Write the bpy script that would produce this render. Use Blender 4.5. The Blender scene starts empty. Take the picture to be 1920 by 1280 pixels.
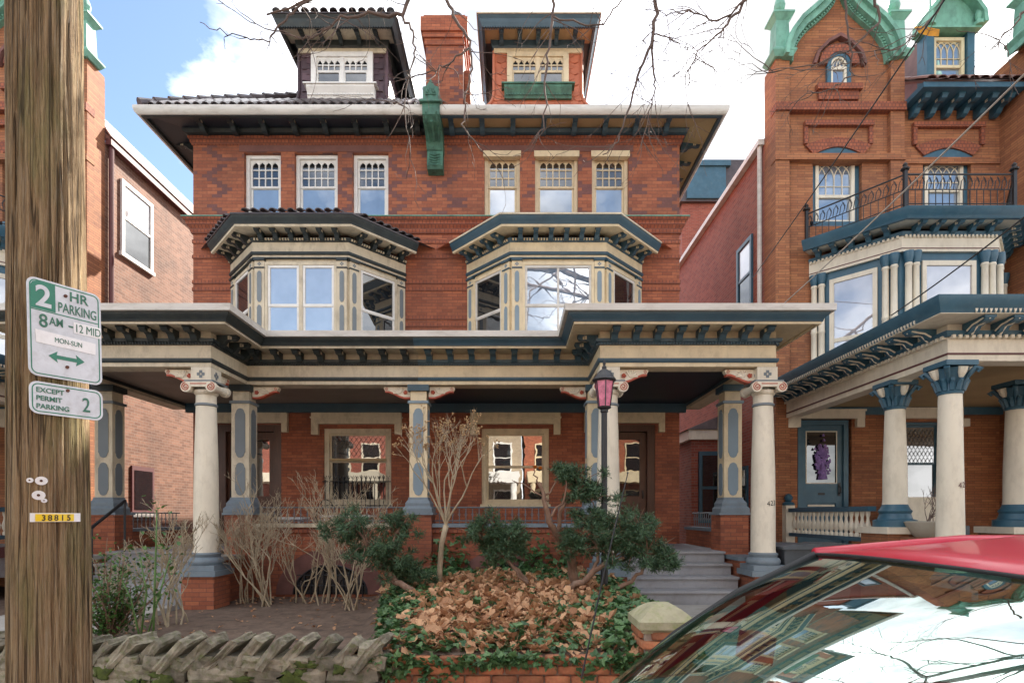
import bpy, bmesh, math, random
from mathutils import Vector, Matrix, noise
random.seed(7)
PI = math.pi
S = bpy.context.scene
COL = S.collection
EYE = 1.6
FPX = 1050.0
# ---------------------------------------------------------------- camera
cam_d = bpy.data.cameras.new('camera')
cam_d.sensor_width = 36.0
cam_d.lens = FPX / 1920 * 36.0
cam_d.shift_y = 325 / 1920
cam_d.clip_start = 0.05
cam_d.clip_end = 2000
cam = bpy.data.objects.new('camera', cam_d)
cam.location = (0, 0, EYE)
cam.rotation_euler = (PI / 2, 0, 0)
COL.objects.link(cam)
S.camera = cam
# ---------------------------------------------------------------- sky, sun, exposure
SUN_AZ, SUN_EL = 27.0, 40.0          # sun stands behind the houses, a little to the right
w = bpy.data.worlds.new('World')
S.world = w
w.use_nodes = True
nt = w.node_tree
nt.nodes.clear()
N = nt.nodes.new
wo = N('ShaderNodeOutputWorld'); bg = N('ShaderNodeBackground'); sky = N('ShaderNodeTexSky')
sky.sky_type = 'NISHITA'; sky.sun_disc = False
sky.sun_elevation = math.radians(SUN_EL); sky.sun_rotation = math.radians(SUN_AZ)
sky.dust_density = 0.5; sky.air_density = 1.0; sky.ozone_density = 1.2
tc = N('ShaderNodeTexCoord'); mp = N('ShaderNodeMapping'); mp.inputs['Location'].default_value = (1.3, 8.8, 6.5)
mp.inputs['Scale'].default_value = (1.0, 1.0, 1.7)
nz = N('ShaderNodeTexNoise'); nz.inputs['Scale'].default_value = 1.9; nz.inputs['Detail'].default_value = 9; nz.inputs['Roughness'].default_value = 0.56
rp = N('ShaderNodeValToRGB'); rp.color_ramp.elements[0].position = 0.43; rp.color_ramp.elements[1].position = 0.60
mx = N('ShaderNodeMix'); mx.data_type = 'RGBA'
nz2 = N('ShaderNodeTexNoise'); nz2.inputs['Scale'].default_value = 3.4; nz2.inputs['Detail'].default_value = 6; nt.links.new(mp.outputs['Vector'], nz2.inputs['Vector'])
mr = N('ShaderNodeMapRange'); mr.inputs['From Min'].default_value = 0.36; mr.inputs['From Max'].default_value = 0.58; mr.inputs['To Min'].default_value = 3.6; mr.inputs['To Max'].default_value = 18.0
nt.links.new(nz2.outputs['Fac'], mr.inputs['Value']); cc = N('ShaderNodeCombineColor'); [nt.links.new(mr.outputs['Result'], cc.inputs[i]) for i in range(3)]
nt.links.new(cc.outputs['Color'], mx.inputs['B'])
nt.links.new(tc.outputs['Generated'], mp.inputs['Vector']); nt.links.new(mp.outputs['Vector'], nz.inputs['Vector'])
nt.links.new(nz.outputs['Fac'], rp.inputs['Fac']); nt.links.new(rp.outputs['Color'], mx.inputs['Factor'])
nt.links.new(sky.outputs['Color'], mx.inputs['A']); nt.links.new(mx.outputs['Result'], bg.inputs['Color'])
bg.inputs['Strength'].default_value = 0.068
nt.links.new(bg.outputs['Background'], wo.inputs['Surface'])
sd = bpy.data.lights.new('sun', 'SUN'); sd.energy = 4.2; sd.angle = math.radians(0.6); sd.color = (1.0, 0.93, 0.82)
sun = bpy.data.objects.new('sun', sd); COL.objects.link(sun)
a, e = math.radians(SUN_AZ), math.radians(SUN_EL)
to_sun = Vector((math.sin(a) * math.cos(e), math.cos(a) * math.cos(e), math.sin(e)))
sun.rotation_euler = (-to_sun).to_track_quat('-Z', 'Y').to_euler()
sun.location = (6, 30, 30)
S.view_settings.view_transform = 'Standard'; S.view_settings.look = 'None'
S.view_settings.gamma = 1.0; S.view_settings.use_curve_mapping = False
S.view_settings.exposure = 2.05
# ---------------------------------------------------------------- helpers
def P(px, py, D):
    return Vector(((px - 960) * D / FPX, D, EYE + (965 - py) * D / FPX))
WM = {}
def place(o, parent=None, M=None):
    M = M or Matrix.Identity(4)
    COL.objects.link(o)
    o.matrix_basis = M
    WM[o.name] = M
    if parent is not None:
        o.parent = parent
        o.matrix_parent_inverse = WM[parent.name].inverted()
    return o
def tag(o, label=None, cat=None, group=None, kind=None):
    if label: o['label'] = label
    if cat: o['category'] = cat
    if group: o['group'] = group
    if kind: o['kind'] = kind
    return o
def thing(name, loc, label, cat, group=None):
    o = bpy.data.objects.new(name, None); o.empty_display_size = 0.3
    place(o, None, Matrix.Translation(loc))
    return tag(o, label, cat, group)
def inst(name, mesh, M, parent):
    return place(bpy.data.objects.new(name, mesh), parent, M)
class MB:
    def __init__(s, T=None):
        s.v = []; s.f = []; s.mi = []; s.T = T or Matrix.Identity(4); s.m = 0
    def add(s, vs, fs):
        b = len(s.v); s.v += [s.T @ Vector(v) for v in vs]
        for f in fs: s.f.append([b + i for i in f]); s.mi.append(s.m)
        return s
    def box(s, x0, x1, y0, y1, z0, z1):
        s.add([(x0,y0,z0),(x1,y0,z0),(x1,y1,z0),(x0,y1,z0),(x0,y0,z1),(x1,y0,z1),(x1,y1,z1),(x0,y1,z1)],
              [(0,3,2,1),(4,5,6,7),(0,1,5,4),(1,2,6,5),(2,3,7,6),(3,0,4,7)]); return s
    def prism(s, poly, a, b, axis='y'):
        n = len(poly)
        if axis == 'y': f = lambda p, t: (p[0], t, p[1])
        elif axis == 'x': f = lambda p, t: (t, p[0], p[1])
        else: f = lambda p, t: (p[0], p[1], t)
        s.add([f(p, a) for p in poly] + [f(p, b) for p in poly],
              [list(range(n)), list(range(2*n-1, n-1, -1))] + [(i, (i+1) % n, n+(i+1) % n, n+i) for i in range(n)]); return s
    def strip(s, c0, c1, a, b, axis='y'):
        for i in range(len(c0)-1):
            s.prism([c0[i], c0[i+1], c1[i+1], c1[i]], a, b, axis)
        return s
    def tube(s, pts, r, seg=6, cap=True):
        pts = [Vector(p) for p in pts]; n = len(pts)
        if not isinstance(r, (list, tuple)): r = [r]*n
        vs = []; up = None
        for i, p in enumerate(pts):
            d = (pts[min(i+1, n-1)] - pts[max(i-1, 0)])
            if d.length < 1e-9: d = Vector((0,0,1))
            d.normalize()
            if up is None: up = d.orthogonal().normalized()
            up = (up - d*up.dot(d))
            if up.length < 1e-6: up = d.orthogonal()
            up.normalize(); sd_ = d.cross(up)
            for k in range(seg):
                t = 2*PI*k/seg
                vs.append(p + (up*math.cos(t) + sd_*math.sin(t))*r[i])
        fs = []
        for i in range(n-1):
            for k in range(seg):
                fs.append((i*seg+k, i*seg+(k+1) % seg, (i+1)*seg+(k+1) % seg, (i+1)*seg+k))
        if cap: fs.append(list(range(seg-1, -1, -1))); fs.append([(n-1)*seg+k for k in range(seg)])
        s.add(vs, fs); return s
    def lathe(s, cx, cy, prof, seg=24):
        n = len(prof); vs = []
        for r, z in prof:
            for k in range(seg):
                t = 2*PI*k/seg; vs.append((cx + r*math.cos(t), cy + r*math.sin(t), z))
        fs = [(i*seg+k, i*seg+(k+1) % seg, (i+1)*seg+(k+1) % seg, (i+1)*seg+k) for i in range(n-1) for k in range(seg)]
        fs.append(list(range(seg-1, -1, -1))); fs.append([(n-1)*seg+k for k in range(seg)])
        s.add(vs, fs); return s
    def sweep(s, path, prof, side=1):
        """closed profile of (outward offset, z) carried along a plan polyline with mitred corners"""
        n = len(path); k = len(prof); vs = []
        nr = []
        for i in range(n-1):
            d = Vector((path[i+1][0]-path[i][0], path[i+1][1]-path[i][1])).normalized()
            nr.append(Vector((d.y, -d.x))*side)
        for i in range(n):
            if i == 0: m = nr[0]
            elif i == n-1: m = nr[-1]
            else: m = (nr[i-1]+nr[i])/(1+nr[i-1].dot(nr[i]))
            for o, z in prof: vs.append((path[i][0]+m.x*o, path[i][1]+m.y*o, z))
        fs = [(i*k+j, i*k+(j+1) % k, (i+1)*k+(j+1) % k, (i+1)*k+j) for i in range(n-1) for j in range(k)]
        fs.append(list(range(k-1, -1, -1))); fs.append([(n-1)*k+j for j in range(k)])
        s.add(vs, fs); return s
    def mesh(s, name, mats, smooth=False, recalc=True):
        me = bpy.data.meshes.new(name)
        me.from_pydata([tuple(v) for v in s.v], [], s.f)
        if not isinstance(mats, (list, tuple)): mats = [mats]
        for m in mats: me.materials.append(MAT[m])
        for p, i in zip(me.polygons, s.mi): p.material_index = i; p.use_smooth = smooth
        if recalc:
            bm = bmesh.new(); bm.from_mesh(me); bmesh.ops.recalc_face_normals(bm, faces=bm.faces); bm.to_mesh(me); bm.free()
        uv = me.uv_layers.new(name='UVMap')
        vs = me.vertices
        for p in me.polygons:
            nx, ny, nz_ = abs(p.normal.x), abs(p.normal.y), abs(p.normal.z)
            hx, hy = p.normal.x, p.normal.y
            for li in p.loop_indices:
                c = vs[me.loops[li].vertex_index].co
                if nz_ > 0.9: uv.data[li].uv = (c.x, c.y)
                else:
                    l = math.hypot(hx, hy) or 1
                    uv.data[li].uv = ((-c.x*hy + c.y*hx)/l, c.z)
        return me
    def obj(s, name, mats, parent=None, smooth=False, recalc=True):
        o = place(bpy.data.objects.new(name, s.mesh(name, mats, smooth, recalc)), parent)
        if name in ('dentil', 'saw_edge', 'twigs', 'leading'): o['kind'] = 'stuff'      # too fine to pick apart
        return o
def soft(o, ang=40):
    """smooth shading with sharp creases"""
    me = o.data
    for p in me.polygons: p.use_smooth = True
    bm = bmesh.new(); bm.from_mesh(me)
    for ed in bm.edges:
        if len(ed.link_faces) == 2 and ed.calc_face_angle(0) > math.radians(ang): ed.smooth = False
    bm.to_mesh(me); bm.free()
    return o
# ---------------------------------------------------------------- materials
MAT = {}
def newmat(name):
    m = bpy.data.materials.new(name); m.use_nodes = True; MAT[name] = m
    t = m.node_tree; b = t.nodes['Principled BSDF']
    return m, t, b, t.nodes.new, t.links.new
def mathn(t, op, a, b=None, c=None):
    n = t.nodes.new('ShaderNodeMath'); n.operation = op
    for i, v in enumerate((a, b, c)):
        if v is None: continue
        if isinstance(v, (int, float)): n.inputs[i].default_value = v
        else: t.links.new(v, n.inputs[i])
    return n.outputs[0]
def mixc(t, fac, A, B, blend='MIX'):
    n = t.nodes.new('ShaderNodeMix'); n.data_type = 'RGBA'; n.blend_type = blend
    for k, v in (('Factor', fac), ('A', A), ('B', B)):
        if isinstance(v, (int, float)): n.inputs[k].default_value = v
        elif isinstance(v, (tuple, list)): n.inputs[k].default_value = (*v, 1)
        else: t.links.new(v, n.inputs[k])
    return n.outputs['Result']
def noisen(t, vec, scale, detail=4, rough=0.55):
    n = t.nodes.new('ShaderNodeTexNoise'); n.inputs['Scale'].default_value = scale
    n.inputs['Detail'].default_value = detail; n.inputs['Roughness'].default_value = rough
    t.links.new(vec, n.inputs['Vector']); return n.outputs['Fac']
def rampn(t, fac, p0, p1):
    n = t.nodes.new('ShaderNodeMapRange'); n.inputs['From Min'].default_value = p0; n.inputs['From Max'].default_value = p1
    n.clamp = True; t.links.new(fac, n.inputs['Value']); return n.outputs['Result']
def coord(t, kind='Object', scale=(1,1,1)):
    tc = t.nodes.new('ShaderNodeTexCoord'); mp = t.nodes.new('ShaderNodeMapping'); mp.inputs['Scale'].default_value = scale
    t.links.new(tc.outputs[kind], mp.inputs['Vector']); return mp.outputs['Vector']
def bump(t, b, h, strength=0.3, dist=0.01):
    n = t.nodes.new('ShaderNodeBump'); n.inputs['Strength'].default_value = strength; n.inputs['Distance'].default_value = dist
    t.links.new(h, n.inputs['Height']); t.links.new(n.outputs['Normal'], b.inputs['Normal'])
def plain(name, col, rough=0.6, var=0.18, scale=3.0, dirt=None, dirt_amt=0.35, bmp=0.15, bscale=40, metal=0.0, rand=0.0, spec=0.5, stretch=(1,1,1)):
    """paint, stone, metal: base colour with patchy wear, an optional second (dirt or patina) colour and fine relief"""
    m, t, b, nn, L = newmat(name)
    v = coord(t, 'Object', stretch)
    n1 = noisen(t, v, scale, 6, 0.6)
    dark = tuple(c*(1-var*1.6) for c in col); lite = tuple(min(1, c*(1+var)) for c in col)
    c = mixc(t, rampn(t, n1, 0.3, 0.7), dark, lite)
    if dirt:
        n2 = noisen(t, v, scale*2.3, 8, 0.7)
        c = mixc(t, mathn(t, 'MULTIPLY', rampn(t, n2, 0.48, 0.72), dirt_amt), c, dirt)
    if rand:
        oi = nn('ShaderNodeObjectInfo')
        hs = nn('ShaderNodeHueSaturation'); L(c, hs.inputs['Color'])
        L(mathn(t, 'ADD', mathn(t, 'MULTIPLY', oi.outputs['Random'], rand*2), 1-rand), hs.inputs['Value']); c = hs.outputs['Color']
    L(c, b.inputs['Base Color'])
    b.inputs['Roughness'].default_value = rough; b.inputs['Metallic'].default_value = metal
    b.inputs['Specular IOR Level'].default_value = spec
    if bmp: bump(t, b, noisen(t, v, bscale, 5), bmp, 0.006)
    return m
def brick(name, c1, c2, mortar, bw=0.21, bh=0.07, joint=0.012, rough=0.8, diaper=None, soot=0.3):
    m, t, b, nn, L = newmat(name)
    tcn = nn('ShaderNodeTexCoord'); sp = nn('ShaderNodeSeparateXYZ'); L(tcn.outputs['UV'], sp.inputs[0])
    rv = mathn(t, 'DIVIDE', sp.outputs['Y'], bh); row = mathn(t, 'FLOOR', rv); fv = mathn(t, 'FRACT', rv)
    off = mathn(t, 'MULTIPLY', mathn(t, 'MODULO', mathn(t, 'ADD', row, 1000), 2), 0.5)
    ru = mathn(t, 'ADD', mathn(t, 'DIVIDE', sp.outputs['X'], bw), off); colm = mathn(t, 'FLOOR', ru); fu = mathn(t, 'FRACT', ru)
    cx = nn('ShaderNodeCombineXYZ'); L(colm, cx.inputs[0]); L(row, cx.inputs[1])
    wn = nn('ShaderNodeTexWhiteNoise'); wn.noise_dimensions = '2D'; L(cx.outputs[0], wn.inputs['Vector'])
    c = mixc(t, wn.outputs['Value'], c1, c2)
    if diaper:
        q = mathn(t, 'PINGPONG', mathn(t, 'ADD', mathn(t, 'ADD', colm, mathn(t, 'MULTIPLY', off, -1)), 500), 2.6); p = mathn(t, 'PINGPONG', mathn(t, 'ADD', row, 500), 4.0)
        d = mathn(t, 'ABSOLUTE', mathn(t, 'SUBTRACT', mathn(t, 'DIVIDE', q, 2.6), mathn(t, 'DIVIDE', p, 4.0)))
        k = mathn(t, 'LESS_THAN', mathn(t, 'ADD', d, mathn(t, 'MULTIPLY', wn.outputs['Value'], 0.16)), 0.20)
        c = mixc(t, mathn(t, 'MULTIPLY', k, 0.78), c, diaper)
    v = tcn.outputs['Object']
    n1 = noisen(t, v, 0.9, 6, 0.65)
    c = mixc(t, mathn(t, 'MULTIPLY', rampn(t, n1, 0.47, 0.70), soot), c, (0.06, 0.035, 0.03))
    n2 = noisen(t, v, 25, 4)
    c = mixc(t, 0.35, c, mixc(t, n2, (0.35,0.35,0.35), (1.5,1.5,1.5)), 'MULTIPLY')
    mu = mathn(t, 'LESS_THAN', fu, joint/bw); mv = mathn(t, 'LESS_THAN', fv, joint/bh); mm = mathn(t, 'MAXIMUM', mu, mv)
    c = mixc(t, mathn(t, 'MULTIPLY', mm, 0.75), c, mortar)
    L(c, b.inputs['Base Color']); b.inputs['Roughness'].default_value = rough; b.inputs['Specular IOR Level'].default_value = 0.25
    bump(t, b, mathn(t, 'ADD', mathn(t, 'SUBTRACT', 1.0, mm), mathn(t, 'MULTIPLY', n2, 0.3)), 0.5, 0.008)
    return m
def glassmat(name, inside, gloss=0.2, tint=(1,1,1), rough=0.01):
    """window pane: what hangs behind it (blind, curtain, dark room) under a mirror-like surface"""
    m, t, b, nn, L = newmat(name)
    out = t.nodes['Material Output']
    v = coord(t)
    n1 = noisen(t, v, 1.6, 3)
    L(mixc(t, rampn(t, n1, 0.3, 0.7), tuple(c*0.6 for c in inside), inside), b.inputs['Base Color'])
    b.inputs['Roughness'].default_value = 0.6; b.inputs['Specular IOR Level'].default_value = 0.0
    g = nn('ShaderNodeBsdfGlossy'); g.inputs['Roughness'].default_value = rough; g.inputs['Color'].default_value = (*tint, 1)
    bp = nn('ShaderNodeBump'); bp.inputs['Strength'].default_value = 0.05; bp.inputs['Distance'].default_value = 0.02
    L(noisen(t, v, 2.2, 2), bp.inputs['Height']); L(bp.outputs['Normal'], g.inputs['Normal'])
    fr = nn('ShaderNodeLayerWeight'); fr.inputs['Blend'].default_value = 0.25
    fac = mathn(t, 'MINIMUM', mathn(t, 'ADD', mathn(t, 'MULTIPLY', fr.outputs['Fresnel'], 0.8), gloss), 1.0)
    ms = nn('ShaderNodeMixShader'); L(fac, ms.inputs[0]); L(b.outputs[0], ms.inputs[1]); L(g.outputs[0], ms.inputs[2])
    L(ms.outputs[0], out.inputs['Surface'])
    return m
brick('brick_diaper', (0.40,0.140,0.072), (0.28,0.092,0.052), (0.13,0.07,0.055), joint=0.009, diaper=(0.13,0.068,0.072), soot=0.45)
brick('brick_front', (0.40,0.132,0.066), (0.27,0.084,0.046), (0.12,0.06,0.048), joint=0.009, bh=0.065, soot=0.5)
brick('brick_tower', (0.41,0.172,0.078), (0.28,0.108,0.054), (0.13,0.075,0.05), bh=0.055, bw=0.30, joint=0.010, soot=0.5)
brick('brick_side', (0.34,0.10,0.065), (0.24,0.065,0.045), (0.24,0.17,0.14), soot=0.2)
brick('brick_pale', (0.27,0.135,0.088), (0.16,0.072,0.046), (0.27,0.20,0.155), soot=0.6)
brick('brick_mould', (0.36,0.115,0.06), (0.26,0.08,0.045), (0.13,0.055,0.042), bw=0.075, bh=0.075, joint=0.02)
brick('brick_cream', (0.40,0.32,0.22), (0.32,0.25,0.17), (0.4,0.35,0.3))
plain('brownstone', (0.17,0.075,0.062), 0.85, 0.15, 4, bmp=0.3)
plain('cream', (0.66,0.54,0.35), 0.55, 0.08, 3.5, dirt=(0.30,0.23,0.15), dirt_amt=0.45, stretch=(1,1,0.6))
plain('cream_old', (0.60,0.52,0.38), 0.6, 0.10, 2.5, dirt=(0.24,0.195,0.14), dirt_amt=0.65, stretch=(1,1,0.5))
plain('cream_pale', (0.70,0.63,0.50), 0.55, 0.06, 3.5, dirt=(0.38,0.32,0.24), dirt_amt=0.42, stretch=(1,1,0.4))
plain('white_paint', (0.74,0.72,0.68), 0.5, 0.05, 3, dirt=(0.4,0.38,0.33), dirt_amt=0.35)
plain('gutter_white', (0.60,0.57,0.52), 0.45, 0.08, 2, dirt=(0.28,0.25,0.2), dirt_amt=0.6, stretch=(0.5,1,2))
plain('blue_trim', (0.033,0.076,0.106), 0.45, 0.12, 3, dirt=(0.07,0.10,0.115), dirt_amt=0.4)
plain('dark_trim', (0.017,0.027,0.030), 0.5, 0.2, 3, dirt=(0.07,0.075,0.06), dirt_amt=0.4)
plain('teal_trim', (0.032,0.100,0.150), 0.45, 0.12, 3, dirt=(0.10,0.17,0.2), dirt_amt=0.35)
plain('panel_blue', (0.19,0.25,0.29), 0.55, 0.06, 3)
plain('panel_grey', (0.16,0.185,0.20), 0.55, 0.06, 3)
plain('base_blue', (0.165,0.205,0.235), 0.6, 0.08, 3, dirt=(0.10,0.10,0.10), dirt_amt=0.4)
plain('red_paint', (0.42,0.085,0.045), 0.55, 0.1, 4)
plain('maroon', (0.11,0.03,0.03), 0.6, 0.1, 4)
plain('tan_soffit', (0.40,0.29,0.15), 0.6, 0.08, 2)
plain('navy_ceiling', (0.022,0.030,0.042), 0.5, 0.1, 2)
plain('brown_ceiling', (0.27,0.22,0.18), 0.6, 0.1, 2)
plain('copper', (0.16,0.36,0.27), 0.65, 0.22, 3, dirt=(0.05,0.10,0.08), dirt_amt=0.55, stretch=(1,1,0.6))
plain('copper_dark', (0.06,0.165,0.115), 0.65, 0.3, 4, dirt=(0.015,0.04,0.032), dirt_amt=0.85, stretch=(1,1,0.6))
plain('slate_purple', (0.085,0.045,0.055), 0.55, 0.2, 3, rand=0.4)
plain('tile_dark', (0.075,0.058,0.062), 0.4, 0.2, 5, dirt=(0.14,0.13,0.11), dirt_amt=0.4, rand=0.35)
plain('tile_orange', (0.42,0.125,0.06), 0.6, 0.1, 5, dirt=(0.25,0.09,0.06), rand=0.2)
plain('tile_brown', (0.15,0.065,0.05), 0.55, 0.2, 5, rand=0.35)
plain('wood_door', (0.075,0.028,0.016), 0.35, 0.2, 5, stretch=(6,6,0.6))
plain('iron', (0.015,0.015,0.017), 0.5, 0.2, 10)
plain('iron_grey', (0.12,0.13,0.14), 0.5, 0.2, 10)
plain('stone_wall', (0.22,0.19,0.14), 0.95, 0.35, 9, dirt=(0.075,0.095,0.02), dirt_amt=0.85, bmp=1.0, bscale=30, rand=0.35)
plain('stone_cap', (0.34,0.31,0.20), 0.9, 0.15, 6, dirt=(0.20,0.23,0.07), dirt_amt=0.8, bmp=0.5)
plain('mortar', (0.30,0.25,0.20), 0.9, 0.2, 8, dirt=(0.12,0.12,0.05), dirt_amt=0.5, bmp=0.5)
plain('moss', (0.065,0.085,0.014), 0.95, 0.4, 14, bmp=1.0, bscale=60)
plain('concrete', (0.33,0.31,0.28), 0.85, 0.12, 2.5, dirt=(0.2,0.18,0.15), dirt_amt=0.5, bmp=0.3)
plain('step_grey', (0.29,0.29,0.30), 0.6, 0.1, 3, dirt=(0.13,0.12,0.11), dirt_amt=0.4)
plain('asphalt', (0.055,0.054,0.052), 0.9, 0.2, 3, bmp=0.6, bscale=80)
plain('dirt', (0.125,0.082,0.058), 0.95, 0.3, 5, dirt=(0.20,0.14,0.10), dirt_amt=0.6, bmp=1.0, bscale=30)
plain('twig', (0.37,0.295,0.195), 0.8, 0.2, 8)
plain('twig_dark', (0.125,0.085,0.068), 0.8, 0.25, 5)
plain('bark_yew', (0.20,0.115,0.075), 0.9, 0.3, 8, dirt=(0.32,0.24,0.18), dirt_amt=0.5, bmp=0.8, bscale=30, stretch=(1,1,0.3))
plain('stem_green', (0.10,0.19,0.05), 0.6, 0.2, 8)
plain('bin_grey', (0.06,0.07,0.08), 0.5, 0.15, 4)
plain('white_metal', (0.7,0.7,0.7), 0.4, 0.05, 5)
plain('sign_white', (0.58,0.61,0.64), 0.45, 0.06, 9, dirt=(0.30,0.30,0.29), dirt_amt=0.45)
plain('sticker_white', (0.78,0.78,0.77), 0.5, 0.04, 9, dirt=(0.5,0.48,0.44), dirt_amt=0.3)
plain('sign_green', (0.010,0.165,0.095), 0.4, 0.08, 8)
plain('ink_green', (0.03,0.15,0.09), 0.5, 0.1, 9)
plain('ink_black', (0.015,0.015,0.013), 0.5, 0.1, 9)
plain('tag_yellow', (0.75,0.52,0.01), 0.4, 0.05, 9)
plain('rust', (0.10,0.035,0.018), 0.8, 0.3, 30)
plain('terracotta', (0.38,0.34,0.27), 0.8, 0.1, 5)
plain('flower_purple', (0.26,0.16,0.42), 0.7, 0.3, 20)
plain('pumpkin', (0.8,0.22,0.02), 0.6, 0.2, 6)
plain('rubber', (0.012,0.012,0.012), 0.7, 0.1, 6)
plain('dash', (0.17,0.18,0.155), 0.7, 0.1, 6)
plain('chrome', (0.6,0.6,0.6), 0.15, 0.03, 6, metal=1.0, bmp=0)
plain('pink_glass', (0.62,0.16,0.26), 0.15, 0.25, 14, bmp=0)
plain('leaf_yellow', (0.65,0.30,0.02), 0.7, 0.2, 9)
plain('cable', (0.03,0.03,0.03), 0.6, 0.1, 9)
plain('cable_pale', (0.42,0.36,0.3), 0.6, 0.1, 9)
glassmat('glass_dark', (0.015,0.017,0.02), 0.13)
glassmat('glass_room', (0.05,0.042,0.038), 0.26)
glassmat('glass_blue', (0.20,0.27,0.36), 0.30)
glassmat('glass_pale', (0.36,0.40,0.45), 0.33)
glassmat('glass_lace', (0.10,0.10,0.10), 0.20)
glassmat('glass_curtain', (0.42,0.41,0.44), 0.25)
def leafmat(name, c1, c2, rough=0.5, trans=0.2):
    m, t, b, nn, L = newmat(name)
    g = nn('ShaderNodeNewGeometry')
    c = mixc(t, g.outputs['Random Per Island'], c1, c2)
    L(c, b.inputs['Base Color']); b.inputs['Roughness'].default_value = rough
    b.inputs['Specular IOR Level'].default_value = 0.4
    out = t.nodes['Material Output']; tr = nn('ShaderNodeBsdfTranslucent'); L(c, tr.inputs['Color'])
    ms = nn('ShaderNodeMixShader'); ms.inputs[0].default_value = trans
    L(b.outputs[0], ms.inputs[1]); L(tr.outputs[0], ms.inputs[2]); L(ms.outputs[0], out.inputs['Surface'])
leafmat('yew', (0.03,0.070,0.036), (0.095,0.16,0.075))
leafmat('ivy', (0.03,0.085,0.03), (0.12,0.22,0.08), 0.4)
leafmat('rose_leaf', (0.03,0.08,0.02), (0.10,0.19,0.04), 0.45)
leafmat('dead_leaf', (0.60,0.36,0.20), (0.30,0.14,0.07), 0.8)
leafmat('seed_head', (0.48,0.32,0.16), (0.33,0.20,0.10), 0.9)
def woodpole():
    m, t, b, nn, L = newmat('pole_wood')
    vs_ = [coord(t, 'Object', sc) for sc in ((38,38,1.0),(190,190,4.5),(4.0,4.0,1.2),(300,300,30))]
    n1 = noisen(t, vs_[0], 1.0, 7, 0.7); n2 = noisen(t, vs_[1], 1.0, 6, 0.75); n3 = noisen(t, vs_[2], 1.0, 6, 0.65); n4 = noisen(t, vs_[3], 1.0, 3, 0.6)
    c = mixc(t, rampn(t, n1, 0.36, 0.64), (0.20,0.115,0.052), (0.50,0.355,0.20))
    c = mixc(t, mathn(t, 'MULTIPLY', rampn(t, n2, 0.52, 0.66), 0.6), c, (0.50,0.43,0.32))
    c = mixc(t, mathn(t, 'MULTIPLY', rampn(t, n2, 0.44, 0.33), 0.85), c, (0.05,0.032,0.02))
    c = mixc(t, mathn(t, 'MULTIPLY', rampn(t, n1, 0.38, 0.30), 0.9), c, (0.035,0.024,0.016))
    c = mixc(t, mathn(t, 'MULTIPLY', rampn(t, n3, 0.52, 0.66), 0.5), c, (0.17,0.18,0.06))
    c = mixc(t, 0.4, c, mixc(t, n4, (0.5,0.5,0.5), (1.4,1.4,1.4)), 'MULTIPLY')
    cr = noisen(t, coord(t, 'Object', (26,26,0.5)), 1.0, 2, 0.5); cr2 = noisen(t, coord(t, 'Object', (70,70,1.6)), 1.0, 2, 0.5)
    def line(n_, w_): return mathn(t, 'SUBTRACT', 1.0, rampn(t, mathn(t, 'ABSOLUTE', mathn(t, 'SUBTRACT', n_, 0.5)), w_*0.3, w_))
    ck = mathn(t, 'MAXIMUM', line(cr, 0.022), mathn(t, 'MULTIPLY', line(cr2, 0.030), 0.35))
    c = mixc(t, mathn(t, 'MULTIPLY', ck, 0.75), c, (0.04,0.027,0.017))
    n1 = mathn(t, 'SUBTRACT', n1, mathn(t, 'MULTIPLY', ck, 1.2))
    L(c, b.inputs['Base Color']); b.inputs['Roughness'].default_value = 0.9; b.inputs['Specular IOR Level'].default_value = 0.2
    bump(t, b, mathn(t, 'ADD', mathn(t, 'ADD', n2, mathn(t, 'MULTIPLY', n1, 1.5)), mathn(t, 'MULTIPLY', n4, 0.4)), 1.0, 0.02)
woodpole()
def carpaint():
    m, t, b, nn, L = newmat('car_red')
    n = noisen(t, coord(t), 60, 4)
    L(mixc(t, n, (0.40,0.008,0.026), (0.47,0.012,0.034)), b.inputs['Base Color'])
    b.inputs['Roughness'].default_value = 0.35; b.inputs['Coat Weight'].default_value = 0.3; b.inputs['Coat Roughness'].default_value = 0.04
    m, t, b, nn, L = newmat('windshield')
    out = t.nodes['Material Output']
    tr = nn('ShaderNodeBsdfTransparent'); tr.inputs['Color'].default_value = (0.50,0.74,0.68,1)
    g = nn('ShaderNodeBsdfGlossy'); g.inputs['Roughness'].default_value = 0.0; g.inputs['Color'].default_value = (0.86,1,0.95,1)
    lw = nn('ShaderNodeLayerWeight'); lw.inputs['Blend'].default_value = 0.26
    ms = nn('ShaderNodeMixShader'); L(mathn(t, 'MINIMUM', mathn(t, 'ADD', mathn(t, 'MULTIPLY', lw.outputs['Fresnel'], 0.45), 0.03), 1.0), ms.inputs[0])
    L(tr.outputs[0], ms.inputs[1]); L(g.outputs[0], ms.inputs[2]); L(ms.outputs[0], out.inputs['Surface'])
carpaint()
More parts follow.
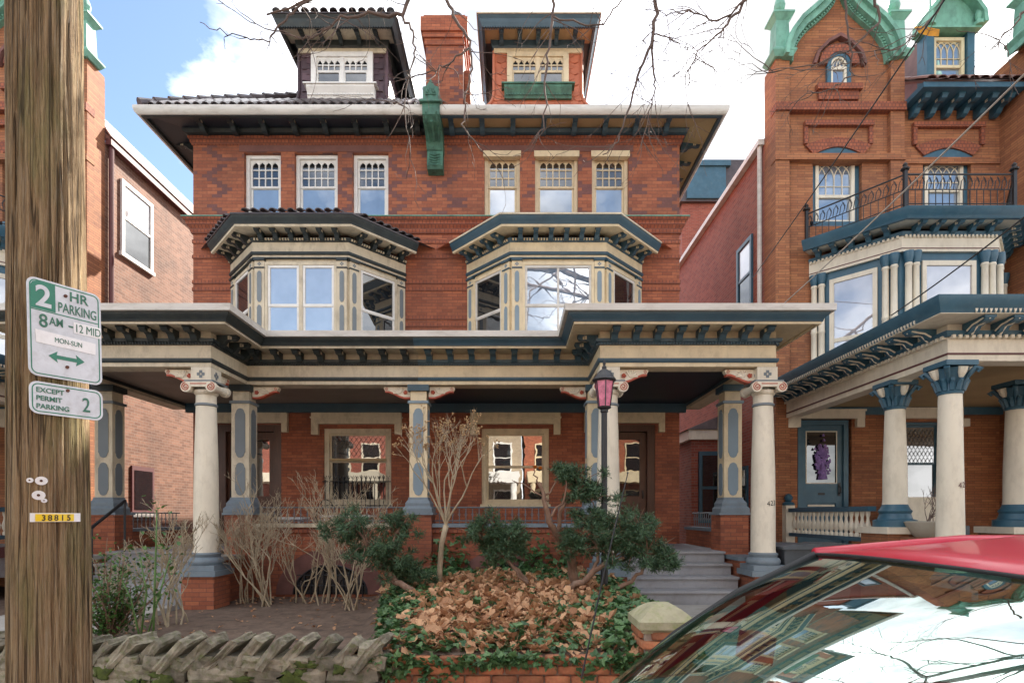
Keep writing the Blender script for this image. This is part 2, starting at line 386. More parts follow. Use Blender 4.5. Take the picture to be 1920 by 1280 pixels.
# ================================================================ setting: ground, street, pavement
def structure(o): return tag(o, kind='structure')
structure(MB().box(-400, 400, -400, 400, -0.5, -0.05).obj('ground', 'dirt'))
structure(MB().box(-120, 120, -6.5, 2.36, -0.04, 0.0).obj('street', 'asphalt'))
structure(MB().box(-120, 120, 2.36, 2.5, -0.04, 0.125).obj('kerb', 'concrete'))
structure(MB().box(-120, 120, 2.5, 4.55, -0.04, 0.12).obj('pavement', 'concrete'))
structure(MB().box(-120, 120, -9.5, -6.5, -0.04, 0.12).obj('opposite_pavement', 'concrete'))
structure(MB().box(-120, 120, 4.55, 60, -0.04, 0.10).obj('lot', 'dirt'))
AX = -1.59                      # party line of the twin houses
YF, YP, YC = 11.77, 9.65, 8.5   # facade, porch piers, entrance columns
def bed_h(x, y):
    """yard surface: low dirt on the one side, ivy mound on the other"""
    t = min(1, max(0, (y-4.6)/4.6))
    edge = -1.15 - 0.95*t
    k = min(1, max(0, (x-edge+0.25)/0.6)); k = k*k*(3-2*k)
    m = 0.44 + 0.20*math.sin(min(1, t*1.6)*PI/2) + 0.03*noise.noise((x*1.3, y*1.3, 0))
    d = 0.16 + 0.05*t + 0.025*noise.noise((x*2, y*2, 3))
    return d*(1-k) + m*k
def yard():
    mb = MB(); nx, ny = 90, 60
    x0, x1, y0, y1 = -4.95, 1.5, 4.62, 9.5
    vs = []; fs = []
    for j in range(ny+1):
        for i in range(nx+1):
            x = x0+(x1-x0)*i/nx; y = y0+(y1-y0)*j/ny
            vs.append((x, y, bed_h(x, y)+0.012*noise.noise((x*9, y*9, 1))))
    for j in range(ny):
        for i in range(nx):
            q = j*(nx+1)+i; fs.append((q, q+1, q+nx+2, q+nx+1))
    mb.add(vs, fs)
    return structure(mb.obj('yard', 'dirt', smooth=True))
yard()
for sx, nm in ((1, 'path'), (-1, 'path')):
    u0, u1 = (1.52, 3.7) if sx > 0 else (-6.9, -4.98)
    structure(MB().prism([(4.55,-0.03),(8.3,-0.03),(8.3,0.27),(4.55,0.135)], u0, u1, 'x').obj(nm, 'concrete'))
structure(MB().box(3.72, 5.3, 4.56, 24, -0.03, 0.16).obj('passage_path', 'concrete'))
# ================================================================ shared pieces
def bracket_mesh(name, L=0.34, H=0.16, Wd=0.10, mats=('blue_trim','cream'), cross=True):
    """scroll bracket hung under a soffit; origin at wall and soffit, y points outwards negative"""
    mb = MB()
    pr = [(0,0),(-L,0),(-L-0.01,-H*0.18),(-L*0.95,-H*0.42),(-L*0.78,-H*0.5),(-L*0.62,-H*0.42),(-L*0.45,-H*0.55),(-L*0.33,-H*0.9),(-L*0.18,-H*1.05),(0,-H)]
    mb.prism([(y, z) for y, z in pr], -Wd/2, Wd/2, 'x')
    mb.box(-Wd*0.62, Wd*0.62, -L*1.03, -L*0.72, -0.03, -0.001)
    if cross:
        mb.m = 1
        for sx in (-1, 1):
            x = sx*(Wd/2+0.002); y0, z0 = -L*0.68, -H*0.26
            for k in range(4):
                t = k*PI/2+PI/4
                mb.box(min(x, x+sx*0.004), max(x, x+sx*0.004), y0+math.cos(t)*0.024-0.013, y0+math.cos(t)*0.024+0.013, z0+math.sin(t)*0.02-0.011, z0+math.sin(t)*0.02+0.011)
    return mb.mesh(name, list(mats))
def along(path, side, spacing, inset=0.12):
    """places and headings along a plan polyline, spaced per segment"""
    out = []
    for i in range(len(path)-1):
        a, b = Vector(path[i]), Vector(path[i+1]); d = b-a; L = d.length
        if L < 0.3: continue
        d.normalize(); nrm = Vector((d.y, -d.x))*side
        n = max(2, round((L-2*inset)/spacing)+1)
        for k in range(n):
            p = a + d*(inset+(L-2*inset)*k/(n-1))
            out.append((p, math.atan2(nrm.x, -nrm.y)))
    return out
def capsule(cx, cz, w_, h_, n=6):
    """panel outline with rounded, notched ends"""
    r = w_/2; pts = []
    for k in range(n+1):
        t = PI*k/n; pts.append((cx+r*0.8*math.cos(t), cz+h_/2-r*0.8+r*0.8*math.sin(t)))
    pts.append((cx-r, cz+h_/2-r*1.15)); pts.append((cx-r, cz-h_/2+r*1.15))
    for k in range(n+1):
        t = PI+PI*k/n; pts.append((cx+r*0.8*math.cos(t), cz-h_/2+r*0.8+r*0.8*math.sin(t)))
    pts.append((cx+r, cz-h_/2+r*1.15)); pts.append((cx+r, cz+h_/2-r*1.15))
    return pts
def facing(o, ang):
    """local frame on a wall: x along the wall, y into it, z up"""
    return Matrix.Translation(o) @ Matrix.Rotation(ang, 4, 'Z')
def wall_with_openings(mb, u0, u1, z0, z1, ops, y0, depth):
    us = sorted({u0, u1, *[o[0] for o in ops], *[o[1] for o in ops]}); zs = sorted({z0, z1, *[o[2] for o in ops], *[o[3] for o in ops]})
    for i in range(len(us)-1):
        for j in range(len(zs)-1):
            cu, cz = (us[i]+us[i+1])/2, (zs[j]+zs[j+1])/2
            if any(o[0] < cu < o[1] and o[2] < cz < o[3] for o in ops): continue
            mb.add([(us[i],y0,zs[j]),(us[i+1],y0,zs[j]),(us[i+1],y0,zs[j+1]),(us[i],y0,zs[j+1])], [(0,1,2,3)])
    for a, b, c, d in ops:
        mb.add([(a,y0,c),(b,y0,c),(b,y0,d),(a,y0,d),(a,y0+depth,c),(b,y0+depth,c),(b,y0+depth,d),(a,y0+depth,d)],
               [(0,4,5,1),(1,5,6,2),(2,6,7,3),(3,7,4,0)])
def sash_window(parent, T, u0, u1, z0, z1, y, frame, glass_up, glass_lo, cols=4, rows=3, split=0.5, cas=0.09, gothic=True, lintel=False, name='window', lower_rail=True):
    """double-hung window: casing, two sashes, small panes in the upper one and one big pane below"""
    wd = MB(T)
    wd.box(u0, u0+cas, y, y+0.10, z0, z1).box(u1-cas, u1, y, y+0.10, z0, z1).box(u0+cas, u1-cas, y, y+0.10, z1-cas, z1).box(u0+cas, u1-cas, y, y+0.10, z0, z0+cas*0.6)
    wd.box(u0-0.03, u1+0.03, y-0.06, y+0.08, z0-0.07, z0-0.002)
    if lintel: wd.box(u0-0.04, u1+0.04, y-0.05, y+0.09, z1+0.002, z1+0.10)
    win = wd.obj(name, frame, parent)
    a, b = u0+cas+0.002, u1-cas-0.002; lo, hi = z0+cas*0.6+0.002, z1-cas-0.002; zm = lo+(hi-lo)*(1-split)
    sm = MB(T); t_ = 0.04
    for (c, d, yy) in ((zm, hi, y+0.05), (lo, zm+0.03, y+0.075)):
        sm.box(a, a+t_, yy, yy+0.03, c, d).box(b-t_, b, yy, yy+0.03, c, d).box(a+t_, b-t_, yy, yy+0.03, d-t_, d).box(a+t_, b-t_, yy, yy+0.03, c, c+t_)
    sm.obj('sash', frame, win)
    ga, gb, gc, gd = a+t_, b-t_, zm+t_, hi-t_
    if cols:
        mm = MB(T); bw = 0.022; yy = y+0.052
        pw, ph = (gb-ga)/cols, (gd-gc)/rows
        for i in range(1, cols): mm.box(ga+pw*i-bw/2, ga+pw*i+bw/2, yy, yy+0.02, gc, gd)
        for j in range(1, rows):
            for i in range(cols): mm.box(ga+pw*i+bw/2, ga+pw*(i+1)-bw/2, yy+0.001, yy+0.02, gc+ph*j-bw/2, gc+ph*j+bw/2)
        if gothic:
            for i in range(cols):
                l, r_ = ga+pw*i, ga+pw*(i+1); c_ = (l+r_)/2; h = min(ph*0.55, pw*0.75)
                mm.prism([(l, gd), (l, gd-h), (l+pw*0.14, gd-h*0.55), (c_, gd-h*0.1), (c_, gd)], yy+0.002, yy+0.018)
                mm.prism([(r_, gd), (c_, gd), (c_, gd-h*0.1), (r_-pw*0.14, gd-h*0.55), (r_, gd-h)], yy+0.002, yy+0.018)
        mm.obj('muntin', frame, win)
        for i in range(cols):
            for j in range(rows):
                MB(T).box(ga+pw*i+0.001, ga+pw*(i+1)-0.001, y+0.068, y+0.075, gc+ph*j+0.001, gc+ph*(j+1)-0.001).obj('pane', glass_up, win)
    else:
        MB(T).box(ga, gb, y+0.062, y+0.07, gc, gd).obj('pane', glass_up, win)
    MB(T).box(a+t_, b-t_, y+0.087, y+0.095, lo+t_, zm-0.01).obj('pane', glass_lo, win)
    return win
def spiral(mb, c, r, y, turns=2.0, sgn=1, th=0.008):
    pts = []
    for k in range(25):
        t = k/24; an = sgn*t*turns*2*PI + PI/2; rr = r*(1-t*0.85)
        pts.append((c[0]+rr*math.cos(an), y, c[1]+rr*math.sin(an)))
    mb.tube(pts, th, 4)
def ear_bracket(parent, T, cream):
    """carved fan bracket beside a capital: origin at the post, reaching out along +x under the beam (z=0)"""
    e = MB(T)
    top = [(0,-0.02),(0.44,-0.02),(0.45,-0.045),(0.425,-0.085)]
    und = [(0.36,-0.085),(0.27,-0.12),(0.18,-0.165),(0.10,-0.19),(0,-0.19)]
    e.prism(top+und, -0.05, 0.05)
    for sy in (-1, 1):
        for k in range(6):
            t = math.radians(8+k*22)
            e.tube([(0.17, sy*0.054, -0.135), (0.17+0.115*math.cos(t), sy*0.056, -0.135+0.10*math.sin(t))], [0.010, 0.019], 5)
    e.m = 1
    lo = [(0.425,-0.088),(0.36,-0.088),(0.27,-0.123),(0.18,-0.168),(0.10,-0.193),(0,-0.193)]
    e.strip([(x, z) for x, z in lo], [(x, z-0.028) for x, z in lo], -0.052, 0.052)
    for sy in (-1, 1):
        c0 = Vector((0.075, sy*0.055, -0.115))
        for k in range(5):
            t = 2*PI*k/5
            e.tube([c0, c0+Vector((0.034*math.cos(t), 0, 0.034*math.sin(t)))], [0.009, 0.018], 5)
        spiral(e, (0.405,-0.055), 0.028, sy*0.054, 1.3, 1, 0.005)
    return e.obj('scroll_bracket', ['cream_pale', 'red_paint'], parent)
# ================================================================ the twin houses
def roundcol(parent, X, Y, cream, T, z0=0.1, name='porch_column'):
    """brick pedestal, moulded base, tapering shaft, capital with volutes, block with cross under the beam"""
    ped = MB(T).box(X-0.24, X+0.24, Y-0.24, Y+0.24, z0, 0.69)
    col = ped.obj(name, 'brick_front', parent)
    MB(T).box(X-0.285, X+0.285, Y-0.285, Y+0.285, 0.692, 0.775).obj('cap_slab', 'stone_cap' if X < AX else 'base_blue', col)
    MB(T).box(X-0.25, X+0.25, Y-0.25, Y+0.25, 0.777, 0.855).obj('plinth', 'base_blue', col)
    soft(MB(T).lathe(X, Y, [(0.228,0.857),(0.245,0.885),(0.245,0.92),(0.225,0.95),(0.198,0.965),(0.198,0.985),(0.21,1.0),(0.21,1.02),(0.185,1.035)], 32).obj('base', 'base_blue', col))
    soft(MB(T).lathe(X, Y, [(0.182,1.037),(0.175,1.07),(0.175,1.6),(0.167,2.3),(0.152,2.9),(0.142,3.21),(0.142,3.40)], 32).obj('shaft', cream, col))
    soft(MB(T).lathe(X, Y, [(0.143,3.235),(0.16,3.245),(0.16,3.27),(0.143,3.28)], 32).obj('neck_ring', 'panel_grey', col))
    cp = MB(T)
    cp.lathe(X, Y, [(0.144,3.402),(0.17,3.43),(0.17,3.47)], 24)
    for sy in (-1, 1):
        cp.box(X-0.20, X+0.20, Y+sy*0.19-0.03, Y+sy*0.19+0.03, 3.50, 3.575)
        for sx in (-1, 1):
            rr = [(0.001,0)]
            n = 18; cy0, cy1 = Y+sy*0.19-0.035, Y+sy*0.19+0.035
            cp.prism([(X+sx*0.185+0.078*math.cos(2*PI*k/n), 3.497+0.078*math.sin(2*PI*k/n)) for k in range(n)], cy0, cy1)
    for sx in (-1, 1):
        cp.tube([(X+sx*0.185, Y-0.16, 3.497), (X+sx*0.185, Y, 3.497), (X+sx*0.185, Y+0.16, 3.497)], [0.07, 0.05, 0.07], 14)
    cp.m = 1
    for sx in (-1, 1): spiral(cp, (X+sx*0.185, 3.497), 0.062, Y-0.228, 1.8, -sx, 0.008)
    cp.box(X-0.12, X+0.12, Y-0.222, Y-0.218, 3.535, 3.55)
    cp.obj('capital', [cream, 'red_paint'], col)
    MB(T).box(X-0.215, X+0.215, Y-0.215, Y+0.215, 3.578, 3.60).obj('abacus', 'panel_grey', col)
    bl = MB(T); bl.box(X-0.15, X+0.15, Y-0.15, Y+0.15, 3.602, 3.806)
    bl.m = 1
    for (dx, dz) in ((0.035,0),(-0.035,0),(0,0.035),(0,-0.035)):
        bl.box(X+dx-0.022, X+dx+0.022, Y-0.156, Y-0.1502, 3.70+dz-0.022, 3.70+dz+0.022)
        for sx in (-1, 1): bl.box(X+sx*0.153-0.003, X+sx*0.153+0.003, Y+dx-0.022, Y+dx+0.022, 3.70+dz-0.022, 3.70+dz+0.022)
    bl.obj('block', [cream, 'panel_grey'], col)
    return col
def pilaster(parent, X, Y, cream, T, pan, zt=3.806, wd=0.15):
    """square post on a brick pier, long notched panels on its faces"""
    pier = MB(T).box(X-0.235, X+0.235, Y-0.215, Y+0.235, 0.08, 1.60).obj('porch_pier', 'brick_front', parent)
    MB(T).box(X-0.265, X+0.265, Y-0.245, Y+0.265, 1.602, 1.64).obj('pier_cap', 'base_blue', pier)
    MB(T).sweep([(X-wd, Y+wd), (X-wd, Y-wd), (X+wd, Y-wd), (X+wd, Y+wd), (X-wd+0.001, Y+wd)], [(-0.1,1.642),(0.095,1.642),(0.095,1.71),(0.06,1.75),(0.06,1.80),(0.02,1.86),(0.015,1.90),(-0.1,1.90)], side=1).obj('base', 'base_blue', pier)
    MB(T).box(X-wd, X+wd, Y-wd, Y+wd, 1.86, 3.49).obj('shaft', cream, pier)
    pm = MB(T)
    for zc, h in ((2.99, 0.84), (2.21, 0.56)):
        pm.prism(capsule(X, zc, 0.17, h), Y-wd-0.010, Y-wd-0.001)
        for sx in (-1, 1):
            pm.prism(capsule(Y, zc, 0.17, h), X+sx*(wd+0.0055)-0.0045, X+sx*(wd+0.0055)+0.0045, 'x')
    pm.obj('panel', pan, pier)
    MB(T).box(X-wd-0.025, X+wd+0.025, Y-wd-0.025, Y+wd+0.025, 3.492, 3.535).obj('neck', pan, pier)
    MB(T).box(X-0.135, X+0.135, Y-0.135, Y+0.135, 3.537, 3.70).obj('block', cream, pier)
    MB(T).box(X-wd-0.03, X+wd+0.03, Y-wd-0.03, Y+wd+0.03, 3.702, zt).obj('cap', 'dark_trim' if pan == 'panel_grey' else 'blue_trim', pier)
    return pier
def twin(sg, st):
    """one half of the twin; u runs outwards from the party line"""
    cream, trim, pan = st['cream'], st['trim'], st['panel']
    T = Matrix.Translation((AX,0,0)) @ Matrix.Diagonal((sg,1,1,1))
    H = thing('brick_house', (AX+sg*2.5, YF, 0.1), st['label'], 'house', 'halves of the twin brick house')
    HW = 5.11
    side = 1
    # ---- walls
    wins3 = [(1.01,1.76),(2.075,2.98),(3.27,4.04)]
    ops = [(a, b, 7.82, 9.21) for a, b in wins3] + [(0.95,2.37,1.82,3.42), (3.26,4.60,1.0,3.5)]
    mb = MB(T); wall_with_openings(mb, 0, HW, 7.55, 9.75, [o for o in ops if o[2] > 7], YF, 0.3)
    mb.obj('upper_wall', 'brick_diaper', H, recalc=False)
    mb = MB(T); wall_with_openings(mb, 0, HW, 0.2, 7.55, [o for o in ops if o[2] < 7], YF, 0.3)
    mb.obj('lower_wall', 'brick_front', H, recalc=False)
    MB(T).box(0.0, HW, YF+0.31, 14.9, 0.1, 9.75).obj('side_wall', 'brick_side', H)
    MB(T).box(HW-0.30, HW-0.0015, YF+0.002, YF+0.31, 0.1, 9.749).obj('corner', 'brick_front', H)
    MB(T).box(0.0, 3.2, 14.91, 24, 0.1, 9.0).obj('rear_wing', 'brick_side', H)
    # ---- belt course and moulded brick bands
    bm_ = MB(T); pth = [(0, YF), (HW, YF), (HW, YF+3)]
    sd_ = 1
    bm_.sweep(pth, [(-0.05,7.50),(0.03,7.50),(0.05,7.56),(0.05,7.60),(0.10,7.66),(0.10,7.70),(0.15,7.76),(0.15,7.79),(-0.05,7.79)], sd_)
    bm_.obj('belt_course', 'brick_mould', H)
    MB(T).sweep(pth, [(-0.05,7.792),(0.17,7.792),(0.17,7.81),(-0.05,7.835)], sd_).obj('belt_flashing', 'copper', H)
    for z in (6.45, 6.30, 5.70, 5.55, 7.30, 6.98):
        MB(T).sweep([(0.0 if sg > 0 else 0.001, YF), (HW, YF), (HW, YF+2)], [(-0.05,z),(0.018,z),(0.018,z+0.075),(-0.05,z+0.075)], sd_).obj('brick_band', 'brick_mould', H)
    MB(T).sweep([(0,YF),(HW,YF),(HW,YF+3)], [(-0.05,9.36),(0.02,9.36),(0.05,9.41),(0.05,9.46),(0.08,9.48),(0.08,9.518),(-0.05,9.518)], sd_).obj('frieze_band', 'brick_mould', H)
    MB(T).box(0.92, 4.14, YF-0.012, YF-0.001, 9.225, 9.42).obj('lintel_band', 'brownstone', H)
    # ---- third-floor windows
    for i, (a, b) in enumerate(wins3):
        sash_window(H, T, a+0.002, b-0.002, 7.90, 9.208, YF+0.09, st['sash'], 'glass_dark', st['glass3'][i], cols=5 if i == 1 else 4, rows=3, split=0.50, cas=0.07, lintel=False)
        if st['lintels']: MB(T).box(a-0.02, b+0.02, YF-0.05, YF+0.085, 9.10, 9.222).obj('window_head', 'cream', H)
    # ---- eaves
    ep = [(0,YF),(HW,YF),(HW,14.9)]
    MB(T).sweep(ep, [(-0.05,9.668),(0.62,9.56),(0.62,9.60),(-0.05,9.74)], sd_).obj('soffit', 'navy_ceiling' if sg < 0 else 'tan_soffit', H)
    MB(T).sweep(ep, [(0.60,9.50),(0.66,9.50),(0.66,9.645),(0.60,9.645)], sd_).obj('eave_board', trim, H)
    gp = [(0.12,YF),(HW,YF),(HW,14.9)]
    soft(MB(T).sweep(gp, [(0.662,9.52),(0.70,9.51),(0.745,9.54),(0.765,9.60),(0.765,9.66),(0.662,9.66)], sd_).obj('gutter', 'gutter_white', H))
    MB(T).sweep(ep, [(0.0,9.64),(0.16,9.62),(0.13,9.55),(0.0,9.52)], sd_).obj('eave_moulding', trim, H)
    be = bracket_mesh('eave_bracket', 0.42, 0.15, 0.10, (trim, cream))
    for p, rz in along(ep, sd_, 0.62, 0.35):
        inst('eave_bracket', be, T @ Matrix.Translation((p.x, p.y, 9.62)) @ Matrix.Rotation(rz, 4, 'Z') @ Matrix.Translation((0,-0.13,0)), H)
    # ---- roof
    rz0, sl, run = 9.665, (0.81 if sg < 0 else 0.74), 3.0
    rf = MB(T)
    e0 = 0.66
    rf.add([(0,YF-e0,rz0),(HW+e0,YF-e0,rz0),(HW+e0-run,YF-e0+run,rz0+sl*run),(0,YF-e0+run,rz0+sl*run),(HW+e0,14.9,rz0),(HW+e0-run,14.9,rz0+sl*run),(0,14.9,rz0+sl*run)],
           [(0,1,2,3),(1,4,5,2),(3,2,5,6)])
    rf.obj('roof', st['roof'], H, recalc=False)
    if st['tiles']:
        tm = MB(); n = 6
        tm.strip([(0.085*math.cos(PI*k/n), 0.085*math.sin(PI*k/n)) for k in range(n+1)], [(0.068*math.cos(PI*k/n), 0.066*math.sin(PI*k/n)) for k in range(n+1)], 0, 0.40, 'y')
        tme = tm.mesh('roof_tile', 'tile_dark')
        ang = math.atan(sl)
        for r in range(3):
            for i in range(32):
                u = 0.15+i*0.18; yy = r*0.34
                if u > HW+e0-0.1-yy: continue
                inst('roof_tile', tme, T @ Matrix.Translation((u, YF-e0-0.03+yy, rz0+0.01+sl*yy)) @ Matrix.Rotation(ang+random.uniform(-.02,.02), 4, 'X'), H)
        for k in range(16):
            a_, b_ = Vector((HW+e0, YF-e0, rz0+0.07)), Vector((-1, 1, sl)); q0 = a_+b_*(0.19*k-0.02); q1 = a_+b_*(0.19*k+0.21)
            MB(T).tube([q0+Vector((0,0,0.02)), q1], [0.105, 0.075], 10).obj('ridge_tile', 'tile_dark', H)
    # ---- dormer
    dormer(H, T, st, sg)
    # ---- bay window
    bay(H, T, st, sg)
    # ---- porch
    porch(H, T, st, sg)
    return H
def dormer(H, T, st, sg):
    uc, yd = 2.16, 12.40
    trim, cream = st['trim'], st['cream']
    hw = 0.97
    D = MB(T).box(uc-hw+0.02, uc+hw-0.02, yd+0.03, 14.2, 9.8, 11.92).obj('dormer', st['clad'], H)
    # flared front cladding built of single shingles
    def flare(z): 
        t = max(0, min(1, (11.0-z)/0.75)); return 0.42*t**2.2
    back = MB(T); zs = [10.06+0.09*k for k in range(21)]
    c0 = [(yd+0.02-flare(z), z) for z in zs]
    for k in range(len(zs)-1):
        w0, w1 = hw+flare(zs[k]), hw+flare(zs[k+1])
        back.add([(uc-w0,c0[k][0],zs[k]),(uc+w0,c0[k][0],zs[k]),(uc+w1,c0[k+1][0],zs[k+1]),(uc-w1,c0[k+1][0],zs[k+1]),
                  (uc-w0,yd+0.9,zs[k]),(uc+w0,yd+0.9,zs[k]),(uc+w1,yd+0.9,zs[k+1]),(uc-w1,yd+0.9,zs[k+1])],
                 [(0,1,2,3),(0,3,7,4),(1,5,6,2)])
    back.obj('cladding', st['clad'], D, recalc=False)
    sm = MB(); 
    if st['scallop']:
        sm.prism([(-0.088,0.17),(-0.088,0.04),(-0.06,0.015),(0,0),(0.06,0.015),(0.088,0.04),(0.088,0.17)], -0.012, 0.004)
    else:
        sm.box(-0.098, 0.098, -0.012, 0.004, 0, 0.16)
    sme = sm.mesh('shingle', st['clad'])
    rowh = 0.125; pitch = 0.18 if st['scallop'] else 0.20
    r = 0
    z = 10.10
    while z < 11.86:
        f0, f1 = flare(z), flare(z+0.13); tilt = math.atan2(f0-f1, 0.13); wr = hw+flare(z+0.06)
        n = int(2*wr/pitch)
        for i in range(-n//2-1, n//2+2):
            u = uc+(i+(0.5 if r % 2 else 0))*pitch
            if abs(u-uc) > wr-0.08: continue
            if abs(u-uc) < 0.60 and 10.96 < z < 11.9: continue
            inst('shingle', sme, T @ Matrix.Translation((u, yd+0.008-f0, z)) @ Matrix.Rotation(random.uniform(-.02,.02), 4, 'Y') @ Matrix.Rotation(-tilt-0.07, 4, 'X'), D)
        z += rowh*max(0.55, math.cos(tilt)); r += 1
    # corner hip rolls
    for s_ in (-1, 1):
        MB(T).tube([(uc+s_*(hw+flare(z_)), yd+0.01-flare(z_), z_) for z_ in zs], 0.035, 8).obj('hip_roll', st['clad'], D)
    # window, sill box
    hd = MB(T).box(uc-hw, uc+hw, yd-0.03, yd+0.015, 11.80, 11.90); hd.obj('head_board', cream, D)
    fr = MB(T)
    a, b, z0, z1 = uc-0.68, uc+0.68, 10.99, 11.795
    fr.box(a, a+0.12, yd-0.07, yd+0.04, z0, z1).box(b-0.12, b, yd-0.07, yd+0.04, z0, z1).box(a+0.12, b-0.12, yd-0.07, yd+0.04, z1-0.10, z1)
    fr.box(uc-0.04, uc+0.04, yd-0.05, yd+0.04, z0, z1-0.10)
    win = fr.obj('window', st['sash'] if not st['scallop'] else 'cream', D)
    zm = z0+0.37; mm = MB(T)
    for s_ in (-1, 1):
        l, r_ = (a+0.122, uc-0.042) if s_ < 0 else (uc+0.042, b-0.122)
        mm.box(l, r_, yd-0.035, yd, zm, zm+0.05).box(l, r_, yd-0.035, yd, z1-0.15, z1-0.102).box(l, l+0.03, yd-0.035, yd, z0, zm).box(r_-0.03, r_, yd-0.035, yd, z0, zm)
        pw = (r_-l)/4
        for i in range(5): mm.box(l+pw*i-0.012, l+pw*i+0.012, yd-0.034, yd-0.001, zm+0.05, z1-0.15)
        mm.box(l, r_, yd-0.033, yd-0.002, zm+0.15, zm+0.175)
        for i in range(4):
            c_ = l+pw*(i+.5); t1 = z1-0.15
            mm.prism([(c_-pw/2, t1), (c_-pw/2, t1-0.10), (c_, t1-0.015), (c_, t1)], yd-0.032, yd-0.003)
            mm.prism([(c_+pw/2, t1), (c_, t1), (c_, t1-0.015), (c_+pw/2, t1-0.10)], yd-0.032, yd-0.003)
            for q0, q1 in ((zm+0.05, zm+0.15), (zm+0.175, z1-0.15)):
                MB(T).box(c_-pw/2+0.01, c_+pw/2-0.01, yd-0.014, yd-0.006, q0, q1).obj('pane', 'glass_dark', win)
        MB(T).box(l, r_, yd-0.012, yd-0.004, z0, zm).obj('pane', 'glass_dark', win)
    mm.obj('muntin', st['sash'] if not st['scallop'] else 'cream', win)
    sl = MB(T); sc = 'copper_dark' if st['scallop'] else 'white_paint'
    sl.prism([(yd+0.02,10.98),(yd-0.20,10.98),(yd-0.20,10.94),(yd-0.13,10.82),(yd-0.10,10.74),(yd+0.02,10.74)], uc-0.74, uc+0.74, 'x')
    sl.box(uc-0.80, uc+0.80, yd-0.23, yd+0.02, 10.982, 11.01)
    for i in range(24): 
        u = uc-0.70+i*0.0608; sl.box(u, u+0.032, yd-0.15, yd-0.10, 10.79, 10.825)
    sl.obj('sill_box', sc, D)
    # roof slab with deep bracketed eaves
    rp_ = [(uc-hw,14.3),(uc-hw,yd),(uc+hw,yd),(uc+hw,14.3)]
    MB(T).sweep(rp_, [(-0.3,11.902),(0.02,11.902),(0.05,11.95),(0.07,12.06),(-0.3,12.06)], -1 if False else 1).obj('eave_moulding', trim, D)
    rq_ = [(uc-hw,14.3),(uc-hw,yd-0.28),(uc+hw,yd-0.28),(uc+hw,14.3)]
    MB(T).prism([(yd+0.05,12.07),(yd+0.05,12.12),(yd-0.52,12.03),(yd-0.52,11.99)], uc-hw-0.22, uc+hw+0.22, 'x').obj('soffit', st['dsoffit'], D)
    MB(T).sweep(rq_, [(0.19,11.95),(0.24,11.95),(0.27,12.02),(0.29,12.08),(0.33,12.14),(0.19,12.14)], 1).obj('cornice', trim, D)
    MB(T).prism([(yd+0.05,12.121),(yd-0.50,12.04),(yd-0.50,12.139),(14.3,12.139),(14.3,12.121)], uc-hw-0.19, uc+hw+0.19, 'x').obj('roof_deck', trim, D)
    dn = MB(T)
    for i in range(44):
        u = uc-hw-0.2+i*(2*hw+0.4)/44; dn.box(u, u+0.022, yd-0.53, yd-0.48, 11.925, 11.951)
    dn.obj('dentil', trim, D)
    MB(T).sweep(rq_, [(0.10,12.141),(0.35,12.141),(0.35,12.165),(0.10,12.20)], 1).obj('eave_edge', st['edge'], D)
    MB(T).prism([(uc-hw-0.3,12.19),(uc+hw+0.3,12.19),(uc+0.5,12.27),(uc-0.5,12.27)], yd-0.45, 14.3).obj('roof', st['roof'], D)
    db = bracket_mesh('dormer_bracket', 0.36, 0.13, 0.085, (trim, cream), cross=False)
    for i in range(5):
        inst('bracket', db, T @ Matrix.Translation((uc-0.8+0.4*i, yd-0.03, 12.075)) @ Matrix.Rotation(0.14, 4, 'X'), D)
    if st['tiles']:
        tm = MB(); n = 6
        tm.strip([(0.085*math.cos(PI*k/n), 0.06*math.sin(PI*k/n)) for k in range(n+1)], [(0.068*math.cos(PI*k/n), 0.042*math.sin(PI*k/n)) for k in range(n+1)], 0, 0.4, 'y')
        me = tm.mesh('roof_tile', 'tile_dark')
        for i in range(13):
            inst('roof_tile', me, T @ Matrix.Translation((uc-1.2+i*0.2, yd-0.66, 12.17)) @ Matrix.Rotation(0.25, 4, 'X'), D)
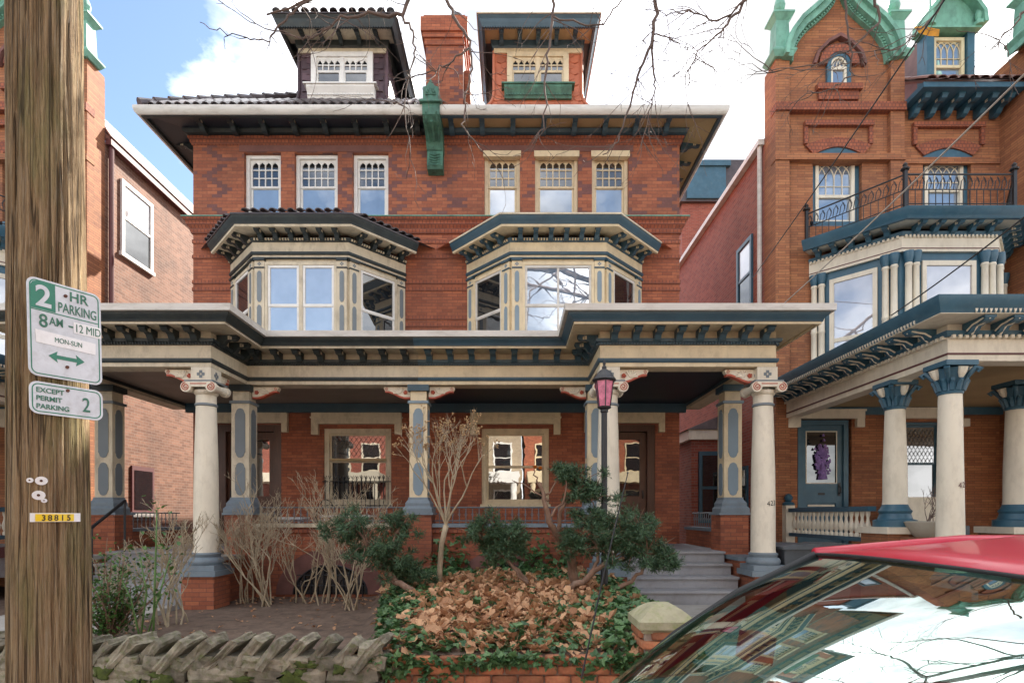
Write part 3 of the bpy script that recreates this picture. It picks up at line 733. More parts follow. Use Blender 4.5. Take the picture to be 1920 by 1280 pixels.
def bay(H, T, st, sg):
    uc = 2.48; fh, bh, yb = 0.90, 1.80, 10.83
    cream, trim, pan = st['cream'], st['trim'], st['bpanel']
    pts = [(uc-bh,YF+0.02),(uc-fh,yb),(uc+fh,yb),(uc+bh,YF+0.02)]
    B = MB(T).prism([(p[0], p[1]) for p in pts], 4.3, 6.93, 'z').obj('bay_window', cream, H)
    MB(T).sweep(pts, [(-0.05,6.655),(0.055,6.655),(0.055,6.84),(-0.05,6.84)]).obj('frieze', cream, B)
    MB(T).sweep(pts, [(-0.05,6.842),(0.06,6.842),(0.075,6.87),(0.10,6.915),(-0.05,6.915)]).obj('bed_moulding', trim, B)
    MB(T).sweep(pts, [(-0.05,6.60),(0.07,6.60),(0.085,6.625),(0.085,6.652),(-0.05,6.652)]).obj('architrave', trim, B)
    MB(T).sweep(pts, [(-0.05,6.56),(0.045,6.56),(0.045,6.598),(-0.05,6.598)]).obj('head_strip', cream, B)
    MB(T).sweep(pts, [(-0.05,6.535),(0.055,6.535),(0.055,6.558),(-0.05,6.558)]).obj('head_line', trim, B)
    dn = MB(T)
    for p, rz in along(pts, 1, 0.055, 0.03):
        M = T @ Matrix.Translation((p.x, p.y, 6.89)) @ Matrix.Rotation(rz, 4, 'Z')
        q = MB(M); q.box(-0.014, 0.014, -0.105, -0.06, -0.022, 0.012); b_ = len(dn.v); dn.v += q.v; dn.f += [[b_+i for i in f] for f in q.f]; dn.mi += q.mi
    dn.obj('dentil', cream, B)
    MB(T).sweep(pts, [(-0.05,7.02),(0.42,7.00),(0.42,7.03),(-0.05,7.05)]).obj('soffit', cream, B)
    MB(T).sweep(pts, [(0.37,6.965),(0.42,6.965),(0.43,6.998),(0.37,6.998)]).obj('bed_strip', cream, B)
    soft(MB(T).sweep(pts, [(0.38,7.0),(0.435,7.0),(0.455,7.05),(0.49,7.10),(0.50,7.14),(0.38,7.14)]).obj('cornice', trim, B))
    MB(T).sweep(pts, [(0.2,7.142),(0.515,7.142),(0.515,7.17),(0.2,7.20)]).obj('roof_edge', st['edge'], B)
    rf = MB(T); o = 0.5; k = 0.414*o
    rf.add([(uc-bh-o*1.35,YF,7.18),(uc-fh-k,yb-o,7.18),(uc+fh+k,yb-o,7.18),(uc+bh+o*1.35,YF,7.18),(uc-1.2,YF,7.5),(uc+1.2,YF,7.5)], [(0,1,4),(1,2,5,4),(2,3,5)])
    rf.obj('roof', st['roof'], B, recalc=False)
    bm_ = bracket_mesh('bay_bracket', 0.30, 0.15, 0.085, (trim, cream))
    for p, rz in along(pts, 1, 0.31, 0.17):
        inst('bracket', bm_, T @ Matrix.Translation((p.x, p.y, 7.0)) @ Matrix.Rotation(rz, 4, 'Z') @ Matrix.Translation((0,-0.06,0)), B)
    if st['tiles']:
        tm = MB(); n = 5
        tm.strip([(0.07*math.cos(PI*k/n), 0.05*math.sin(PI*k/n)) for k in range(n+1)], [(0.055*math.cos(PI*k/n), 0.034*math.sin(PI*k/n)) for k in range(n+1)], 0, 0.3, 'y')
        me = tm.mesh('roof_tile', 'tile_dark')
        for p, rz in along(pts, 1, 0.17, 0.05):
            inst('roof_tile', me, T @ Matrix.Translation((p.x, p.y, 7.19)) @ Matrix.Rotation(rz, 4, 'Z') @ Matrix.Translation((0,-0.54,0)) @ Matrix.Rotation(0.3+random.uniform(-.08,.08), 4, 'X'), B)
    # faces
    for i in range(3):
        a, b = Vector(pts[i]), Vector(pts[i+1]); d = b-a; L = d.length
        M = T @ facing((a.x, a.y, 0), math.atan2(d.y, d.x))
        for e0, e1 in ((0.012, 0.20), (L-0.20, L-0.012)):
            pc = (e0+e1)/2
            pl = MB(M).box(e0, e1, -0.05, 0.01, 4.4, 6.49).obj('pilaster', cream, B)
            MB(M).box(e0-0.01, e1+0.01, -0.085, 0.01, 6.492, 6.60 if False else 6.532).obj('capital', trim, B)
            MB(M).box(e0-0.004, e1+0.004, -0.066, 0.01, 6.345, 6.37).obj('ring', trim, B)
            pm = MB(M)
            for zc, h in ((5.995, 0.60), (5.33, 0.62)): pm.prism(capsule(pc, zc, 0.085, h), -0.060, -0.0505)
            for dx, dz in ((0.022,0),(-0.022,0),(0,0.022),(0,-0.022)): pm.box(pc+dx-0.012, pc+dx+0.012, -0.058, -0.0505, 6.43+dz-0.012, 6.43+dz+0.012)
            pm.obj('panel', pan, B)
        w0, w1 = 0.26, L-0.26
        gm = st['baymetal']
        if i == 1 and st['double']:
            cells = [(w0, L/2-0.035, 'glass_pale'), (L/2+0.035, w1, 'glass_pale')]
        else: cells = [(w0, w1, st['bayglass'][i])]
        cs = MB(M).box(w0-0.055, w0, -0.045, 0.01, 4.5, 6.41).box(w1, w1+0.055, -0.045, 0.01, 4.5, 6.41).box(w0-0.055, w1+0.055, -0.045, 0.01, 6.412, 6.47)
        if i == 1 and st['double']: cs.box(L/2-0.035, L/2+0.035, -0.045, 0.01, 4.5, 6.41)
        wn = cs.obj('window', cream, B)
        for c0, c1, gl in cells:
            s_ = MB(M); t_ = 0.045
            zm = 5.62
            for zz0, zz1, yy in ((zm, 6.408, -0.034), (4.7, zm+0.03, -0.022)):
                s_.box(c0+0.002, c0+t_, yy, yy+0.02, zz0, zz1).box(c1-t_, c1-0.002, yy, yy+0.02, zz0, zz1).box(c0+t_, c1-t_, yy, yy+0.02, zz1-t_, zz1).box(c0+t_, c1-t_, yy, yy+0.02, zz0, zz0+t_)
            if i == 1 and not st['double']: s_.box((c0+c1)/2-0.02, (c0+c1)/2+0.02, -0.032, -0.012, 4.75, 6.37)
            s_.obj('sash', gm, wn)
            xs = [(c0+t_, c1-t_)] if not (i == 1 and not st['double']) else [(c0+t_, (c0+c1)/2-0.02), ((c0+c1)/2+0.02, c1-t_)]
            for x0, x1 in xs:
                MB(M).box(x0, x1, -0.012, -0.004, zm+0.031, 6.362).obj('pane', gl, wn)
                MB(M).box(x0, x1, -0.012, -0.004, 4.745, zm-0.001).obj('pane', gl, wn)
def porch(H, T, st, sg):
    cream, trim, pan = st['cream'], st['trim'], st['panel']
    ui, uo = 3.05, 5.40
    yb, yr = YC-0.15, YP-0.15
    ui0, uo1 = ui-0.15, uo+0.13
    path = [(0, yr), (ui0, yr), (ui0, yb), (uo1, yb), (uo1, YF-0.02)]
    E = MB(T).sweep(path, [(0,3.81),(0,3.868),(-0.30,3.868),(-0.30,3.81)]).obj('entablature', cream, H)
    MB(T).sweep(path, [(0.015,3.87),(0.03,3.90),(0.03,3.93),(-0.30,3.93),(-0.30,3.87)]).obj('frieze_line', trim, E)
    MB(T).sweep(path, [(0,3.932),(0,4.128),(-0.30,4.128),(-0.30,3.932)]).obj('frieze', cream, E)
    MB(T).sweep(path, [(-0.3,4.13),(0.02,4.13),(0.03,4.165),(0.06,4.17),(0.07,4.215),(-0.3,4.215)]).obj('bed_moulding', trim, E)
    dn = MB(T)
    for p, rz in along(path, 1, 0.045, 0.02):
        q = MB(T @ Matrix.Translation((p.x, p.y, 4.15)) @ Matrix.Rotation(rz, 4, 'Z')); q.box(-0.011, 0.011, -0.05, -0.02, -0.017, 0.013)
        b_ = len(dn.v); dn.v += q.v; dn.f += [[b_+i for i in f] for f in q.f]; dn.mi += q.mi
    dn.obj('dentil', trim, E)
    MB(T).sweep(path, [(-0.3,4.217),(0.0,4.217),(0.0,4.33),(-0.3,4.33)]).obj('bracket_board', cream, E)
    MB(T).sweep(path, [(-0.3,4.332),(0.43,4.332),(0.43,4.36),(-0.3,4.36)]).obj('soffit', cream, E)
    MB(T).sweep(path, [(0.39,4.30),(0.435,4.30),(0.435,4.331),(0.39,4.331)]).obj('bed_strip', cream, E)
    soft(MB(T).sweep(path, [(0.39,4.362),(0.45,4.33),(0.462,4.37),(0.50,4.40),(0.52,4.435),(0.52,4.445),(0.2,4.445),(0.2,4.362)]).obj('cornice', trim, E))
    MB(T).sweep(path, [(0.1,4.447),(0.57,4.447),(0.575,4.54),(0.55,4.545),(0.1,4.56)]).obj('roof_edge', st['porchedge'], E)
    bm_ = bracket_mesh('porch_bracket', 0.30, 0.165, 0.095, (trim, cream))
    for p, rz in along(path[:4], 1, 0.335, 0.20):
        inst('bracket', bm_, T @ Matrix.Translation((p.x, p.y, 4.331)) @ Matrix.Rotation(rz, 4, 'Z') @ Matrix.Translation((0,-0.002,0)), E)
    # roof deck, ceiling, floor, wall plate
    MB(T).prism([(0,yr+0.3),(ui0+0.3,yr+0.3),(ui0+0.3,yb+0.3),(uo1-0.3,yb+0.3),(uo1-0.3,YF),(0,YF)], 4.40, 4.56, 'z').obj('porch_roof', st['porchedge'], H)
    MB(T).prism([(0,yr+0.302),(ui0+0.302,yr+0.302),(ui0+0.302,yb+0.302),(uo1-0.302,yb+0.302),(uo1-0.302,YF),(0,YF)], 3.93, 3.98, 'z').obj('porch_ceiling', st['ceil'], H)
    MB(T).box(0, uo1-0.31, YF-0.10, YF-0.002, 3.74, 3.925).obj('wall_plate', 'blue_trim', H)
    MB(T).prism([(0,yr+0.2),(uo1,yr+0.2),(uo1,YF),(0,YF)], 0.92, 1.0, 'z').obj('porch_floor', 'step_grey', H)
    # posts
    cols = [roundcol(H, ui, YC, 'cream_pale', T), roundcol(H, uo, YC, 'cream_pale', T)]
    pil = [pilaster(H, ui-0.03, YP, cream, T, pan), pilaster(H, uo-0.06, YP, cream, T, pan)]
    if sg > 0: pil.append(pilaster(H, 0.0, YP, cream, T, pan))
    tf = lambda x, y, r: T @ Matrix.Translation((x, y, 3.812)) @ Matrix.Rotation(r, 4, 'Z')
    for c, u in zip(cols, (ui, uo)):
        r_ = 0 if u == ui else PI
        ear_bracket(c, tf(u+(0.15 if r_ == 0 else -0.15), YC, r_), cream)
        ear_bracket(c, tf(u, YC+0.15, PI/2), cream)
    ear_bracket(pil[0], tf(ui-0.19, YP, PI), cream)
    if sg > 0:
        ear_bracket(pil[2], tf(0.16, YP, 0), cream); ear_bracket(pil[2], tf(-0.16, YP, PI), 'cream_old')
    # parapet wall, coping, iron rail, basement window
    Wl = MB(T).box(0.236, ui-0.27, YP-0.10, YP+0.12, 0.08, 1.39).obj('porch_wall', 'brick_front', H)
    MB(T).box(0.236, ui-0.27, YP-0.17, YP+0.17, 1.392, 1.455).obj('coping', 'base_blue' if sg > 0 else 'cream_old', Wl)
    MB(T).box(0.236, ui-0.27, YP-0.135, YP-0.102, 1.30, 1.39).obj('brick_band', 'brick_mould', Wl)
    rl = MB(T).tube([(0.24,YP,1.73),(ui-0.28,YP,1.73)], 0.014, 6).tube([(0.24,YP,1.50),(ui-0.28,YP,1.50)], 0.010, 6).obj('railing', 'iron_grey', Wl)
    bar = MB().tube([(0,0,1.455),(0,0,1.73)], 0.008, 5).tube([(-0.025,0,1.61),(0,0,1.64),(0.025,0,1.61),(0,0,1.58),(-0.025,0,1.61)], 0.005, 4).mesh('railing_bar', 'iron_grey')
    for i in range(22): inst('railing_bar', bar, T @ Matrix.Translation((0.34+i*0.114, YP, 0)), Wl)
    ac = 1.5; n = 16
    outer = [(ac+0.93*math.cos(PI*k/n), 0.25+0.78*math.sin(PI*k/n)) for k in range(n+1)]; inner = [(ac+0.63*math.cos(PI*k/n), 0.25+0.50*math.sin(PI*k/n)) for k in range(n+1)]
    MB(T).strip(outer, inner, YP-0.125, YP-0.101).obj('window_arch', 'brownstone', Wl)
    bw_ = MB(T).prism(inner, YP-0.106, YP-0.1015).obj('basement_window', 'glass_dark', Wl)
    g = MB(T)
    for i in range(-5, 6):
        x = ac+i*0.11; h = 0.50*math.sqrt(max(0, 1-(i*0.11/0.63)**2)); g.tube([(x,YP-0.125,0.2),(x,YP-0.125,0.25+h)], 0.011, 5)
    for zz in (0.40, 0.58): g.tube([(ac-0.57,YP-0.125,zz),(ac+0.57,YP-0.125,zz)], 0.009, 5)
    g.tube([(p[0], YP-0.125, p[1]) for p in inner], 0.014, 5)
    g.obj('grille', 'iron', bw_)
    # steps and cheek walls
    sp = MB(T).box(ui+0.30, uo-0.30, 9.28, yr+0.199, 0.1, 0.999).obj('porch_steps', 'step_grey', H)
    for i in range(4):
        z = 0.28+0.18*i; y0 = 8.42+0.28*i
        MB(T).box(ui+0.30, uo-0.30, y0, 9.279, z-0.3 if i == 0 else z+0.001, z+0.145).obj('riser', 'step_grey', sp)
        MB(T).box(ui+0.29, uo-0.29, y0-0.035, y0+0.27, z+0.146, z+0.18).obj('tread', 'step_grey', sp)
    for a, b in ((ui-0.10, ui+0.27), (uo-0.27, uo+0.12)):
        ck = MB(T).box(a+0.03, b-0.03, YC+0.25, YP-0.25, 0.08, 0.88).obj('cheek_wall', 'brick_front', H)
        MB(T).box(a, b, YC+0.25, YP-0.22, 0.882, 0.94).obj('slab', 'concrete' if sg < 0 else 'base_blue', ck)
    # side wall of the porch at the outer end
    MB(T).box(uo-0.16, uo+0.10, YP+0.24, YF-0.02, 0.08, 1.30).obj('porch_side_wall', 'brick_front', H)
    MB(T).box(uo-0.20, uo+0.14, YP+0.27, YF-0.02, 1.302, 1.36).obj('side_coping', 'base_blue', H)
    for i in range(14):
        inst('railing_bar', bar, T @ Matrix.Translation((uo-0.03, YP+0.4+i*0.12, -0.09)), H)
    MB(T).tube([(uo-0.03,YP+0.3,1.64),(uo-0.03,YF-0.05,1.64)], 0.013, 6).obj('side_railing', 'iron_grey', H)
    # ground floor window and door
    w_ = sash_window(H, T, 0.952, 2.368, 1.83, 3.418, YF+0.05, 'cream_old' if sg < 0 else 'cream', 'glass_lace' if sg < 0 else 'glass_room', 'glass_dark' if sg < 0 else 'glass_room', cols=0, split=0.42 if sg < 0 else 0.5, cas=0.10)
    if sg < 0:
        gm = MB(T)
        for i in range(11):
            x = 1.15+i*0.102
            for zz in (2.9, 3.05, 3.2):
                gm.tube([(x-0.051,YF+0.105,zz),(x,YF+0.105,zz+0.075),(x+0.051,YF+0.105,zz),(x,YF+0.105,zz-0.075),(x-0.051,YF+0.105,zz)], 0.0045, 4)
        gm.obj('leading', 'iron_grey', w_)
        ob = MB(T).box(1.06, 2.26, YF+0.02, YF+0.06, 2.74, 2.79); ob.obj('meeting_rail', 'tan_soffit', w_)
        gr = MB(T)
        for i in range(15):
            x = 1.0+i*0.094; gr.tube([(x,YF-0.06,1.75),(x,YF-0.06,2.38+0.06*math.sin(i*1.3))], 0.009, 5)
            gr.tube([(x-0.03,YF-0.06,2.42),(x,YF-0.06,2.36),(x+0.03,YF-0.06,2.42)], 0.007, 4)
        for zz in (1.80, 2.30): gr.tube([(0.94,YF-0.06,zz),(2.38,YF-0.06,zz)], 0.011, 5)
        gr.obj('window_guard', 'iron', w_)
    else:
        for x, z in ((2.08,2.62),(2.19,2.60)):
            soft(MB(T).lathe(x, YF+0.10, [(0.01,z-0.035),(0.035,z-0.02),(0.042,z),(0.03,z+0.028),(0.008,z+0.034)], 12).obj('ornament', 'pumpkin', w_))
    hd = MB(T).box(0.72, 2.60, YF-0.10, YF-0.002, 3.50, 3.735)
    hd.box(0.70, 2.62, YF-0.12, YF-0.002, 3.62, 3.65)
    for x in (0.72, 2.46): hd.box(x, x+0.14, YF-0.10, YF-0.002, 3.28, 3.498)
    hd.obj('window_hood', 'cream_old' if sg < 0 else 'cream', H)
    dd = MB(T).box(3.262, 3.42, YF+0.02, YF+0.2, 1.001, 3.498).box(4.44, 4.598, YF+0.02, YF+0.2, 1.001, 3.498).box(3.42, 4.44, YF+0.02, YF+0.2, 3.36, 3.498).obj('door', 'wood_door', H)
    dl = MB(T).box(3.425, 3.56, YF+0.12, YF+0.17, 1.002, 3.35).box(4.30, 4.435, YF+0.12, YF+0.17, 1.002, 3.35).box(3.56, 4.30, YF+0.12, YF+0.17, 3.20, 3.35).box(3.56, 4.30, YF+0.12, YF+0.17, 1.85, 2.0).box(3.56, 4.30, YF+0.12, YF+0.17, 1.002, 1.2)
    dl.box(3.56, 4.30, YF+0.145, YF+0.165, 1.2, 1.85).obj('door_leaf', 'wood_door', dd)
    MB(T).box(3.562, 4.298, YF+0.14, YF+0.15, 2.002, 3.198).obj('door_pane', 'glass_room' if sg < 0 else 'glass_dark', dd)
    MB(T).tube([(4.36,YF+0.09,1.95),(4.36,YF+0.07,2.0),(4.36,YF+0.09,2.12)], 0.012, 6).obj('handle', 'iron', dd)
    h2 = MB(T).box(3.10, 4.78, YF-0.10, YF-0.002, 3.52, 3.735)
    for x in (3.10, 4.66): h2.box(x, x+0.12, YF-0.10, YF-0.002, 3.33, 3.518)
    h2.obj('door_hood', 'cream_old' if sg < 0 else 'cream', H)
left = twin(-1, dict(label='half of twin brick house with near-black trim, weathered cream bay, purple shingled dormer', cream='cream_old', trim='dark_trim', panel='panel_grey', bpanel='panel_grey', sash='white_paint',
    glass3=['glass_blue','glass_blue','glass_blue'], roof='tile_dark', tiles=True, clad='slate_purple', scallop=False, dsoffit='cream_old', edge='tile_dark', double=True, baymetal='white_paint',
    bayglass=['glass_dark','glass_pale','glass_dark'], porchedge='gutter_white', ceil='brown_ceiling', lintels=False))
right = twin(1, dict(label='half of the twin brick house with blue and cream painted bay and orange tiled dormer', cream='cream', trim='blue_trim', panel='panel_blue', bpanel='panel_blue', sash='cream',
    glass3=['glass_pale','glass_blue','glass_blue'], roof='tile_orange', tiles=False, clad='tile_orange', scallop=True, dsoffit='tan_soffit', edge='cream_old', double=False, baymetal='gutter_white',
    bayglass=['glass_dark','glass_blue','glass_dark'], porchedge='gutter_white', ceil='navy_ceiling', lintels=True))
# copper console on the party line, chimney
def console():
    c = thing('copper_console', (AX, YF, 8.7), 'green weathered copper console hanging at the eaves between the two house halves', 'console')
    w_ = 0.17
    MB().prism([(YF-0.002,8.72),(YF-0.20,8.74),(YF-0.24,8.80),(YF-0.22,8.92),(YF-0.20,9.12),(YF-0.002,9.12)], AX-w_*0.95, AX+w_*0.95, 'x').obj('foot', 'copper_dark', c)
    MB().prism([(YF-0.002,9.122),(YF-0.22,9.122),(YF-0.30,9.24),(YF-0.46,9.34),(YF-0.66,9.38),(YF-0.78,9.46),(YF-0.80,9.58),(YF-0.80,9.66),(YF-0.002,9.66)], AX-w_, AX+w_, 'x').obj('scroll_body', 'copper_dark', c)
    MB().box(AX-0.22, AX+0.22, YF-0.86, YF-0.1, 9.662, 9.70).obj('cap', 'copper_dark', c)
    hp = [(AX-0.15,9.702),(AX+0.15,9.702),(AX+0.15,9.95),(AX+0.08,9.97),(AX,10.10),(AX-0.08,9.97),(AX-0.15,9.95)]
    MB().prism(hp, YF-0.84, YF-0.55).obj('crest', 'copper_dark', c)
    o = MB()
    for k in range(7):
        t = PI*k/6
        o.tube([(AX,YF-0.845,9.80),(AX+0.10*math.cos(t),YF-0.85,9.80+0.12*math.sin(t))], [0.008,0.016], 5)
    o.obj('fan_ornament', 'copper_dark', c); o = MB()
    for k in range(5):
        z = 8.82+k*0.055; o.tube([(AX-0.11,YF-0.235+0.012*k*0.3,z),(AX,YF-0.25+0.012*k*0.3,z-0.03),(AX+0.11,YF-0.235+0.012*k*0.3,z)], 0.012, 5)
    o.obj('leaf_ornament', 'copper_dark', c)
    for s_ in (-1, 1):
        MB().tube([(AX+s_*0.10,YF-0.31,9.22),(AX+s_*0.11,YF-0.50,9.345),(AX+s_*0.11,YF-0.70,9.395),(AX+s_*0.10,YF-0.795,9.50)], 0.02, 6).obj('scroll_ornament', 'copper_dark', c)
    MB().tube([(AX,YF-0.32,9.24),(AX,YF-0.50,9.34),(AX,YF-0.70,9.39)], 0.03, 6).obj('rib_ornament', 'copper_dark', c)
console()
ch = thing('chimney', (AX, 13.5, 9.9), 'broad brick chimney with corbelled top standing between the two dormers', 'chimney')
MB().box(AX-0.44, AX+0.44, 13.2, 14.1, 9.8, 12.65).obj('stack', 'brick_diaper', ch)
MB().box(AX-0.47, AX+0.47, 13.17, 14.13, 12.652, 12.80).box(AX-0.51, AX+0.51, 13.13, 14.17, 12.80, 12.92).box(AX-0.55, AX+0.55, 13.09, 14.21, 12.92, 13.25).box(AX-0.49, AX+0.49, 13.15, 14.15, 13.25, 13.33).obj('corbelled_top', 'brick_front', ch)
MB().lathe(AX+0.25, 13.6, [(0.13,13.33),(0.12,13.6),(0.15,13.62),(0.15,13.68),(0.10,13.68)], 14).obj('chimney_pot', 'iron_grey', ch)
MB().box(AX+0.441, AX+0.58, 13.5, 14.0, 11.3, 12.3).obj('flue_offset', 'brick_front', ch)
MB().box(AX-0.6, AX+0.5, 12.9, 13.2, 10.2, 10.75).obj('flashing', 'gutter_white', ch)
# ================================================================ the turreted neighbour (and its mirror twin down the street)
def FX(px): return (px-960)*YF/FPX
def FZ(py): return EYE+(965-py)*YF/FPX
def gothic_sash(parent, T, u0, u1, z0, z1, y, frame, casing, glass, arch=True):
    c = 0.07
    fr = MB(T).box(u0, u0+c, y, y+0.1, z0, z1).box(u1-c, u1, y, y+0.1, z0, z1).box(u0+c, u1-c, y, y+0.1, z1-c, z1).box(u0+c, u1-c, y, y+0.1, z0, z0+c)
    zm = z0+(z1-z0)*0.44
    fr.box(u0+c, u1-c, y+0.03, y+0.09, zm-0.03, zm+0.03)
    win = fr.obj('window', frame, parent)
    if casing: MB(T).box(u0-0.12, u0-0.001, y+0.02, y+0.12, z0, z1).box(u1+0.001, u1+0.12, y+0.02, y+0.12, z0, z1).box(u0-0.16, u1+0.16, y-0.08, y+0.12, z0-0.10, z0-0.001).obj('casing', casing, win)
    m = MB(T); a, b = u0+c, u1-c; lo, hi = zm+0.03, z1-c; n = 4; pw = (b-a)/n; zs = lo+(hi-lo)*0.5
    for i in range(1, n): m.tube([(a+pw*i,y+0.045,lo),(a+pw*i,y+0.045,zs)], 0.011, 5)
    m.tube([(a,y+0.045,lo+(hi-lo)*0.28),(b,y+0.045,lo+(hi-lo)*0.28)], 0.009, 5)
    for i in range(n+1):
        for s_ in (-1, 1):
            pts = []
            for k in range(7):
                t = k/6; x = a+pw*i+s_*pw*1.5*(1-math.cos(t*PI/2)); z = zs+(hi-zs)*math.sin(t*PI/2)
                if a-0.001 <= x <= b+0.001: pts.append((x, y+0.045, z))
            if len(pts) > 1: m.tube(pts, 0.011, 5)
    m.obj('muntin', frame, win)
    MB(T).box(a, b, y+0.055, y+0.062, lo, hi).obj('pane', glass, win)
    MB(T).box(a, b, y+0.075, y+0.082, z0+c, zm-0.03).obj('pane', glass, win)
    return win
def pinnacle(H, T, u, z):
    """copper pinnacle: skirt, square shaft, cap and leaf-shaped finial"""
    p = MB(T)
    yc = YF+0.02
    def fr(h0, w0, h1, w1):
        p.add([(u-w0,yc-w0,h0),(u+w0,yc-w0,h0),(u+w0,yc+w0,h0),(u-w0,yc+w0,h0),(u-w1,yc-w1,h1),(u+w1,yc-w1,h1),(u+w1,yc+w1,h1),(u-w1,yc+w1,h1)], [(0,3,2,1),(4,5,6,7),(0,1,5,4),(1,2,6,5),(2,3,7,6),(3,0,4,7)])
    fr(z, 0.19, z+0.10, 0.25); fr(z+0.10, 0.25, z+0.13, 0.25); fr(z+0.13, 0.22, z+0.24, 0.15); fr(z+0.24, 0.15, z+0.80, 0.13)
    fr(z+0.80, 0.13, z+0.90, 0.21); fr(z+0.90, 0.22, z+0.94, 0.22); fr(z+0.94, 0.18, z+1.03, 0.07)
    o = p.obj('pinnacle', 'copper', H)
    f = MB(T).lathe(u, yc, [(0.045,z+1.03),(0.10,z+1.12),(0.115,z+1.20),(0.09,z+1.30),(0.045,z+1.42),(0.015,z+1.56),(0.004,z+1.66)], 10).obj('finial', 'copper', H)
    return o
def tower_house(T, label, full, right):
    H = thing('brick_house', T @ Vector((6.8, YF, 0.1)), label, 'house')
    x0, x1 = FX(1450), FX(1690)          # tower
    xr = FX(1877)
    xc = (x0+x1)/2
    # tower body and side wall
    zt = FZ(118)
    ops = [(FX(1533)-0.1, FX(1607)+0.1, FZ(415)-0.1, FZ(292))]
    if full: ops.append((FX(1497)-0.02, FX(1597), 1.0, FZ(785)))
    mb = MB(T); wall_with_openings(mb, x0+0.28, x1-0.28, 0.1, zt, ops, YF, 0.25); 
    mb.obj('tower_wall', 'brick_tower', H, recalc=False)
    for a, b in ((x0, x0+0.29), (x1-0.29, x1)):
        MB(T).box(a, b, YF-0.10, YF+0.4, 0.1, zt).obj('corner_strip', 'brick_tower', H)
    MB(T).box(x0+0.001, x1-0.01, YF+0.41, 24, 0.1, 9.72).obj('side_wall', 'brick_side' if right else 'brick_pale', H)
    MB(T).box(x0+0.001, x1-0.01, YF+0.255, YF+0.409, 0.1, 11.0).obj('inner_wall', 'brick_tower', H)
    # ogee gable: brick infill and copper coping
    half = [(1482,122),(1484,105),(1492,85),(1507,65),(1527,48),(1545,32),(1558,16),(1566,-2),(1569,-14)]
    hl = [(FX(a), FZ(b)) for a, b in half]; hr = [(2*xc-a, b) for a, b in reversed(hl)]
    hl = [(2*xc-a, b) for a, b in reversed(hr)]
    cur = hl+hr[1:]
    MB(T).prism(cur, YF+0.0005, YF+0.25).obj('gable', 'brick_tower', H)
    def off(c, d):
        out = []
        for i, p in enumerate(c):
            a, b = c[max(0, i-1)], c[min(len(c)-1, i+1)]; t = Vector((b[0]-a[0], b[1]-a[1])).normalized()
            out.append((p[0]-t.y*d, p[1]+t.x*d))
        return out
    hl2 = [(p[0], p[1]) for p in hl]
    def both(d0, d1, y0, y1, nm):
        m = MB(T); a, b = off(hl2, d0), off(hl2, d1)
        a[-1] = (xc, a[-1][1]); b[-1] = (xc, b[-1][1]+abs(d1)*0.8)
        m.strip(a, b, y0, y1); m.strip([(2*xc-p[0], p[1]) for p in a], [(2*xc-p[0], p[1]) for p in b], y0, y1)
        return m.obj(nm, 'copper', H)
    both(-0.01, 0.05, YF-0.10, YF+0.3, 'coping_bead'); both(0.05, 0.16, YF-0.22, YF+0.3, 'coping'); both(0.16, 0.24, YF-0.30, YF+0.3, 'coping_edge')
    dn = MB(T); dc = off(hl2, 0.02)
    for i in range(len(dc)-1):
        for k in range(4):
            t = k/4; x = dc[i][0]*(1-t)+dc[i+1][0]*t; z = dc[i][1]*(1-t)+dc[i+1][1]*t
            for xx in (x, 2*xc-x): dn.box(xx-0.016, xx+0.016, YF-0.135, YF-0.10, z-0.016, z+0.016)
    dn.obj('dentil', 'copper', H)
    pinnacle(H, T, x0+0.14, zt); pinnacle(H, T, x1-0.14, zt)
    # attic arched window with hood
    n = 12; zc = FZ(125)
    ring = lambda r, dz=0: [(xc+r*math.cos(PI*k/n), zc+r*math.sin(PI*k/n)+dz) for k in range(n+1)]
    MB(T).strip(ring(0.25), ring(0.42), YF-0.09, YF-0.001).obj('window_arch', 'brick_mould', H)
    hm = [(xc-0.50, zc-0.02), (xc-0.42, zc+0.22), (xc-0.22, zc+0.42), (xc, zc+0.54), (xc+0.22, zc+0.42), (xc+0.42, zc+0.22), (xc+0.50, zc-0.02)]
    MB(T).strip(hm, [(xc+(p[0]-xc)*1.12, zc+(p[1]-zc)*1.14) for p in hm], YF-0.13, YF-0.001).obj('hood_mould', 'brownstone', H)
    MB(T).box(xc-0.47, xc+0.47, YF-0.12, YF, FZ(163)-0.12, FZ(163)).box(xc-0.42, xc+0.42, YF-0.06, YF, FZ(163)-0.30, FZ(163)-0.12).obj('attic_sill', 'brick_mould', H)
    aw = MB(T).strip(ring(0.17), ring(0.249), YF-0.07, YF+0.01).box(xc-0.249, xc-0.17, YF-0.07, YF+0.01, FZ(163), zc).box(xc+0.17, xc+0.249, YF-0.07, YF+0.01, FZ(163), zc).obj('attic_window', 'teal_trim', H)
    m = MB(T).strip(ring(0.13), ring(0.169), YF-0.05, YF-0.01).box(xc-0.169, xc+0.169, YF-0.05, YF-0.01, zc-0.10, zc-0.04).box(xc-0.169, xc-0.12, YF-0.05, YF-0.01, FZ(163), zc-0.1).box(xc+0.12, xc+0.169, YF-0.05, YF-0.01, FZ(163), zc-0.1)
    for s_ in (-1, 0, 1): m.tube([(xc+s_*0.07-0.05, YF-0.03, zc-0.04), (xc+s_*0.06, YF-0.03, zc+0.12), (xc+s_*0.07+0.05, YF-0.03, zc-0.04)], 0.010, 5)
    m.obj('sash', 'cream_pale', aw)
    MB(T).prism(ring(0.171)[::1]+[(xc-0.171, FZ(163)), (xc+0.171, FZ(163))], YF-0.012, YF-0.004).obj('pane', 'glass_blue', aw)
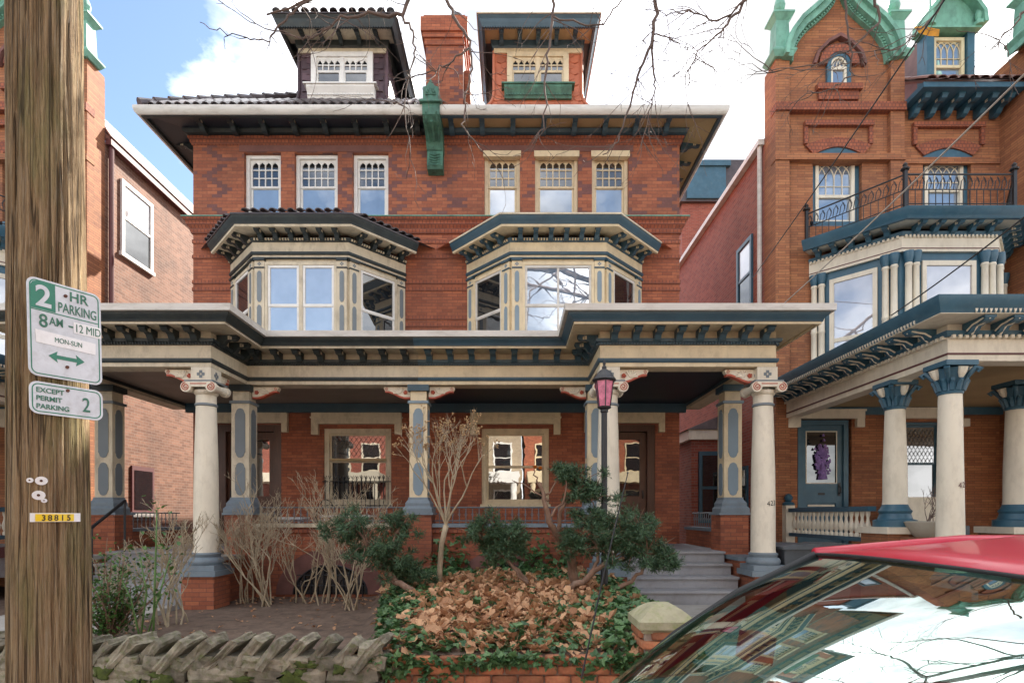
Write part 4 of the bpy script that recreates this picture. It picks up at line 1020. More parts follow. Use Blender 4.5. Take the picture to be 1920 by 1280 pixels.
    # brick bands
    for z, h, pr in ((FZ(215), 0.17, 0.05), (FZ(306), 0.13, 0.03)):
        MB(T).box(x0-0.012, x1+0.012, YF-0.10-pr, YF+0.1, z, z+h).obj('brick_band', 'brick_mould' if h > 0.15 else 'brick_tower', H)
    wa, wb, wz0, wz1 = FX(1533), FX(1607), FZ(415), FZ(293)
    seg = [(wa-0.1+(wb-wa+0.2)*k/8, wz1+0.01+0.16*math.sin(PI*k/8)) for k in range(9)]
    MB(T).prism(seg+[(wb+0.1, wz1-0.02), (wa-0.1, wz1-0.02)], YF-0.02, YF+0.12).obj('window_head', 'teal_trim', H)
    MB(T).strip([(p[0], p[1]+0.005) for p in seg], [(xc+(p[0]-xc)*1.35, p[1]+0.20) for p in seg], YF-0.05, YF+0.02).obj('window_arch', 'brick_mould', H)
    MB(T).box(xc-0.72, xc+0.72, YF-0.10, YF, FZ(240), FZ(231)).box(xc-0.72, xc-0.64, YF-0.06, YF, FZ(272), FZ(240)).box(xc+0.64, xc+0.72, YF-0.06, YF, FZ(272), FZ(240)).obj('label_mould', 'brick_mould', H)
    gothic_sash(H, T, wa, wb, wz0, wz1-0.03, YF+0.08, 'cream_pale', 'teal_trim', 'glass_blue')
    # side: gutter, downpipe, window
    MB(T).box(x0-0.13, x0-0.001, YF+0.42, 24, 9.66, 9.78).obj('side_gutter', 'gutter_white' if right else 'maroon', H)
    MB(T).prism([(x0-0.12,9.79),(x0+0.66,10.75),(x0+0.8,10.75),(x0+0.02,9.75)] if not right else [(x0-0.05,9.785),(x0+1.2,9.9),(x0+1.2,9.79)], YF+0.42, 24).obj('side_roof', 'tile_brown', H)
    MB(T).tube([(x0-0.06, YF+0.52, 9.7), (x0-0.06, YF+0.52, 4.6 if right else 0.2)], 0.05, 8).obj('downpipe', 'gutter_white' if right else 'maroon', H)
    if right: ya, yb2, za, zb = 12.75, 13.6, 6.35, 8.0
    else: ya, yb2, za, zb = 12.65, 13.75, 7.55, 9.2
    sw = MB(T).box(x0-0.05, x0, ya, ya+0.09, za, zb).box(x0-0.05, x0, yb2-0.09, yb2, za, zb).box(x0-0.05, x0, ya+0.09, yb2-0.09, zb-0.09, zb).box(x0-0.07, x0, ya-0.04, yb2+0.04, za-0.09, za).box(x0-0.04, x0, ya+0.09, yb2-0.09, (za+zb)/2-0.03, (za+zb)/2+0.03).obj('side_window', 'white_paint' if not right else 'teal_trim', H)
    MB(T).box(x0-0.018, x0-0.008, ya+0.09, yb2-0.09, (za+zb)/2+0.03, zb-0.09).obj('pane', 'glass_curtain', sw)
    MB(T).box(x0-0.018, x0-0.008, ya+0.09, yb2-0.09, za, (za+zb)/2-0.03).obj('pane', 'glass_dark', sw)
    lw = MB(T).box(x0-0.04, x0, 13.0, 13.8, 1.65, 2.75).obj('side_window', 'maroon' if not right else 'teal_trim', H)
    MB(T).box(x0-0.05, x0-0.041, 13.08, 13.72, 1.73, 2.65).obj('pane', 'glass_dark', lw)
    if not right:
        tl = MB().prism([(-0.10,0),(0.10,0),(0.10,0.22),(-0.10,0.22)], -0.03, 0.0).mesh('roof_tile', 'tile_brown')
        for r in range(6):
            for i in range(40):
                q = 0.02+r*0.19; inst('roof_tile', tl, T @ Matrix.Translation((x0-0.13+q*0.63, YF+0.5+i*0.205+(0.1 if r % 2 else 0), 9.80+q*0.776)) @ Matrix.Rotation(-PI/2, 4, 'Z') @ Matrix.Rotation(-0.60+random.uniform(-.03,.03), 4, 'X'), H)
        MB(T).box(x0+0.64, x0+0.82, YF+0.42, 24, 10.76, 10.82).obj('ridge_cap', 'gutter_white', H)
    if not right: MB(T).box(x0-0.08, x0, 12.9, 13.9, 1.55, 1.64).obj('side_sill', 'white_paint', H)
    if not full: return H
    # ---- wall right of the tower, eaves, tile roof, dormer
    ops = [(FX(1742)-0.1, FX(1815)+0.1, FZ(400), FZ(288)), (FX(1698), FX(1770), 1.8, FZ(790))]
    mb = MB(T); wall_with_openings(mb, x1-0.01, xr, 0.1, FZ(205), ops, YF+0.04, 0.25); mb.obj('front_wall', 'brick_tower', H, recalc=False)
    MB(T).box(x1-0.005, 14, YF+0.30, 24, 0.1, 9.9).obj('rear_block', 'brick_tower', H)
    MB(T).box(xr, xr+3, 10.9, YF+0.3, 0.1, 11.0).obj('wing_wall', 'brick_tower', H)
    wc = (FX(1742)+FX(1815))/2
    seg2 = [(p[0]-xc+wc, p[1]) for p in seg]
    MB(T).prism(seg2+[(wc+(wb-wa)/2+0.1, wz1-0.02), (wc-(wb-wa)/2-0.1, wz1-0.02)], YF+0.02, YF+0.16).obj('window_head', 'teal_trim', H)
    MB(T).strip([(p[0], p[1]+0.005) for p in seg2], [(wc+(p[0]-wc)*1.35, p[1]+0.20) for p in seg2], YF-0.01, YF+0.06).obj('window_arch', 'brick_mould', H)
    MB(T).box(wc-0.75, wc+0.75, YF-0.05, YF+0.04, FZ(240), FZ(231)).box(wc-0.75, wc-0.67, YF-0.03, YF+0.04, FZ(272), FZ(240)).box(wc+0.67, wc+0.75, YF-0.03, YF+0.04, FZ(272), FZ(240)).obj('label_mould', 'brick_mould', H)
    MB(T).box(x1+0.01, xr-0.01, YF+0.005, YF+0.08, FZ(306), FZ(306)+0.13).obj('brick_band', 'brick_tower', H)
    gothic_sash(H, T, FX(1742), FX(1815), FZ(400)+0.1, wz1-0.03, YF+0.12, 'cream_pale', 'teal_trim', 'glass_blue')
    ez = FZ(205)
    MB(T).box(x1+0.012, xr-0.012, YF-0.62, YF+0.04, ez, ez+0.10).obj('eave', 'teal_trim', H)
    eb = bracket_mesh('eave_bracket', 0.50, 0.20, 0.11, ('teal_trim','cream_pale'))
    for i in range(6): inst('eave_bracket', eb, T @ Matrix.Translation((x1+0.22+i*0.34, YF+0.03, ez)), H)
    R = MB(T).add([(x1+0.012,YF-0.66,ez+0.11),(xr,YF-0.66,ez+0.11),(xr,YF+2.4,ez+2.3),(x1+0.012,YF+2.4,ez+2.3)], [(0,1,2,3)]).obj('tile_roof', 'tile_brown', H, recalc=False)
    tm = MB(); n = 5
    tm.strip([(0.10*math.cos(PI*k/n), 0.055*math.sin(PI*k/n)) for k in range(n+1)], [(0.085*math.cos(PI*k/n), 0.04*math.sin(PI*k/n)) for k in range(n+1)], 0, 0.36, 'y')
    me = tm.mesh('roof_tile', 'tile_brown')
    for r in range(7):
        for i in range(10):
            inst('roof_tile', me, T @ Matrix.Translation((x1+0.12+i*0.21, YF-0.70+r*0.26, ez+0.115+r*0.187)) @ Matrix.Rotation(math.atan(0.72)+random.uniform(-.03,.03), 4, 'X'), R)
    dx0, dx1, yd = FX(1738)*12.3/YF, FX(1828)*12.3/YF, 12.3
    dz = lambda py: EYE+(965-py)*yd/FPX
    Dm = MB(T).box(dx0, dx0+0.16, yd, yd+0.3, dz(172), dz(58)).obj('dormer', 'teal_trim', H); MB(T).box(dx1-0.16, dx1, yd, yd+0.3, dz(172), dz(58)).obj('dormer_post', 'teal_trim', Dm)
    MB(T).box(dx0+0.01, dx1-0.01, yd+0.301, yd+2.2, 10.2, dz(58)).obj('dormer_side', 'tile_brown', Dm)
    MB(T).box(dx0-0.10, dx1+0.10, yd-0.20, yd+0.1, dz(190), dz(165)).box(dx0-0.16, dx1+0.16, yd-0.26, yd+0.1, dz(165), dz(161)).obj('dormer_sill', 'teal_trim', Dm)
    for k, f_ in enumerate((0.15, 0.5, 0.85)):
        x = dx0+(dx1-dx0)*f_; z = dz(178)
        MB(T).prism([(x+0.10*math.cos(2*PI*i/8)*(1 if i % 2 else 0.8), z+0.09*math.sin(2*PI*i/8)*(1 if i % 2 else 0.8)) for i in range(8)], yd-0.225, yd-0.201).obj('rosette', 'cream_pale', Dm)
    gothic_sash(Dm, T, dx0+0.18, dx1-0.18, dz(160), dz(66), yd+0.06, 'cream', None, 'glass_blue').name = 'dormer_window'
    MB(T).box(dx0-0.06, dx1+0.06, yd-0.12, yd+0.3, dz(60), dz(56)).obj('dormer_head', 'copper', Dm)
    og = [(dx0-0.05, dz(55)), (dx0-0.02, dz(35)), (dx0+0.18, dz(12)), (dx0+0.38, dz(-2)), ((dx0+dx1)/2, dz(-22))]
    og2 = og+[(dx0+dx1-p[0], p[1]) for p in reversed(og[:-1])]
    MB(T).prism(og2, yd-0.02, yd+0.3).obj('dormer_gable', 'copper', Dm)
    MB(T).strip(og2, [(((dx0+dx1)/2)+(p[0]-(dx0+dx1)/2)*1.14, dz(55)+(p[1]-dz(55))*1.12) for p in og2], yd-0.22, yd+0.3).obj('dormer_coping', 'copper', Dm)
    for xx in (dx0+0.0, dx1-0.0):
        MB(T).lathe(xx, yd-0.1, [(0.10,dz(56)),(0.10,dz(50)),(0.05,dz(46)),(0.075,dz(36)),(0.05,dz(28)),(0.012,dz(16)),(0.01,dz(4))], 10).obj('finial', 'copper', Dm)
    # wing beyond: raking copper and pinnacle
    MB(T).prism([(xr-0.05,10.9),(xr+3,10.9),(xr+3,12.6),(xr+0.9,11.6),(xr-0.05,11.0)], 10.85, 11.3).obj('wing_gable', 'brick_tower', H)
    MB(T).strip([(xr-0.25,10.85),(xr+0.9,11.62),(xr+3,12.62)], [(xr-0.25,10.97),(xr+0.9,11.76),(xr+3,12.76)], 10.7, 11.35).obj('wing_coping', 'copper', H)
    pinnacle(H, T @ Matrix.Translation((0,-0.55,0)), xr+0.05, 11.05)
    # ---- bay window with balcony
    uc, fh, bh, yb = 8.29, 0.89, 2.01, 10.65
    pts = [(uc-bh,YF+0.03),(uc-fh,yb),(uc+fh,yb),(uc+bh,YF+0.03)]
    B = MB(T).prism(pts, 3.95, 6.95, 'z').obj('bay_window', 'teal_trim', H)
    MB(T).sweep(pts, [(-0.05,6.58),(0.06,6.58),(0.06,6.87),(-0.05,6.87)]).obj('frieze', 'cream_pale', B)
    MB(T).sweep(pts, [(0.058,6.63),(0.066,6.63),(0.066,6.648),(0.058,6.648)]).obj('stripe', 'maroon', B)
    MB(T).sweep(pts, [(-0.05,6.872),(0.08,6.872),(0.11,6.94),(-0.05,6.94)]).obj('bed_moulding', 'teal_trim', B)
    dn = MB(T)
    for p, rz in along(pts, 1, 0.075, 0.04):
        q = MB(T @ Matrix.Translation((p.x, p.y, 6.865)) @ Matrix.Rotation(rz, 4, 'Z')); q.box(-0.019, 0.019, -0.095, -0.06, -0.03, 0.02)
        b_ = len(dn.v); dn.v += q.v; dn.f += [[b_+i for i in f] for f in q.f]; dn.mi += q.mi
    dn.obj('dentil', 'cream_pale', B)
    MB(T).sweep(pts, [(-0.05,7.06),(0.42,7.04),(0.42,7.07),(-0.05,7.09)]).obj('soffit', 'cream_pale', B)
    soft(MB(T).sweep(pts, [(0.36,7.02),(0.42,7.02),(0.45,7.08),(0.50,7.14),(0.52,7.20),(-0.05,7.24),(-0.05,7.10),(0.36,7.08)]).obj('cornice', 'teal_trim', B))
    bk = bracket_mesh('bay_bracket', 0.30, 0.14, 0.09, ('teal_trim','cream_pale'))
    for p, rz in along(pts, 1, 0.34, 0.2):
        inst('bracket', bk, T @ Matrix.Translation((p.x, p.y, 7.045)) @ Matrix.Rotation(rz, 4, 'Z') @ Matrix.Translation((0,-0.06,0)), B)
    MB(T).prism([(uc-bh,YF),(uc-fh,yb),(uc+fh,yb),(uc+bh,YF)], 7.241, 7.26, 'z').obj('balcony_deck', 'base_blue', B)
    for i in range(3):
        a, b = Vector(pts[i]), Vector(pts[i+1]); d = b-a; L = d.length
        M = T @ facing((a.x, a.y, 0), math.atan2(d.y, d.x))
        for e in (0.10, 0.24, L-0.24, L-0.10):
            soft(MB(M).lathe(e, -0.06, [(0.075,4.5),(0.075,4.62),(0.062,4.64),(0.06,5.35),(0.066,5.36),(0.066,5.40),(0.06,5.41),(0.055,6.30),(0.07,6.32),(0.06,6.36)], 14).obj('colonnette', 'cream_pale', B))
            soft(MB(M).lathe(e, -0.06, [(0.06,6.362),(0.075,6.42),(0.095,6.50),(0.095,6.575)], 10).obj('capital', 'teal_trim', B))
            MB(M).box(e-0.078, e+0.078, -0.14, 0.02, 4.2, 4.498).obj('pedestal', 'cream_pale', B)
            pm = MB(M).tube([(e,-0.143,4.27),(e+0.045,-0.143,4.35),(e,-0.143,4.43),(e-0.045,-0.143,4.35),(e,-0.143,4.27)], 0.008, 4); pm.obj('diamond', 'teal_trim', B)
        c0, c1 = 0.38, L-0.38
        fr = MB(M); fr.box(c0, c0+0.08, -0.04, 0.01, 4.0, 6.42).box(c1-0.08, c1, -0.04, 0.01, 4.0, 6.42).box(c0+0.08, c1-0.08, -0.04, 0.01, 6.33, 6.42).box(c0+0.08, c1-0.08, -0.03, 0.01, 5.12, 5.20).box(c0+0.08, c1-0.08, -0.03, 0.01, 4.0, 4.3)
        wn = fr.obj('window', 'cream_pale', B)
        MB(M).box(c0+0.08, c1-0.08, -0.014, -0.004, 5.2, 6.33).obj('pane', 'glass_curtain', wn)
        MB(M).box(c0+0.08, c1-0.08, -0.014, -0.004, 4.3, 5.12).obj('pane', 'glass_curtain', wn)
    # balcony railing
    rp_ = [(uc-bh-0.1,YF-0.02),(uc-fh-0.12,yb-0.28),(uc+fh+0.12,yb-0.28),(uc+bh,YF-0.05)]
    rl = MB(T)
    for z in (7.36, 7.62, 7.90): rl.tube([(p[0], p[1], z) for p in rp_], 0.016 if z > 7.8 else 0.010, 6)
    RL = rl.obj('balcony_railing', 'iron', H)
    bar = MB().tube([(0,0,7.2),(0,0,7.62)], 0.008, 4).tube([(-0.05,0,7.63),(-0.03,0,7.78),(0.02,0,7.84),(0.05,0,7.76),(0.03,0,7.68)], 0.008, 4).tube([(0,0,7.62),(0.05,0,7.72),(0,0,7.86)], 0.006, 4).mesh('railing_bar', 'iron')
    for p, rz in along(rp_, 1, 0.125, 0.06): inst('railing_bar', bar, T @ Matrix.Translation((p.x, p.y, 0)) @ Matrix.Rotation(rz, 4, 'Z'), RL)
    for p in rp_[:3]:
        MB(T).box(p[0]-0.03, p[0]+0.03, p[1]-0.03, p[1]+0.03, 7.2, 7.98).lathe(p[0], p[1], [(0.07,7.98),(0.08,8.0),(0.03,8.05),(0.045,8.08),(0.01,8.12)], 8).obj('railing_post', 'iron', RL)
    # ---- porch
    yfp = 7.35; xp = 5.72
    path = [(xp, YF-0.02), (xp, yfp), (12.5, yfp)]
    pr = [(0,3.62),(0,3.93),(-0.25,3.93),(-0.25,3.62)]
    E = MB(T).sweep(path, pr, 1).obj('entablature', 'cream_pale', H)
    MB(T).sweep(path, [(0.001,3.70),(0.010,3.70),(0.010,3.725),(0.001,3.725)]).obj('stripe', 'maroon', E)
    MB(T).sweep(path, [(-0.25,3.932),(0.03,3.932),(0.07,4.0),(-0.25,4.0)]).obj('bed_moulding', 'teal_trim', E)
    dn = MB(T)
    for p, rz in along(path, 1, 0.085, 0.04):
        q = MB(T @ Matrix.Translation((p.x, p.y, 3.95)) @ Matrix.Rotation(rz, 4, 'Z')); q.box(-0.022, 0.022, -0.06, -0.001, -0.045, 0.0)
        b_ = len(dn.v); dn.v += q.v; dn.f += [[b_+i for i in f] for f in q.f]; dn.mi += q.mi
    dn.obj('dentil', 'cream_pale', E)
    MB(T).sweep(path, [(-0.25,4.10),(0.40,4.10),(0.40,4.13),(-0.25,4.13)]).obj('soffit', 'cream_pale', E)
    MB(T).sweep(path, [(-0.25,4.002),(0.0,4.002),(0.0,4.098),(-0.25,4.098)]).obj('bracket_board', 'cream_pale', E)
    soft(MB(T).sweep(path, [(0.36,4.11),(0.405,4.11),(0.43,4.17),(0.49,4.24),(0.50,4.30),(-0.25,4.42),(-0.25,4.14),(0.36,4.14)]).obj('cornice', 'teal_trim', E))
    dn = MB(T)
    for p, rz in along(path, 1, 0.06, 0.03):
        q = MB(T @ Matrix.Translation((p.x, p.y, 4.135)) @ Matrix.Rotation(rz, 4, 'Z')); q.prism([(-0.02,0.02),(0.02,0.02),(0,-0.03)], -0.425, -0.40, 'y')
        b_ = len(dn.v); dn.v += q.v; dn.f += [[b_+i for i in f] for f in q.f]; dn.mi += q.mi
    dn.obj('saw_edge', 'cream_pale', E)
    pbk = bracket_mesh('porch_bracket', 0.36, 0.15, 0.12, ('teal_trim','cream_pale'), cross=False)
    gold = MB().tube([(0.065,-0.34,-0.03),(0.065,-0.25,-0.05),(0.065,-0.17,-0.06),(0.065,-0.08,-0.11)], 0.012, 5).tube([(-0.065,-0.34,-0.03),(-0.065,-0.25,-0.05),(-0.065,-0.17,-0.06),(-0.065,-0.08,-0.11)], 0.012, 5).tube([(0.0,-0.36,-0.035),(0,-0.25,-0.075),(0,-0.17,-0.07),(0,-0.08,-0.155)], 0.014, 5).mesh('bracket_relief', 'cream_pale')
    for p, rz in along(path, 1, 0.37, 0.25):
        M = T @ Matrix.Translation((p.x, p.y, 4.099)) @ Matrix.Rotation(rz, 4, 'Z')
        inst('bracket', pbk, M, E); inst('bracket_relief', gold, M, E)
    MB(T).box(xp+0.26, 12.5, yfp+0.26, YF, 3.86, 3.92).obj('porch_ceiling', 'tan_soffit', H)
    MB(T).box(xp+0.26, 12.5, yfp+0.26, YF, 4.15, 4.4).obj('porch_roof', 'teal_trim', H)
    MB(T).box(xp+0.3, 12.5, YF-0.06, YF-0.001, 3.70, 3.855).obj('wall_plate', 'teal_trim', H)
    # spandrel arches under the beam
    def span(T2, L):
        k = [(0.0,3.619),(L,3.619)]; m = MB(T2); n = 8; r = 0.20
        for (c, s_) in ((0.0, 1), (L, -1)):
            m = MB(T2)
            arc = [(c+s_*(r-r*math.sin(PI/2*i/n)), 3.619-0.0-r+r*math.cos(PI/2*i/n)) for i in range(n+1)]
            m.prism([(c, 3.619)]+[(c+s_*r-s_*r*math.cos(PI/2*i/n), 3.619-r+r*math.sin(PI/2*i/n)) for i in range(n+1)], 0.02, 0.22); m.obj('spandrel', 'cream_pale', E)
    cols = [(xp+0.14, yfp+0.14, 0.1), (xp+0.14, yfp+1.22, 1.42), (xp+2.0, yfp+1.22, 1.42), (xp+2.0, yfp+0.14, 0.1)]
    span(T @ Matrix.Translation((xp+0.02, yfp+1.10, 0)) @ Matrix.Rotation(-PI/2, 4, 'Z'), 0.84)
    span(T @ Matrix.Translation((xp+0.02, YF-0.1, 0)) @ Matrix.Rotation(-PI/2, 4, 'Z'), 2.95)
    span(T @ Matrix.Translation((xp+0.32, yfp+0.02, 0)), 1.5)
    for X, Y, zb in cols:
        if zb > 1:
            pc = MB(T).box(X-0.32, X+0.32, Y-0.32, Y+0.32, 0.08, zb-0.10).obj('porch_column', 'brick_tower', H)
            MB(T).box(X-0.36, X+0.36, Y-0.36, Y+0.36, zb-0.099, zb).obj('pier_cap', 'cream_pale', pc)
        else: pc = MB(T).box(X-0.28, X+0.28, Y-0.28, Y+0.28, 0.08, 0.5).obj('porch_column', 'brick_tower', H)
        z = zb if zb > 1 else 0.5
        soft(MB(T).lathe(X, Y, [(0.29,z),(0.29,z+0.10),(0.23,z+0.12),(0.205,z+0.2),(0.225,z+0.24),(0.195,z+0.28),(0.168,z+0.34)], 24).obj('base', 'teal_trim', pc))
        soft(MB(T).lathe(X, Y, [(0.17,z+0.34),(0.163,z+0.40),(0.16,z+0.9),(0.132,3.20)], 28).obj('shaft', 'cream_pale', pc))
        soft(MB(T).lathe(X, Y, [(0.142,3.201),(0.15,3.23),(0.138,3.25),(0.145,3.36),(0.19,3.50),(0.21,3.53)], 16).obj('capital', 'teal_trim', pc))
        cv = MB(T); cv.box(X-0.21, X+0.21, Y-0.21, Y+0.21, 3.555, 3.62)
        for sx in (-1, 1):
            for sy in (-1, 1):
                cv.tube([(X+sx*0.095, Y+sy*0.095, 3.34), (X+sx*0.14, Y+sy*0.14, 3.44), (X+sx*0.19, Y+sy*0.19, 3.53), (X+sx*0.225, Y+sy*0.225, 3.50), (X+sx*0.20, Y+sy*0.20, 3.465)], [0.02,0.03,0.036,0.034,0.02], 7)
        for k in range(12):
            t = 2*PI*k/12; cv.tube([(X+0.135*math.cos(t),Y+0.135*math.sin(t),3.25),(X+0.165*math.cos(t),Y+0.165*math.sin(t),3.34),(X+0.205*math.cos(t),Y+0.205*math.sin(t),3.385),(X+0.20*math.cos(t),Y+0.20*math.sin(t),3.355)], [0.034,0.034,0.024,0.012], 5)
        cv.obj('abacus', 'teal_trim', pc)
        for (dx, dy) in ((0,-1),(-1,0)): MB(T).tube([(X+dx*0.18, Y+dy*0.18, 3.40), (X+dx*0.20, Y+dy*0.20, 3.45), (X+dx*0.225, Y+dy*0.225, 3.53)], [0.025,0.045,0.055], 7).obj('capital_leaf', 'cream_pale', pc)
    MB(T).box(xp-0.1, 12.5, 8.3, YF, 0.5, 1.0).obj('porch_floor', 'step_grey', H)
    MB(T).box(xp-0.13, xp-0.101, 8.9, YF-0.05, 0.85, 1.04).obj('floor_edge', 'maroon', H)
    # side balustrade with newel
    br = MB(T).box(xp-0.06, xp+0.06, 8.9, 11.45, 1.17, 1.24).box(xp-0.07, xp+0.07, 8.9, 11.45, 1.66, 1.74).obj('balustrade', 'teal_trim', H)
    b0 = soft(MB().lathe(0, 0, [(0.035,1.241),(0.035,1.29),(0.02,1.31),(0.042,1.37),(0.046,1.42),(0.022,1.52),(0.02,1.56),(0.032,1.60),(0.034,1.659)], 10).obj('baluster', 'cream_pale', br)); bal = b0.data
    b0.matrix_basis = T @ Matrix.Translation((xp, 9.0, 0)); WM[b0.name] = b0.matrix_basis.copy()
    for i in range(1, 17): inst('baluster', bal, T @ Matrix.Translation((xp, 9.0+i*0.147, 0)), br)
    nw = MB(T).box(xp-0.09, xp+0.09, 11.5, 11.68, 1.0, 1.80).obj('newel', 'cream_pale', br)
    soft(MB(T).lathe(xp, 11.59, [(0.11,1.80),(0.12,1.84),(0.05,1.88),(0.08,1.93),(0.085,1.97),(0.05,2.02),(0.005,2.04)], 12).obj('newel_cap', 'teal_trim', br))
    # door and window under the porch
    a, b, zt2 = FX(1497), FX(1592), FZ(787)
    dd = MB(T).box(a, a+0.10, YF+0.02, YF+0.2, 1.001, zt2).box(b-0.10, b, YF+0.02, YF+0.2, 1.001, zt2).box(a+0.10, b-0.10, YF+0.02, YF+0.2, zt2-0.10, zt2).obj('door', 'teal_trim', H)
    lf = MB(T); l, r_ = a+0.102, b-0.102
    lf.box(l, l+0.10, YF+0.06, YF+0.1, 1.002, zt2-0.102).box(r_-0.14, r_, YF+0.06, YF+0.1, 1.002, zt2-0.102).box(l+0.1, r_-0.14, YF+0.06, YF+0.1, 3.35, zt2-0.102).box(l+0.1, r_-0.14, YF+0.06, YF+0.1, 1.85, 2.28).box(l+0.1, r_-0.14, YF+0.06, YF+0.1, 1.002, 1.15).box(l+0.1, r_-0.14, YF+0.085, YF+0.1, 1.15, 1.85)
    lf.obj('door_leaf', 'teal_trim', dd)
    MB(T).box(l+0.1, r_-0.14, YF+0.075, YF+0.084, 2.28, 3.35).obj('door_pane', 'glass_dark', dd)
    MB(T).box(l+0.08, l+0.1, YF+0.05, YF+0.075, 2.26, 3.37).box(r_-0.14, r_-0.12, YF+0.05, YF+0.075, 2.26, 3.37).box(l+0.1, r_-0.14, YF+0.05, YF+0.075, 3.35, 3.37).box(l+0.1, r_-0.14, YF+0.05, YF+0.075, 2.26, 2.28).obj('door_moulding', 'cream_pale', dd); MB(T).box(l+0.13, r_-0.17, YF+0.06, YF+0.084, 1.78, 1.82).obj('panel_moulding', 'cream_pale', dd)
    MB(T).box((l+r_)/2-0.09, (l+r_)/2+0.05, YF+0.05, YF+0.06, 2.02, 2.07).obj('mail_slot', 'iron', dd)
    MB(T).box(r_-0.10, r_-0.05, YF+0.045, YF+0.059, 2.0, 2.28).tube([(r_-0.075,YF+0.045,2.05),(r_-0.075,YF+0.0,2.08),(r_-0.075,YF+0.0,2.18),(r_-0.075,YF+0.045,2.21)], 0.012, 6).obj('handle', 'iron', dd)
    fl = MB(T); random.seed(3)
    for k in range(130):
        fx = (l+r_)/2-0.02+random.gauss(0, 0.075); fz = 2.80+random.gauss(0, 0.14)
        fl.tube([(fx,YF+0.03,fz),(fx+random.uniform(-.03,.03),YF+0.02,fz+0.05)], [0.03,0.012], 5)
    fl.tube([((l+r_)/2,YF+0.03,2.35),((l+r_)/2-0.01,YF+0.03,2.7)], [0.09,0.04], 6)
    fl.obj('wreath', 'flower_purple', dd)['kind'] = 'stuff'
    hdm = MB(T).box(a-0.15, b+0.28, YF-0.10, YF-0.001, zt2+0.02, zt2+0.17).box(a-0.17, b+0.30, YF-0.12, YF-0.001, zt2+0.17, zt2+0.21)
    for x in (a-0.15, b+0.12): hdm.box(x, x+0.16, YF-0.09, YF-0.001, zt2-0.16, zt2+0.019)
    hdm.obj('door_hood', 'cream_pale', H)
    w2 = sash_window(H, T, FX(1698)+0.002, FX(1770)-0.002, 1.81, FZ(790)-0.002, YF+0.08, 'teal_trim', 'glass_lace', 'glass_dark', cols=0, split=0.5, cas=0.06)
    lead = MB(T)
    for i in range(7):
        x = FX(1698)+0.14+i*0.085
        for zz in (2.75, 2.9, 3.05, 3.2, 3.35): lead.tube([(x-0.042,YF+0.13,zz),(x,YF+0.13,zz+0.07),(x+0.042,YF+0.13,zz),(x,YF+0.13,zz-0.07),(x-0.042,YF+0.13,zz)], 0.005, 4)
    lead.obj('leading', 'iron_grey', w2)
    h3 = MB(T).box(FX(1690), FX(1800), YF-0.10, YF-0.001, FZ(785), FZ(765)); h3.box(FX(1795), FX(1812), YF-0.10, YF-0.001, FZ(800), FZ(785.5)); h3.obj('window_hood', 'cream_pale', H)
    return H
tower_house(Matrix.Identity(4), 'brick house with green copper ogee gable and iron balcony, beside the wheelie bins', True, True)
TL = Matrix.Translation((-3.36,0,0)) @ Matrix.Diagonal((-1,1,1,1))
tower_house(TL, 'brick house behind the utility pole with pale side wall and white framed side window', True, False)
# small far house in the gap, with blue dormer
g = thing('far_house', (6.0, 30, 0.1), 'far house with blue dormer showing in the gap between the houses', 'house')
MB().box(8.2, 14, 27, 34, 0.1, 16.6).obj('wall', 'brick_side', g)
MB().prism([(8.0,16.6),(14.2,16.6),(14.2,18.6),(9.2,18.6)], 26.8, 34).obj('roof', 'tile_dark', g)
MB().box(8.35, 10.2, 26.7, 27.5, 16.7, 18.2).box(8.2, 10.4, 26.6, 27.5, 18.2, 18.45).obj('dormer', 'teal_trim', g)
# rear side bay of the turreted house, seen down the passage
rb = thing('side_bay', (5.2, 15, 0.1), 'small side bay with blue window down the passage between houses', 'bay')
MB().box(4.55, 5.48, 14.2, 16.5, 0.1, 3.5).obj('wall', 'brick_side', rb)
MB().box(4.45, 5.48, 14.1, 16.6, 3.502, 3.75).obj('fascia', 'cream_pale', rb)
MB().prism([(4.40,3.752),(5.48,3.752),(5.48,4.2)], 14.05, 16.65).obj('roof', 'tile_dark', rb)
wn = MB().box(4.72, 5.30, 14.12, 14.198, 1.4, 3.2).obj('window', 'teal_trim', rb)
MB().box(4.80, 5.22, 14.10, 14.119, 1.5, 2.25).obj('pane', 'glass_dark', wn); MB().box(4.80, 5.22, 14.10, 14.119, 2.33, 3.1).obj('pane', 'glass_dark', wn)
